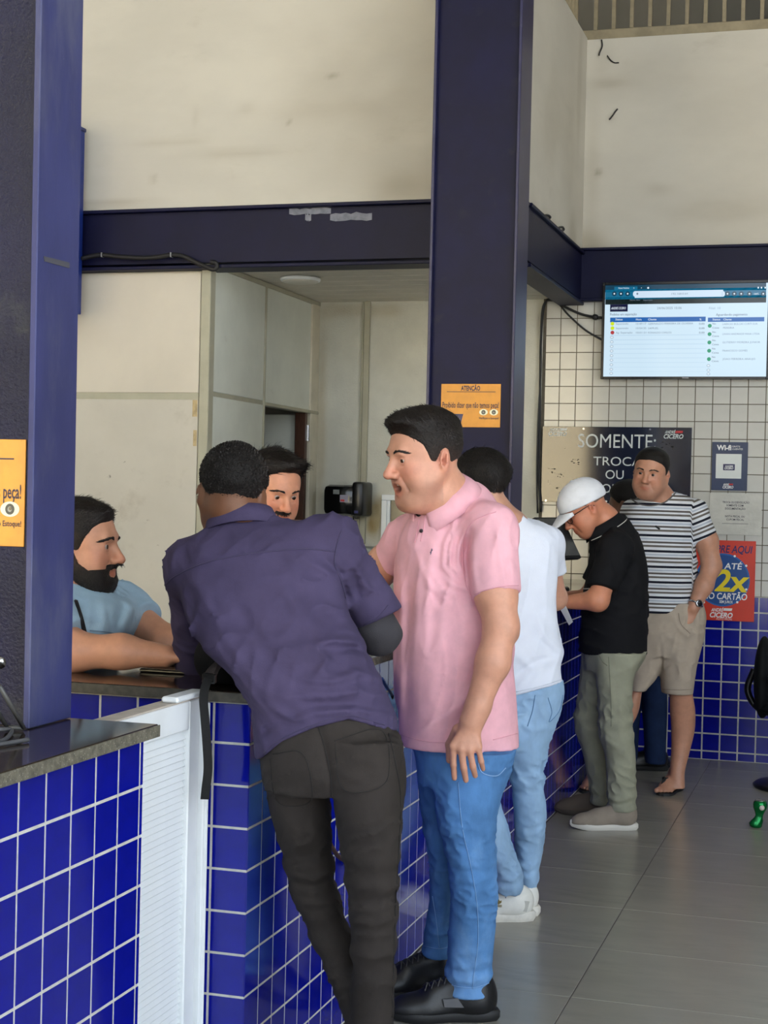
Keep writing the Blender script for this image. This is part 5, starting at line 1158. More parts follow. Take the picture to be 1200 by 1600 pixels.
# ================================================================ 6. person half hidden behind them
def hidden_man():
    D = 8.72
    S6 = skin('skin_hidden_man', (104, 70, 54))
    hd = Head(at(981, 790, D), frame(128, 12, 0), 1.0)
    P = hd.prims()+chain([hd.w(-.024, 0, -.03), at(990, 822, D), at(995, 840, D)], [.056, .058, .07], .03)
    P += [stack([(850, 965, 1025, .08), (950, 965, 1025, .1)], D)]
    sr, sl = at(1024, 862, D), at(960, 862, D); el, er = at(950, 920, D+.1), at(1030, 925, D+.1)
    P += [rc(at(993, 845, D), sr, .05, .05, .04), rc(at(993, 845, D), sl, .05, .05, .04)]+chain([sr, er, at(1010, 930, D+.2)], [.045, .04, .03], .03)+chain([sl, el, at(948, 912, D+.3)], [.045, .04, .03], .03)
    P += hand(at(948, 912, D+.3), -HR+HF, [0, 0, 1], HF, .9)+hand(at(1010, 930, D+.2), -HR+HF, [0, 0, 1], -HF, .9)
    o = person('dark-haired person mostly hidden between the capped man and the striped T-shirt', S6, P, .0075, hd, dict(blush=.05), None, FL(1015, 1200))
    hx = ([-.12, -.09, -.05, -.03, -.012, .01, .03, .06, .08, .12], [-.058, -.058, -.045, .008, .022, .012, .03, .06, .075, .08])
    V, F = islands_keep(*hd.hair(hx, lambda q: .010+.006*np.clip((q[:, 2]-.0)/.06, 0, 1), noise=.003, h=.006), .1); hm = mesh('hair', V, F, HAIRB, o, True); hd.hair_tint(hm, V, *(-.06, -.02, (1.3, 1.25, 1.2)))
    garment('shirt', o, [stack([(825, 975, 1015, .07), (842, 958, 1026, .10), (900, 955, 1032, .12), (1010, 962, 1038, .12)], D), rc(at(993, 848, D), sr, .06, .06, .05), rc(at(993, 848, D), sl, .06, .06, .05), rc(sr, sr+(er-sr)*.7, .06, .058, .04), rc(sl, sl+(el-sl)*.7, .06, .058, .04)], .008, cloth('dark_shirt', (44, 44, 50)), wrinkle(.002, 18, 61))
    garment('jeans', o, [stack([(1000, 964, 1036, .11), (1045, 966, 1038, .11)], D), stack([(1030, 1000, 1040, .09), (1100, 1004, 1042, .075), (1192, 1008, 1040, .065)], D, .02), stack([(1030, 966, 1004, .09, .05), (1100, 966, 1000, .075, .05), (1190, 966, 996, .065, .08)], D, .02)], .008, cloth('dark_denim', (28, 44, 76), var=.15), wrinkle(.0025, 24, 62))
    LB = M('black_shoe', (20, 20, 22), .4)
    shoe(o, FL(1040, 1204), -HR+.1*HF, LB, SEAM('blk_sole', (20, 20, 20)), .28, 1, 1, .03, .09, h=.006); shoe(o, FL(1014, 1190), -HF+.2*HR, LB, SEAM('blk_sole2', (20, 20, 20)), .28, 1, 1, .03, .09, h=.006)
    return o
HM = hidden_man()

# ================================================================ 7. bearded attendant behind the counter
def beard(hd, o, mat, full=True, h=.0035, noise=.002, freq=130):
    pr = hd.prims()
    def f(P):
        q = hd.loc(P); d = sdf(pr, P, .2)/hd.s; x, y, z = q.T
        up = np.interp(x, [-.02, .004, .012, .024, .05, .075, .09], [.004, .004, -.012, -.036, -.054, -.052, -.050]) if full else np.full(len(P), -.2)
        lowz = np.interp(x, [-.02, .02, .06, .10], [-.075, -.105, -.125, -.135])
        reg = np.maximum(np.maximum(z-up, lowz-z), -.012-x)
        lip = np.sqrt((y/.024)**2+((z+.0635)/.0115)**2)-1; reg = np.maximum(reg, np.where(x > .07, -lip*.010, -1))
        mo = np.maximum(np.maximum(np.abs(z+.0455)-.0068+.10*np.maximum(np.abs(y)-.012, 0), np.abs(y)-.030), .07-x)
        reg = np.minimum(reg, mo)
        t = .0025+.0075*np.clip(-reg/.012, 0, 1)*np.clip((-z-.045)/.04, .25, 1)+noise*wob(q, freq, 9, 7)
        return np.maximum(d-np.where(reg < 0, t, -.002), reg)*hd.s
    m = .15*hd.s
    V, F = islands_keep(*solid([Prim(f, hd.c-m, hd.c+m, .001)], h, None, .3), .05); bo = mesh('beard' if full else 'moustache', V, F, mat, o, True)
    q = hd.loc(V); k = np.clip((-q[:, 2]-.02)/.05+np.clip((q[:, 0]-.05)/.03, 0, 1)*.6, 0, 1)[:, None]; set_col(bo, k*np.ones(3)+(1-k)*np.array((3.4, 2.5, 2.0)))
    hd.strands(V, F, bo, STRAND, lambda q: (.35, .15*np.sign(q[1]), -1), .008, 2200 if full else 500, .0005, .3); return bo
def attendant():
    D = 4.22
    S7 = skin('skin_attendant', (202, 146, 116))
    hd = Head(at(126, 857, D), frame(-80, 0, 0), 1.0, nose=1.02)
    P = hd.prims()+chain([hd.w(-.024, 0, -.03), at(112, 915, D), at(105, 945, D)], [.058, .060, .08], .03)
    P += [stack([(960, 40, 180, .10), (1050, 10, 150, .11), (1160, -15, 130, .11)], D)]
    sl, sr = at(190, 952, D+.16), at(70, 968, D-.18); el, wl = at(262, 1006, D+.06), at(330, 1018, D-.02)
    er, wr = at(112, 1018, D-.20), at(258, 1025, D-.20)
    P += [rc(at(110, 950, D), sl, .05, .05, .05), rc(at(100, 955, D), sr, .05, .05, .05)]
    P += chain([sl, el, wl], [.052, .044, .030], .03)+hand(wl, HR+.15*HF, [0, 0, 1], -HF, .95, (.1, .2, .1))
    P += chain([sr, er, at(190, 1018, D-.20), wr], [.050, .049, .041, .030], .03)+hand(wr, HR+.1*HF-np.array([0, 0, .05]), [0, 0, 1], HF, .98, (.1, .2, .1))
    P += [stack([(1130, -15, 130, .11), (1300, -15, 130, .11)], D)]
    o = person('bearded attendant in light blue shirt, forearms folded on the counter, in profile', S7, P, .0042, hd, dict(blush=.16, stubble=.5), None, (-2.15, 3.85, 0))
    hd.eyes(o, IRIS_B, (0, 0)); hd.brow(o, BROWM, -.006, .0034, .0035)
    beard(hd, o, HAIRD)
    hx = ([-.13, -.085, -.05, -.028, -.008, .012, .022, .040, .058, .072, .086, .12], [-.055, -.055, -.045, .022, .026, -.030, -.005, .035, .058, .070, .078, .082])
    V, F = islands_keep(*hd.hair(hx, lambda q: .002+.008*np.clip((q[:, 2]-.05)/.05, 0, 1)+.010*np.clip((q[:, 0]-.05)/.05, 0, 1)*np.clip((q[:, 2]-.07)/.03, 0, 1), noise=.003, h=.0038), .1); hm = mesh('hair', V, F, HAIRD, o, True); hd.hair_tint(hm, V, *(-.01, .055, (2.8, 2.5, 2.3))); hd.strands(V, F, hm, STRAND, lambda q: (.8, -.2, .25) if q[2] > .065 else (-.7, 0, -.6), .013, 4000, .0005, .18, top=lambda q: np.interp(q[:, 2], [.03, .08], [.3, 1.2]))
    SH = [stack([(922, 60, 172, .09), (945, 40, 205, .14), (985, 25, 205, .18), (1040, 0, 172, .165), (1110, -25, 140, .16), (1250, -25, 140, .16)], D, .03)]
    cl = nrm(el-sl); SH += [rc(at(115, 940, D), sl, .066, .070, .05), rc(at(100, 945, D), sr, .066, .068, .05), rc(sl, el, .070, .074, .04, cuts=[(at(222, 982, D+.11), nrm(cl+.1*UP))]), rc(sr, er, .07, .072, .04, cuts=[(sr+(er-sr)*.6, nrm(er-sr))])]
    fl = [([(182, 920), (190, 950), (180, 985)], -.010, 6), ([(195, 925), (205, 950), (196, 980)], .008, 6), ([(205, 940), (218, 962), (212, 990)], .006, 5), ([(160, 935), (162, 965), (158, 995)], .006, 6), ([(140, 930), (140, 960), (136, 1000)], .005, 6), ([(170, 960), (172, 985), (168, 1005)], -.006, 5)]
    sh = garment('shirt', o, SH, .0056, SKYB, posts(folds(fl, D+.1), calm(creases(0.0085, 64, 71), [at(222, 982, D+.11), sr+(er-sr)*.6])))
    ring_collar('collar', SKYB, sh, at(114, 925, D), nrm(np.array([0, 0, .9])+.42*HR), HR-.2*HF, [(.068, -.03), (.066, .010), (.070, .028), (.077, .028), (.088, .004), (.098, -.030)], .42, th=.004)
    on_cloth(sh, [[(118, 940), (126, 965), (133, 990)]], .006, 'placket', BLACK_M, sh, label='dark lining of the open placket'); on_cloth(sh, [[(140, 985), (168, 988), (186, 993), (183, 1004)]], .0014, 'pocket_edge', SEAM('blue_seam', (120, 148, 170)), sh)
    return o
AT = attendant()

# ================================================================ 8. second attendant, face looking down
def attendant2():
    D = 5.65
    S8 = skin('skin_attendant_two', (212, 148, 116))
    hd = Head(at(427, 768, D), frame(-34, 18, 0), 1.06, jaw=1.1, wide=1.05)
    P = hd.prims()+chain([hd.w(-.024, 0, -.03), at(408, 820, D+.04), at(404, 840, D+.04)], [.060, .062, .08], .03)
    P += [stack([(860, 350, 460, .09), (1000, 350, 460, .11), (1150, 350, 460, .11)], D+.03)]
    sr, sl = at(335, 862, D-.02), at(470, 862, D+.08); er, el = at(318, 960, D-.05), at(492, 960, D+.02); wr, wl = at(370, 972, D-.28), at(455, 970, D-.25)
    P += [rc(at(404, 845, D+.03), sr, .05, .05, .05), rc(at(404, 845, D+.03), sl, .05, .05, .05)]+chain([sr, er, wr], [.05, .044, .03], .03)+chain([sl, el, wl], [.05, .044, .03], .03)
    P += hand(wr, HR-HF, [0, 0, 1], HR, .95)+hand(wl, -HR-HF, [0, 0, 1], -HR, .95)
    o = person('second attendant with moustache looking down, seen past the purple shirt\'s shoulder', S8, P, .0050, hd, dict(blush=.2, stubble=.2), None, (-2.3, 5.0, 0))
    hd.eyes(o, IRIS_B, (0, -.15)); hd.brow(o, BROWM, 0, .0028, .001)
    beard(hd, o, HAIRD, False, .004)
    hx = ([-.13, -.085, -.05, -.028, -.008, .012, .022, .040, .058, .072, .086, .12], [-.055, -.055, -.045, .022, .026, -.004, .016, .060, .078, .090, .098, .104])
    V, F = islands_keep(*hd.hair(hx, lambda q: .004+.016*np.clip((q[:, 2]-.05)/.05, 0, 1)+.020*np.clip((q[:, 0]-.03)/.05, 0, 1)*np.clip((q[:, 2]-.07)/.03, 0, 1)*np.clip(.5+q[:, 1]/.06, 0, 1.3), noise=.005, h=.0045, freq=70), .1); hm = mesh('hair', V, F, HAIRD, o, True); hd.hair_tint(hm, V, *(-.01, .055, (2.4, 2.2, 2.0))); hd.strands(V, F, hm, STRAND, lambda q: (.8, .5, .15) if q[2] > .06 else (-.6, 0, -.7), .018, 3000, .0006, .25, top=lambda q: np.interp(q[:, 2], [.03, .08], [.3, 1.3]))
    SH = [stack([(832, 362, 445, .09), (850, 340, 470, .12), (900, 330, 480, .15), (1000, 335, 478, .16), (1160, 338, 470, .16)], D+.03), rc(at(404, 848, D+.03), sr, .066, .068, .05), rc(at(404, 848, D+.03), sl, .066, .068, .05), rc(sr, er, .07, .07, .04, cuts=[(sr+(er-sr)*.7, nrm(er-sr))]), rc(sl, el, .07, .07, .04, cuts=[(sl+(el-sl)*.7, nrm(el-sl))])]
    sh = garment('shirt', o, SH, .0075, SKYB, creases(0.0076, 68, 81))
    ring_collar('collar', SKYB, sh, at(406, 832, D+.03), nrm(np.array([0, 0, .9])+.3*HR-.2*HF), HR-HF, [(.070, -.03), (.068, .010), (.072, .026), (.079, .026), (.090, .004), (.100, -.028)], .42, th=.004)
    return o
A2 = attendant2()
# ---------------------------------------------------------------- railing above the walls
RAILM = M('railing_paint', (150, 138, 112), .6, var=.15, vs=10)
rl = empty('railing', (-.5, BY+.05, 4.26), 'beige metal railing along the top of the white upper walls', 'railing')
MB().box((SX-.06, BY+.02, 4.262), (ROOF_X-.1, BY+.08, 4.325), .004).build('bottom_rail', RAILM, rl)
MB().box((SX-.06, BY+.03, 5.15), (ROOF_X-.1, BY+.07, 5.2), .004).build('top_rail', RAILM, rl)
MB().box((SX-.09, FY+.1, 4.272), (SX-.03, BY+.02, 4.325), .004).build('bottom_rail', RAILM, rl)
MB().box((SX-.08, FY+.1, 5.15), (SX-.04, BY+.02, 5.2), .004).build('top_rail', RAILM, rl)
bm_ = MB().box((-.011, -.011, 0), (.011, .011, .83)); bme = bpy.data.meshes.new('bar'); bme.from_pydata(bm_.V, [], bm_.F); bme.materials.append(RAILM)
for k in range(30):
    o = bpy.data.objects.new('bar', bme); C.objects.link(o); o.parent = rl; o.location = Vector((-1.597+.1083*k, BY+.05, 4.322))-rl.location
for k in range(15):
    o = bpy.data.objects.new('bar', bme); C.objects.link(o); o.parent = rl; o.location = Vector((SX-.06, BY-.05-.1083*k, 4.322))-rl.location

# ---------------------------------------------------------------- lettering helpers on planes facing the viewer
UX, UZ = np.array([1.0, 0, 0]), np.array([0, 0, 1.0])
class Board:
    """flat sign on the plane y = Y; frame pixels are turned into places on it"""
    def __init__(s, name, label, cat, x0, y0, x1, y1, Y, mat, th=.006, ch=.001, border=None):
        a, b = on(x0, y0, 1, Y), on(x1, y1, 1, Y); s.Y = Y; s.o = empty(name, ((a[0]+b[0])/2, Y+th/2, b[2]), label, cat)
        s.panel = MB().box((a[0], Y, b[2]), (b[0], Y+th, a[2]), ch).build('panel', mat, s.o); s.k = (b[0]-a[0])/(x1-x0)
    def t(s, txt, x, y, h, mat, w=None, bold=.0, it=0, name='lettering', lift=.0012):
        return text(name, txt, mat, s.o, on(x, y, 1, s.Y), UX, UZ, h*s.k, None if w is None else w*s.k, bold, 'LEFT', lift, it, 5 if h > 5 else 2, kind='stuff' if len(txt) > 1 else None)
    def r(s, x0, y0, x1, y1, mat, name='patch', z=.0006, sl=0):
        a, b = on(x0, y0, 1, s.Y), on(x1, y1, 1, s.Y); q = sl*s.k
        return MB().slab([(a[0]+q, b[2]), (b[0]-0+0*q, b[2]), (b[0]+q*0, a[2]), (a[0], a[2])] if not sl else [(a[0]-q, b[2]), (b[0]-q, b[2]), (b[0], a[2]), (a[0], a[2])], (0, s.Y, 0), UX, UZ, -np.array([0, 1.0, 0]), z).build(name, mat, s.o)
    def e(s, x, y, rx, ry, mat, name='disc', z=.0008, n=24):
        c = on(x, y, 1, s.Y); return MB().slab([(c[0]+rx*s.k*math.cos(2*math.pi*i/n), c[2]+ry*s.k*math.sin(2*math.pi*i/n)) for i in range(n)], (0, s.Y, 0), UX, UZ, -np.array([0, 1.0, 0]), z).build(name, mat, s.o)
    def logo(s, x, y, w, h, m1, m2=None, lift=.0016):
        """two-line shop logo in a slanted face, top-left corner x, y"""
        s.t('ANDRÉ', x+w*.06, y+h*.40, h*.34, m1, w*.52, .02, .25, lift=lift)
        s.r(x+w*.62, y+h*.08, x+w*.98, y+h*.38, m2 or m1, 'logo_bar', lift, sl=h*.08)
        s.t('CICERO', x, y+h, h*.50, m1, w*.96, .03, .25, lift=lift)
EM_ = 1.0/2**vs.exposure
def glow(name, rgb, k=1.0):
    m = M(name, (0, 0, 0), .15); b = m.node_tree.nodes['Principled BSDF']; b.inputs['Emission Color'].default_value = (*lin(rgb), 1); b.inputs['Emission Strength'].default_value = EM_*k; return m
# ---------------------------------------------------------------- television with the order queue
TVY = 9.275
tv = Board('television', 'flat television high on the white tiled wall showing a queue list', 'television', 946, 446, 1197, 588.5, TVY, glow('screen_white', (206, 230, 246)), .004)
tv.panel.name = 'screen'
a, b = on(942, 441.5, 1, TVY), on(1201, 592.5, 1, TVY); bz = M('tv_bezel', (14, 14, 16), .25)
c_, d_ = on(946, 446, 1, TVY), on(1197, 588.5, 1, TVY); m = MB()
for p, q in (((a[0], b[2]), (c_[0], a[2])), ((d_[0], b[2]), (b[0], a[2])), ((c_[0], c_[2]), (d_[0], a[2])), ((c_[0], b[2]), (d_[0], d_[2]))): MB().box((p[0], TVY-.006, p[1]), (q[0], TVY+.03, q[1]), .002).build('bezel', bz, tv.o)
m = None; MB().box((a[0]+.01, TVY+.005, b[2]+.01), (b[0]-.01, TVY+.045, a[2]-.01), .004).build('back_cover', BLACK_M, tv.o)
MB().box((-1.15, TVY+.045, 2.40), (-.9, BY-.012, 2.65), .003).build('wall_bracket', BLACK_M, tv.o)
tv.r(1066, 589.5, 1076, 591.5, M('tv_badge', (150, 150, 154), .4), 'badge', .0075)
Z = lambda x: 940+x/4.615; Zy = lambda y: 430+y/4.615
G_TEAL = glow('ui_teal', (16, 104, 140)); G_DK = glow('ui_dark_teal', (8, 60, 84)); G_BK = glow('ui_black', (8, 26, 26)); G_PILL = glow('ui_pill', (206, 226, 244)); G_BLUE = glow('ui_blue', (34, 98, 172)); G_TX = glow('ui_text', (118, 134, 150)); G_TX2 = glow('ui_text2', (60, 70, 90)); G_LT = glow('ui_light', (226, 240, 250)); G_YEL = glow('ui_yellow', (206, 226, 40)); G_RED = glow('ui_red', (176, 62, 66)); G_GRN = glow('ui_green', (40, 150, 110)); G_GREY = glow('ui_grey', (150, 172, 190)); G_NAVY = glow('ui_navy', (16, 20, 56)); G_ROW = glow('ui_row', (192, 218, 238))
tv.r(946, 446, 1197, Zy(106), G_DK, 'title_bar', .0006); tv.r(Z(92), Zy(84), Z(258), Zy(106), G_TEAL, 'tab', .001); tv.r(946, Zy(106), 1197, Zy(160), G_TEAL, 'tool_bar', .0006); tv.r(946, Zy(160), 1197, Zy(197), G_BK, 'bookmark_bar', .0006)
tv.t('Painel Pedidos', Z(122), Zy(99), 2.4, G_LT, Z(200)-Z(122), lift=.0016); tv.t('×', Z(228), Zy(99), 2.6, G_LT, lift=.0016); tv.t('+', Z(282), Zy(98), 2.6, G_LT, lift=.0016); tv.e(Z(336), Zy(92), 1.5, 1.5, G_LT, 'icon', .001)
for x in (92, 140, 188, 908, 957, 1007, 1066, 1166): tv.e(Z(x), Zy(134), 3.7, 3.7, G_DK, 'button', .001); tv.e(Z(x), Zy(134), 1.3, 1.3, G_LT, 'icon', .0014, 8)
tv.t('100%', Z(1098), Zy(141), 2.6, G_LT, Z(1132)-Z(1098), lift=.0016)
for x in (1130, 1153, 1180): tv.r(Z(x)-1, Zy(84), Z(x)+1, Zy(96), G_LT, 'icon', .001)
pl_ = tv.r(Z(240), Zy(115), Z(876), Zy(155), G_PILL, 'address_field', .001); tv.e(Z(240), Zy(135), 3, 4.3, G_PILL, 'field_end', .001); tv.e(Z(876), Zy(135), 3, 4.3, G_PILL, 'field_end', .001); tv.t('192.168.0.64', Z(505), Zy(141), 2.8, G_TX, Z(620)-Z(505), lift=.0016); tv.e(Z(258), Zy(134), 1.6, 1.6, G_TX, 'icon', .0014)
tv.t('Nova Aba', Z(204), Zy(184), 2.0, G_TX, Z(278)-Z(204), lift=.0014); tv.t('Separação', Z(300), Zy(184), 2.0, G_TX, Z(368)-Z(300), lift=.0014)
tv.r(Z(62), Zy(212), Z(188), Zy(262), G_NAVY, 'logo_box', .0008); tv.t('ANDRÉ CICERO', Z(68), Zy(247), 3.6, G_LT, Z(176)-Z(68), .01, .3, lift=.0016)
tv.t('24/06/2025 10:06', Z(400), Zy(246), 3.6, G_TX, Z(575)-Z(400), lift=.0014); tv.t('Filial: 10', Z(775), Zy(246), 3.6, G_GREY, Z(855)-Z(775), lift=.0014)
tv.t('Pedidos em separação', Z(62), Zy(291), 3.6, G_TX2, Z(255)-Z(62), lift=.0014); tv.t('Aguardando pagamento', Z(825), Zy(293), 3.6, G_TX2, Z(1045)-Z(825), lift=.0014)
tv.r(Z(62), Zy(306), Z(750), Zy(333), G_BLUE, 'table_header', .0008); tv.r(Z(767), Zy(306), Z(1173), Zy(333), G_BLUE, 'table_header', .0008)
for s_, x, w_ in (('Status', 100, 52), ('Hora', 248, 40), ('Cliente', 335, 60), ('%', 706, 14), ('Status', 800, 54), ('Cliente', 878, 58)): tv.t(s_, Z(x), Zy(326), 3.0, G_LT, w_/4.615, .01, lift=.0016)
for k, (mm, st, hr, nm, w_) in enumerate(((G_YEL, 'Separando', '10:49:17', 'GERINALDO FERREIRA DE OLIVEIRA', 322), (G_YEL, 'Separando', '10:54:35', 'SAMUEL', 75), (G_RED, 'Ag. Separação', '10:01:21', 'RONALDO CARLOS', 168))):
    y = 350+32*k; tv.e(Z(78), Zy(y), 3.0, 3.0, mm, 'status_dot', .001)
    tv.t(st, Z(102), Zy(y+7), 2.8, G_TX, (92 if k < 2 else 122)/4.615, lift=.0014); tv.t(hr, Z(248), Zy(y+7), 2.8, G_TX, 74/4.615, lift=.0014); tv.t(nm, Z(335), Zy(y+7), 2.8, G_TX, w_/4.615, lift=.0014); tv.t('0,00', Z(703), Zy(y+7), 2.8, G_TX2, 38/4.615, lift=.0014)
for k in range(9):
    tv.r(Z(62), Zy(431+33*k), Z(750), Zy(432.5+33*k), G_ROW, 'row_line', .0004); tv.e(Z(74-.6*k), Zy(448+33*k if k < 8 else 708), 2.7, 2.2, G_GREY, 'status_ring', .0008, 14); tv.e(Z(74-.6*k), Zy(448+33*k if k < 8 else 708), 1.9, 1.4, G_LT, 'status_ring', .0012, 14)
for k, (n1, n2) in enumerate((('LAERCIO BULCAS CURTI SUA', 'PEREIRA'), ('LIVAN ANDRADE MAIA LTDA', ''), ('GUTIERRY MOREIRA JUNIOR', ''), ('FRANCISCO GOMES', ''), ('JOAO FERREIRA ARAUJO', ''))):
    y = 365+60*k; tv.e(Z(780-1.5*k), Zy(y), 3.0, 3.0, G_GRN, 'status_dot', .001); tv.t('No', Z(800-k), Zy(y-9), 2.6, G_TX2, 24/4.615, lift=.0014); tv.t('Caixa', Z(798-k), Zy(y+20), 2.6, G_TX2, 48/4.615, lift=.0014)
    tv.t(n1, Z(872), Zy(y-6 if n2 else y+6), 2.8, G_TX, (244, 258, 262, 174, 228)[k]/4.615, lift=.0014)
    if n2: tv.t(n2, Z(876), Zy(y+21), 2.8, G_TX, 78/4.615, lift=.0014)
for k in range(3): tv.e(Z(770), Zy(652+33*k if k < 2 else 712), 2.7, 2.2, G_GREY, 'status_ring', .0008, 14); tv.e(Z(770), Zy(652+33*k if k < 2 else 712), 1.9, 1.4, G_LT, 'status_ring', .0012, 14)
# ---------------------------------------------------------------- cables beside the television
CABM = M('black_cable', (20, 20, 22), .5)
cb = empty('cable', (-1.85, BY-.02, 1.5), 'black cables hanging down the wall beside the white tiles to the television', 'cable')
Wp = lambda l, Y=BY-.032: [on(x, y, 1, Y) for x, y in l]
MB().tube(curve_pts(Wp([(845, 800), (842, 740), (843, 680), (844, 600), (845, 540), (848, 490), (854, 470), (866, 469), (884, 480), (912, 492), (944, 497)])), .0075, 8).build('cable', CABM, cb, True)
MB().tube(curve_pts(Wp([(840, 802), (839, 740), (841, 660), (845, 580), (846, 500), (852, 472), (868, 470), (888, 492), (915, 516), (946, 534)], BY-.046)), .0060, 8).build('cable', CABM, cb, True)
MB().lathe([(.004, -.02), (.016, -.012), (.018, 0), (.016, .012), (.004, .02)], on(930, 495.5, 1, BY-.034), (1, 0, -.3), 10).build('connector', CABM, cb, True)
cd = empty('conduit', (-3.6, FY-.06, 2.70), 'black corrugated cable sagging along the bottom of the dark blue beam', 'cable')
MB().tube(curve_pts([on(x, y, 1, FY-.065) for x, y in ((128, 404), (145, 400), (160, 398.5), (185, 401), (215, 403), (245, 402), (268, 398.5), (288, 401), (304, 409), (320, 416), (333, 421), (339, 417), (337, 411), (329, 409))], 8), .0125, 9).build('hose', M('corrugated_black', (28, 26, 26), .6), cd, True)
for x, y in ((160, 398.5), (268, 398.5)): MB().box(on(x-3, y+3, 1, FY-.085), on(x+3, y-3, 1, FY-.05), .002).build('clip', M('cable_tie', (150, 150, 150), .6), cd)
# ---------------------------------------------------------------- SOMENTE board
WL = M('letter_grey_white', (204, 208, 206), .5); REDP = M('logo_red', (190, 40, 44), .5)
NB = M('navy_gloss_board', (20, 28, 50), .12, spec=.7, var=.1, vs=3, dirt=[((96, 86, 66), 14, .66, .74, .5)])
sb = Board('notice_board', 'dark navy glossy board lettered SOMENTE, below the television', 'sign', 848, 666, 1078, 789, BY-.022, NB, .008)
sb.t('SOMENTE:', 903, 699, 21, WL, 120, .0); sb.t('TROCA', 927, 727, 13.5, WL, 74, .0); sb.t('OU', 946, 748, 13.5, WL, 28, .0); sb.t('DEVOLUÇÃO', 906, 769, 13.5, WL, 112, .0); sb.t('• 31', 944, 787, 7.5, WL, 23, .03)
sb.logo(857, 668, 30, 13, WL); sb.logo(1037, 672, 31, 13, WL, REDP)
for x, y in ((912, 670), (1016, 671), (853, 782)): sb.e(x, y, 1.5, 1.5, CHROME, 'screw', .003, 10)
BRK = M('black_smudge', (26, 22, 18), .7)
rr = random.Random(4)
for x0, y0, n in ((899, 722, 10), (877, 743, 8), (876, 765, 7), (1038, 695, 8), (1046, 697, 6), (861, 737, 6)):
    m = MB()
    for k in range(n):
        c = on(x0+rr.uniform(-6, 6), y0+rr.uniform(-5, 5), 1, BY-.022); w_ = rr.uniform(.001, .010); h_ = rr.uniform(.001, .004); m.slab([(c[0]-w_, c[2]), (c[0], c[2]-h_), (c[0]+w_, c[2]), (c[0], c[2]+h_)], (0, BY-.022, 0), UX, UZ, -np.array([0, 1.0, 0]), .0009)
    m.build('scuff', BRK, sb.o, kind='stuff')
# ---------------------------------------------------------------- Wi-fi notice (code left out), paper notice, red poster
wf_ = Board('wifi_sign', 'small navy Wi-fi sign with blank white square on the white tiles', 'sign', 1113, 690.5, 1167, 767, BY-.014, M('wifi_navy', (26, 46, 84), .35), .004)
wf_.t('Wi-fi', 1120, 703, 7.5, WHITE, 22, .035); wf_.t('GRÁTIS', 1144, 699, 2.6, WHITE, 12); wf_.t('CLIENTES', 1144, 703, 2.6, WHITE, 16)
a = wf_.r(1119, 709, 1158, 748, M('wifi_white', (222, 226, 222), .4), 'white_square', .0008); wf_.r(1130, 725, 1148, 735, M('wifi_mark', (36, 34, 84), .4), 'logo_box', .0014); wf_.logo(1132, 727, 14, 6, WHITE, None, .002); wf_.logo(1129, 755, 17, 8, WHITE, REDP)
pp = Board('paper_notice', 'pale paper notice taped to the white tiles above the red poster', 'notice', 1109, 770, 1189, 837, BY-.012, M('worn_paper', (206, 204, 194), .8, var=.06, vs=12, bump=.4, bs=25), .002)
for s_, x, y, w_ in (('TROCA OU DEVOLUÇÃO', 1129, 786, 41), ('SOMENTE COM', 1135, 791, 26), ('DOCUMENTAÇÃO', 1133, 796, 31), ('NOTA FISCAL OU', 1133, 808, 30), ('CUPOM FISCAL', 1135, 813, 27)): pp.t(s_, x, y, 3.0, DARKIN, w_, .01)
pp.r(1128, 818, 1169, 818.6, DARKIN, 'rule')
RP = M('poster_red', (212, 58, 36), .35, var=.03, vs=6)
rp = Board('promotion_poster', 'red poster with blue disc and yellow 12x on the blue and white tiles', 'poster', 1086, 843, 1178, 972, BY-.016, RP, .004)
rp.t('COMPRE AQUI', 1090, 862, 11, M('poster_navy', (40, 30, 96), .4), 83, .018, .2)
rp.e(1129, 906, 41, 41, M('poster_blue', (34, 98, 170), .35), 'disc', .0008, 48); rp.e(1129, 906, 38.5, 38.5, M('poster_blue2', (20, 74, 140), .35), 'disc', .0010, 48)
rp.t('EM ATÉ', 1109, 888, 9, WHITE, 49, .018, .12, lift=.0018); rp.t('12x', 1100, 922, 32, M('poster_yellow', (238, 214, 24), .35), 68, .025, .15, lift=.0018); rp.t('NO CARTÃO', 1098, 935, 9.5, WHITE, 67, .02, .1, lift=.0020); rp.t('SEM JUROS', 1124, 942, 4, WHITE, 20, .02, lift=.0018)
rp.logo(1109, 949, 36, 15, WHITE, WHITE); rp.t('AUTO PEÇAS', 1119, 968, 2.6, WHITE, 24)
for x, y in ((1148, 869), (1166, 884), (1166, 921), (1152, 941), (1100, 941)): rp.e(x, y, 1.8, 1.8, WHITE, 'spark', .0014, 10)
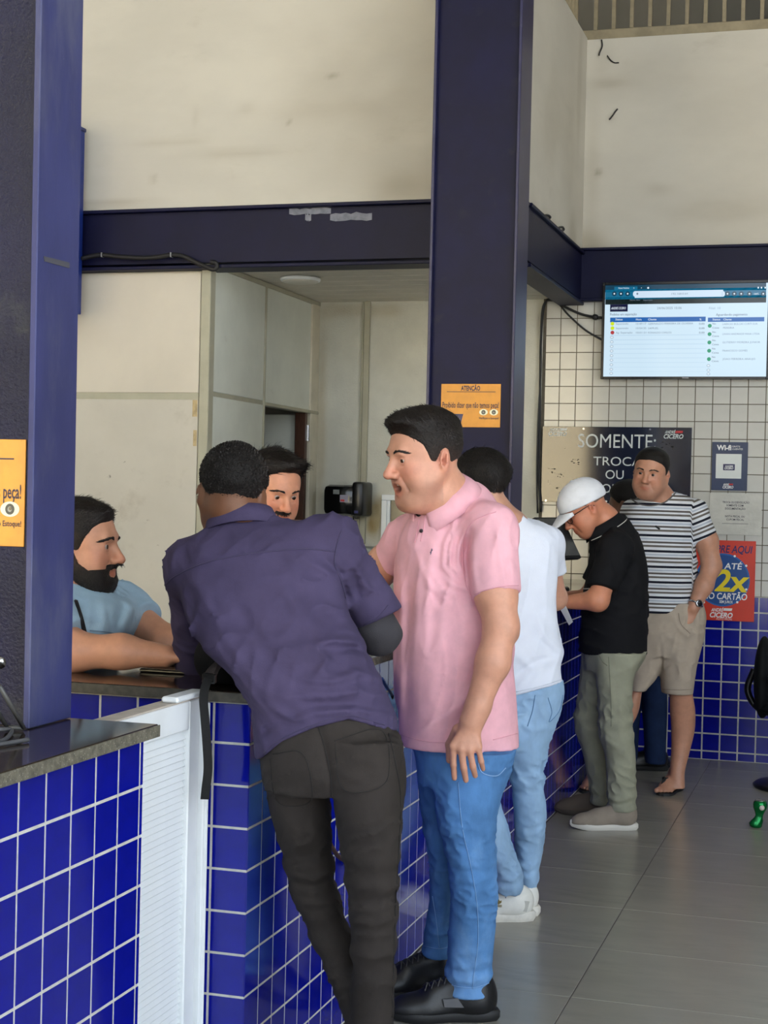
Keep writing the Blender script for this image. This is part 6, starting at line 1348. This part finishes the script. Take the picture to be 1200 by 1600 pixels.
# ---------------------------------------------------------------- yellow ATENÇÃO signs on the columns
def yellow(name, label, xr, zt, Y, worn, W_=.297):
    YM = M('sign_orange_worn' if worn else 'sign_orange', (222, 150, 46) if worn else (216, 144, 34), .4, var=.06, vs=20, dirt=[((150, 92, 30), 60, .66, .74, .7)] if worn else None); H_ = W_*.707
    o = empty(name, (xr-W_/2, Y, zt-H_), label, 'sign'); MB().box((xr-W_, Y-.003, zt-H_), (xr, Y, zt), .0008).build('panel', YM, o)
    u = W_/93.0; X = lambda p: xr-W_+(p-690)*u; Zz = lambda p: zt-(p-600)*H_/69.0
    T = lambda s_, x, y, h, w_, b=.01, mt=DARKIN, it=0: text('lettering', s_, mt, o, (X(x), Y-.003, Zz(y)), UX, UZ, h*u, w_*u, b, 'LEFT', .0010, it, kind='stuff')
    T('ATENÇÃO', 721, 610.5, 7, 30, .03); T('Proibido dizer que não temos peça!', 692.5, 638, 8.5, 88, .012); T('Verifique o Estoque!', 750, 656, 3.4, 31, .012)
    MB().box((X(699), Y-.0042, Zz(613)), (X(775), Y-.003, Zz(612.1))).build('rule', DARKIN, o)
    def ell2(x, y, rx, ry, mt, z): MB().slab([(X(x)+rx*u*math.cos(.2618*i), Zz(y)+ry*u*math.sin(.2618*i)) for i in range(24)], (0, Y-.003, 0), UX, UZ, (0, -1, 0), z).build('eye_print', mt, o)
    for x in (757, 773): ell2(x, 645, 6.6, 4.7, M('eye_cream', (232, 228, 196), .4), .0009); ell2(x, 645, 3.2, 3.4, M('eye_dark', (62, 62, 56), .4), .0013); ell2(x, 645, 1.5, 1.7, M('eye_ring', (150, 150, 140), .4), .0017); ell2(x+.4, 644.6, .9, 1.0, PUPIL, .0021)
    q = [(X(693), Zz(663)), (X(722), Zz(663)), (X(725.5), Zz(648)), (X(693), Zz(648))]; MB().slab(q, (0, Y-.003, 0), UX, UZ, (0, -1, 0), .0009).build('logo_box', M('logo_navy', (40, 38, 84), .4), o)
    T('ANDRÉ', 695, 654, 4.5, 15, .02, WHITE, .25); T('CICERO', 694.5, 661.5, 6, 26, .03, WHITE, .25)
s2 = on(783, 600, 1, 7.01); yellow('warning_sign', 'orange ATENÇÃO sign on the far steel column behind the pink polo man', s2[0], s2[2], 7.0099, False, s2[0]-on(690, 600, 1, 7.01)[0])
s1_ = on(42, 687, 1, 2.735); yellow('warning_sign', 'worn orange sign on the nearest steel column, cut by the frame', s1_[0], s1_[2], 2.7349, True)
# ---------------------------------------------------------------- other fittings
bb = empty('wall_bracket_box', (-4.1, 7.4, 2.43), 'deep blue steel box against the upper wall beside the nearest column', 'box')
MB().box((-4.4, 7.05, 2.43), (-4.008, FY-.055, 3.41), .004).build('casing', M('blue_steel', (16, 42, 122), .4, var=.1, vs=4), bb); MB().box((-4.41, 7.04, 3.40), (-4.0, FY-.055, 3.42), .003).build('lid', M('blue_steel_lid', (14, 34, 96), .4), bb)
lp = empty('ceiling_lamp', (-3.03, 8.26, 2.70), 'round white unlit lamp on the low recess ceiling', 'lamp')
MB().lathe([(.085, 0), (.112, -.004), (.114, -.014), (.108, -.022)], (-3.03, 8.26, 2.711), (0, 0, 1), 32).build('rim', WHITE_P, lp, True); MB().lathe([(.104, -.020), (.098, -.027), (.06, -.033), (.0, -.035)], (-3.03, 8.26, 2.711), (0, 0, 1), 32).build('diffuser', M('lamp_diffuser', (216, 214, 204), .4), lp, True)
dp = empty('paper_dispenser', (-3.11, BY-.1, 1.38), 'glossy black paper towel dispenser on the stained plaster wall', 'dispenser')
GB = M('gloss_black', (12, 12, 13), .12)
a, b = on(504, 757, 1, BY-.20), on(560, 806, 1, BY-.20)
smooth_by_angle(MB().box((a[0], BY-.20, b[2]), (b[0], BY-.006, a[2]), .035).build('cover', GB, dp)); smooth_by_angle(MB().box((b[0]-.045, BY-.215, b[2]-.004), (b[0]+.030, BY-.005, a[2]+.022), .02).build('end_cap', BLACK, dp))
MB().box((a[0]+.03, BY-.12, b[2]-.02), (a[0]+.05, BY-.08, b[2]+.01), .003).build('catch', BLACK, dp); MB().box((b[0]-.05, BY-.12, b[2]-.02), (b[0]-.03, BY-.08, b[2]+.01), .003).build('catch', BLACK, dp)
c = on(525.5, 768.5, 1, BY-.20); MB().box((c[0]-.02, BY-.2022, c[2]-.014), (c[0]+.02, BY-.1995, c[2]+.014)).build('sticker', M('sticker_grey', (120, 122, 120), .5), dp)
c = on(537.5, 779, 1, BY-.20); MB().box((c[0]-.026, BY-.2024, c[2]-.022), (c[0]+.026, BY-.1995, c[2]+.022)).build('sticker', M('sticker_white', (150, 146, 164), .5), dp); MB().box((c[0]-.022, BY-.2030, c[2]-.018), (c[0]+.004, BY-.2020, c[2]-.006)).build('sticker_stripe', REDP, dp)
c = on(557, 800, 1, BY-.216); MB().box((c[0]-.014, BY-.2172, c[2]-.008), (c[0]+.010, BY-.214, c[2]+.008)).build('sticker', M('sticker_blue', (40, 44, 110), .5), dp)
MB().tube(curve_pts([on(553, 806, 1, BY-.02), on(551, 822, 1, BY-.012), on(550, 845, 1, BY-.01)]), .004, 6).build('cord', CABM, dp, True)
gc = empty('cabinet', (-2.75, BY-.25, 0), 'grey green low cabinet against the plaster wall behind the counter', 'cabinet'); GCM = M('grey_green_paint', (146, 152, 146), .5, var=.05, vs=5)
MB().box((-3.2, BY-.36, .02), (-2.25, BY-.035, 1.16), .004).build('body', GCM, gc); MB().box((-3.22, BY-.38, 1.16), (-2.23, BY-.035, 1.185), .003).build('top', GCM, gc)
for x in (-3.19, -2.72): d = MB().box((x, BY-.38, .06), (x+.46, BY-.361, 1.14), .003).build('door', GCM, gc); MB().box((x+.2, BY-.395, 1.02), (x+.28, BY-.379, 1.035), .003).build('handle', CHROME, d)
# terminal stand and cables on the near counter
ct = FLc = lambda px, py: on(px, py, 2, 1.0285)
pt = empty('payment_terminal', tuple(ct(2, 1150)), 'black terminal on a slotted stand beside the nearest column', 'terminal')
f0 = ct(24, 1142); f1 = at(-14, 1072, 2.93)
def slot_bar(a, b, wv, parent):
    a, b, wv = np.array(a), np.array(b), np.array(wv)*.016; m = MB(); m.tube([a-wv, b-wv], .0045, 6); m.tube([a+wv, b+wv], .0045, 6); m.tube([a-wv, a+wv], .0045, 6); m.tube([b-wv, b+wv], .0045, 6); m.build('stand_leg', MATS['grey_plastic'] if 'grey_plastic' in MATS else M('grey_plastic', (74, 74, 72), .4), parent, True)
slot_bar(f0+[0, 0, .006], f1, HR, pt); slot_bar(f0+[-.12, .02, .006], f1+[-.12, .02, 0], HR, pt)
smooth_by_angle(MB().box((-.10, -.03, -.09), (.10, .03, .09), .016).build('casing', BLACK, pt)); cs = pt.children[-1]; cs.location = Vector(at(-42, 1040, 2.93))-pt.location; cs.data.transform(Matrix.Translation(Vector(org(pt))-Vector((0, 0, 0)))); cs.rotation_euler = (math.radians(-20), 0, .4)
c = at(0, 1036, 2.89); MB().lathe([(.0, .004), (.011, .003), (.012, -.012)], c, -HF+.3*HR, 16).build('silver_key', CHROME, pt, True)
MB().tube(curve_pts([ct(-40, 1150)+[0, 0, .005], ct(0, 1150)+[0, 0, .012], ct(18, 1146)+[0, 0, .006], ct(10, 1158)+[0, 0, .005], ct(-10, 1168)+[0, 0, .005], ct(20, 1164)+[0, 0, .005], ct(44, 1160)+[0, 0, .005]], 8), .0042, 7).build('cable', M('grey_cable', (84, 84, 86), .5), pt, True)
# telephone under the attendant's hands
ph = empty('mobile_phone', tuple(ct(268, 1050)), 'black mobile phone lying on the counter beside the attendant\'s hands', 'phone')
c = ct(268, 1050); smooth_by_angle(MB().box((c[0]-.075, c[1]-.036, c[2]), (c[0]+.075, c[1]+.036, c[2]+.009), .003).build('case', BLACK, ph)); MB().box((c[0]-.07, c[1]-.032, c[2]+.009), (c[0]+.07, c[1]+.032, c[2]+.0096)).build('glass', GB, ph)
# backpack with hanging strap
BKM = cloth('bag_black', (20, 20, 21), bs=300)
bc = at(372, 1042, 3.86); bc[2] = 1.031+.07
V, F = solid([ell(bc, np.column_stack([HR, HF, [0, 0, 1.0]]), (.105, .10, .075), .02), rc(bc+HR*-.05+[0, 0, -.03], bc+HR*.06+[0, 0, -.03], .045, .045, .04)], .005, posts(wrinkle(.004, 40, 91), lambda P, d: np.maximum(d, 1.0295-P[:, 2])))
bag = mesh('backpack', V, F, BKM, None, True, loc=(bc[0], bc[1], 1.0285), label='black backpack on the counter, its strap hanging down over the white gate', cat='bag')
def ribbon(name, pts, w_, th, mat, parent, side):
    pts = curve_pts(pts, 6); V, F = [], []; side = nrm(side)
    for i, p in enumerate(pts):
        t = nrm(pts[min(i+1, len(pts)-1)]-pts[max(i-1, 0)]); n_ = nrm(np.cross(t, side)); V += [p-side*w_/2-n_*th/2, p+side*w_/2-n_*th/2, p+side*w_/2+n_*th/2, p-side*w_/2+n_*th/2]
    for i in range(len(pts)-1):
        for j in range(4): F.append((4*i+j, 4*i+(j+1) % 4, 4*i+4+(j+1) % 4, 4*i+4+j))
    F += [(3, 2, 1, 0), tuple(4*(len(pts)-1)+j for j in range(4))]; return smooth_by_angle(mesh(name, V, F, mat, parent), 50)
WEB = cloth('webbing', (34, 34, 34), bs=400); PAD = cloth('strap_pad', (66, 58, 56), bs=300)
ribbon('shoulder_strap', [at(368, 1022, 3.80), at(350, 1030, 3.74), at(334, 1045, 3.69), at(326, 1062, 3.665)], .034, .012, PAD, bag, HR*.8+UP*.5)
ribbon('webbing_strap', [at(328, 1055, 3.66), at(321, 1072, 3.63), at(318, 1092, 3.61), at(320, 1120, 3.60), at(323, 1160, 3.60), at(325, 1200, 3.60), at(322, 1230, 3.60), at(320, 1249, 3.60)], .0205, .0022, WEB, bag, HR)
c = at(327, 1060, 3.655); smooth_by_angle(MB().box((c[0]-.017, c[1]-.006, c[2]-.012), (c[0]+.017, c[1]+.006, c[2]+.012), .003).build('buckle', BLACK, bag))
# pen on the counter edge and brown cord
pn = empty('pen', tuple(on(605, 1074, 0, -1.335)), 'blue pen cord hanging from the counter edge between the two front men', 'pen')
MB().tube(curve_pts([on(597, 1060, 0, -1.33), on(602, 1070, 0, -1.33), on(608, 1079, 0, -1.33), on(613, 1086, 0, -1.33)]), .0045, 7).build('barrel', M('pen_blue', (20, 50, 110), .4), pn, True); MB().tube([on(613, 1086, 0, -1.33), on(613.5, 1092, 0, -1.33)], [.0055, .003], 7).build('cap', BLACK, pn, True)
bcd = empty('cord', tuple(on(520, 1320, 0, -1.34)), 'brown cord drooping against the blue tiles behind the leaning man\'s legs', 'cord')
MB().tube(curve_pts([on(508, 1290, 0, -1.345), on(512, 1308, 0, -1.34), on(520, 1326, 0, -1.335), on(534, 1342, 0, -1.335), on(560, 1352, 0, -1.34)]), .0065, 7).build('cord', M('brown_rubber', (60, 40, 32), .5), bcd, True)
# dark monitor on the counter ahead of the cap man
mn = empty('monitor', tuple(np.array([-1.52, 8.0, 1.0285])), 'black tilted monitor on a stand on the counter ahead of the capped man', 'monitor')
R_ = np.column_stack([nrm([.25, 1, 0]), nrm(np.cross(nrm([.80, -.2, .45]), nrm([.25, 1, 0]))), nrm([.80, -.2, .45])]); c = np.array([-1.50, 8.02, 1.30])
def obox(m, lo, hi, R, c, ch): m.box(np.array(c)+np.array(lo), np.array(c)+np.array(hi), ch, R=R, c=c); return m
obox(MB(), (-.17, -.12, -.015), (.17, .12, .012), R_, c, .004).build('casing', BLACK_M, mn); obox(MB(), (-.16, -.105, .012), (.16, .11, .014), R_, c, .0).build('screen', GB, mn)
MB().tube([c-[.02, 0, 0], (-1.55, 8.0, 1.12), (-1.55, 8.0, 1.04)], .02, 10).build('neck', BLACK, mn, True); smooth_by_angle(MB().box((-1.66, 7.90, 1.0287), (-1.44, 8.10, 1.045), .006).build('base', BLACK, mn))
kb = empty('card_reader', (-1.42, 7.72, 1.0285), 'small dark card reader on the counter near the capped man\'s hands', 'reader')
smooth_by_angle(MB().box((-1.47, 7.66, 1.0287), (-1.39, 7.82, 1.065), .008).build('casing', BLACK, kb)); MB().box((-1.46, 7.75, 1.065), (-1.40, 7.81, 1.067)).build('display', M('reader_display', (120, 128, 120), .2), kb)
for i in range(4):
    for j in range(3): MB().box((-1.458+.021*j, 7.668+.019*i, 1.065), (-1.442+.021*j, 7.681+.019*i, 1.069), .001).build('key', M('reader_key', (90, 90, 92), .5) if 'reader_key' not in MATS else MATS['reader_key'], kb)
# sheet of paper in the cap man's hand
q = [at(872, 946, 7.16), at(881, 940, 7.12), at(895, 972, 7.14), at(889, 977, 7.17)]; nn_ = nrm(np.cross(q[1]-q[0], q[3]-q[0]))*.0012
mesh('paper_sheet', q+[p+nn_ for p in q], [(0, 1, 2, 3), (7, 6, 5, 4), (0, 4, 5, 1), (1, 5, 6, 2), (2, 6, 7, 3), (3, 7, 4, 0)], WHITE, None, loc=q[0], label='white sheet of paper held by the capped man over the counter', cat='paper')
# ---------------------------------------------------------------- office chair and crushed can at the right edge
oc = on(1249, 1232, 2, 0.0); ch_ = empty('swivel_chair', (oc[0], oc[1], 0), 'black swivel chair on a round base, cut by the right edge of the photo', 'chair')
BF = cloth('chair_fabric', (20, 22, 24), bs=200); cx, cy = oc[0], oc[1]
Rb = frame(90, 0, 0); bk = np.array([cx-.20, cy, .58])
V, F = solid([ell(bk-[.0, 0, .0], np.eye(3), (.05, .20, .22), .03)], .009, lambda P, d: d); mesh('backrest', V, F, BF, ch_, True)
V, F = solid([ell((cx, cy, .43), np.eye(3), (.25, .25, .055), .03)], .009); mesh('seat', V, F, BF, ch_, True)
MB().tube(curve_pts([(cx-.02, cy, .39), (cx-.2, cy, .40), (cx-.28, cy, .50), (cx-.25, cy, .62)]), .018, 8).build('back_support', BLACK, ch_, True)
MB().lathe([(.028, .10), (.028, .30), (.02, .30), (.02, .40)], (cx, cy, 0), (0, 0, 1), 14).build('gas_column', BLACK, ch_, True)
for sgn in (1, -1): MB().tube(curve_pts([(cx-.05, cy+.25*sgn, .40), (cx-.06, cy+.29*sgn, .48), (cx-.06, cy+.29*sgn, .58)]), .016, 8).box((cx-.17, cy+.26*sgn-.0, .58), (cx+.10, cy+.26*sgn+.055, .615), .012).build('armrest', BLACK, ch_, True)
MB().lathe([(.235, 0), (.242, .012), (.225, .026), (.10, .050), (.035, .075), (.03, .11)], (cx, cy, 0), (0, 0, 1), 40).build('disc_base', BLACK, ch_, True)
gcn = on(1187, 1293, 2, 0.0); GRN = M('green_can', (10, 120, 58), .22, metal=.6, var=.2, vs=30)
m = MB().lathe([(.022, 0), (.029, .006), (.031, .018), (.027, .032), (.018, .047), (.016, .058), (.022, .072), (.031, .09), (.033, .108), (.030, .120), (.026, .125)], gcn, (0, 0, 1), 26)
V = np.array(m.V); a = np.arctan2(V[:, 1]-gcn[1], V[:, 0]-gcn[0]); zz = V[:, 2]; k = 1+.16*np.sin(3*a+60*zz)*np.exp(-((zz-.05)/.03)**2); V[:, :2] = gcn[:2]+(V[:, :2]-gcn[:2])*k[:, None]; V[:, 0] += -.02*np.exp(-((zz-.015)/.03)**2)
can = mesh('drink_can', V, m.F, GRN, None, True, loc=gcn, label='crushed green drink can standing on the grey floor near the swivel chair', cat='can')
MB().lathe([(.0255, .1252), (.024, .129), (.022, .126), (.0, .1255)], gcn, (0, 0, 1), 22).build('lid', CHROME, can, True)
c = at(1191, 1268, 7.22); MB().lathe([(.012, 0), (.012, .002), (.0, .002)], gcn+(-HF*.0335)+[0, 0, .098], -HF, 14).build('mark', M('can_mark', (214, 196, 190), .4), can, True)

# ---------------------------------------------------------------- wire ends left on the upper walls
WIRE = M('black_wire', (24, 22, 22), .5)
hk = empty('wire_hook', tuple(on(857, 340, 0, SX+.01)), 'bent black wire end above the dark beam right of the far column', 'wire')
MB().tube(curve_pts([on(x, y, 0, SX+.012) for x, y in ((850, 337), (855, 336), (860, 339), (857, 343), (852, 342), (856, 346))], 5), .006, 6).build('wire', WIRE, hk, True)
hk = empty('wire_hook', tuple(on(875, 358, 0, SX+.01)), 'curled black wire end nearest the corner above the dark beam', 'wire')
MB().tube(curve_pts([on(x, y, 0, SX+.012) for x, y in ((869, 360), (873, 356), (879, 355), (881, 359), (876, 361), (874, 364), (878, 363))], 5), .006, 6).build('wire', WIRE, hk, True)
hk = empty('wire_end', tuple(on(940, 70, 1, BY-.01)), 'thin black wire dangling under the beige railing by the corner', 'wire')
MB().tube(curve_pts([on(x, y, 1, BY-.012) for x, y in ((940, 62), (941, 72), (937, 82), (936, 87))], 5), .0045, 6).tube(curve_pts([on(x, y, 1, BY-.012) for x, y in ((949, 87), (954, 94), (960, 98), (967, 98))], 5), .004, 6).build('wire', WIRE, hk, True, kind='stuff')
hk = empty('wire_end', tuple(on(958, 178, 1, BY-.01)), 'short black wire sticking from the upper wall well above the television', 'wire')
MB().tube(curve_pts([on(x, y, 1, BY-.014) for x, y in ((952, 187), (957, 181), (961, 175), (965, 170))], 5), .0045, 6).build('wire', WIRE, hk, True)
# ---------------------------------------------------------------- groups of look-alikes
GROUPS = {'tiled_counter': 'blue tiled counters', 'granite_countertop': 'stone countertops', 'warning_sign': 'orange signs on the steel columns', 'wire_hook': 'wire ends on the upper walls', 'wire_end': 'wire ends on the upper walls', 'person': 'people at the service counter'}
for o in bpy.data.objects:
    if o.parent is None and o.name.split('.')[0] in GROUPS: o['group'] = GROUPS[o.name.split('.')[0]]
bpy.context.view_layer.update()
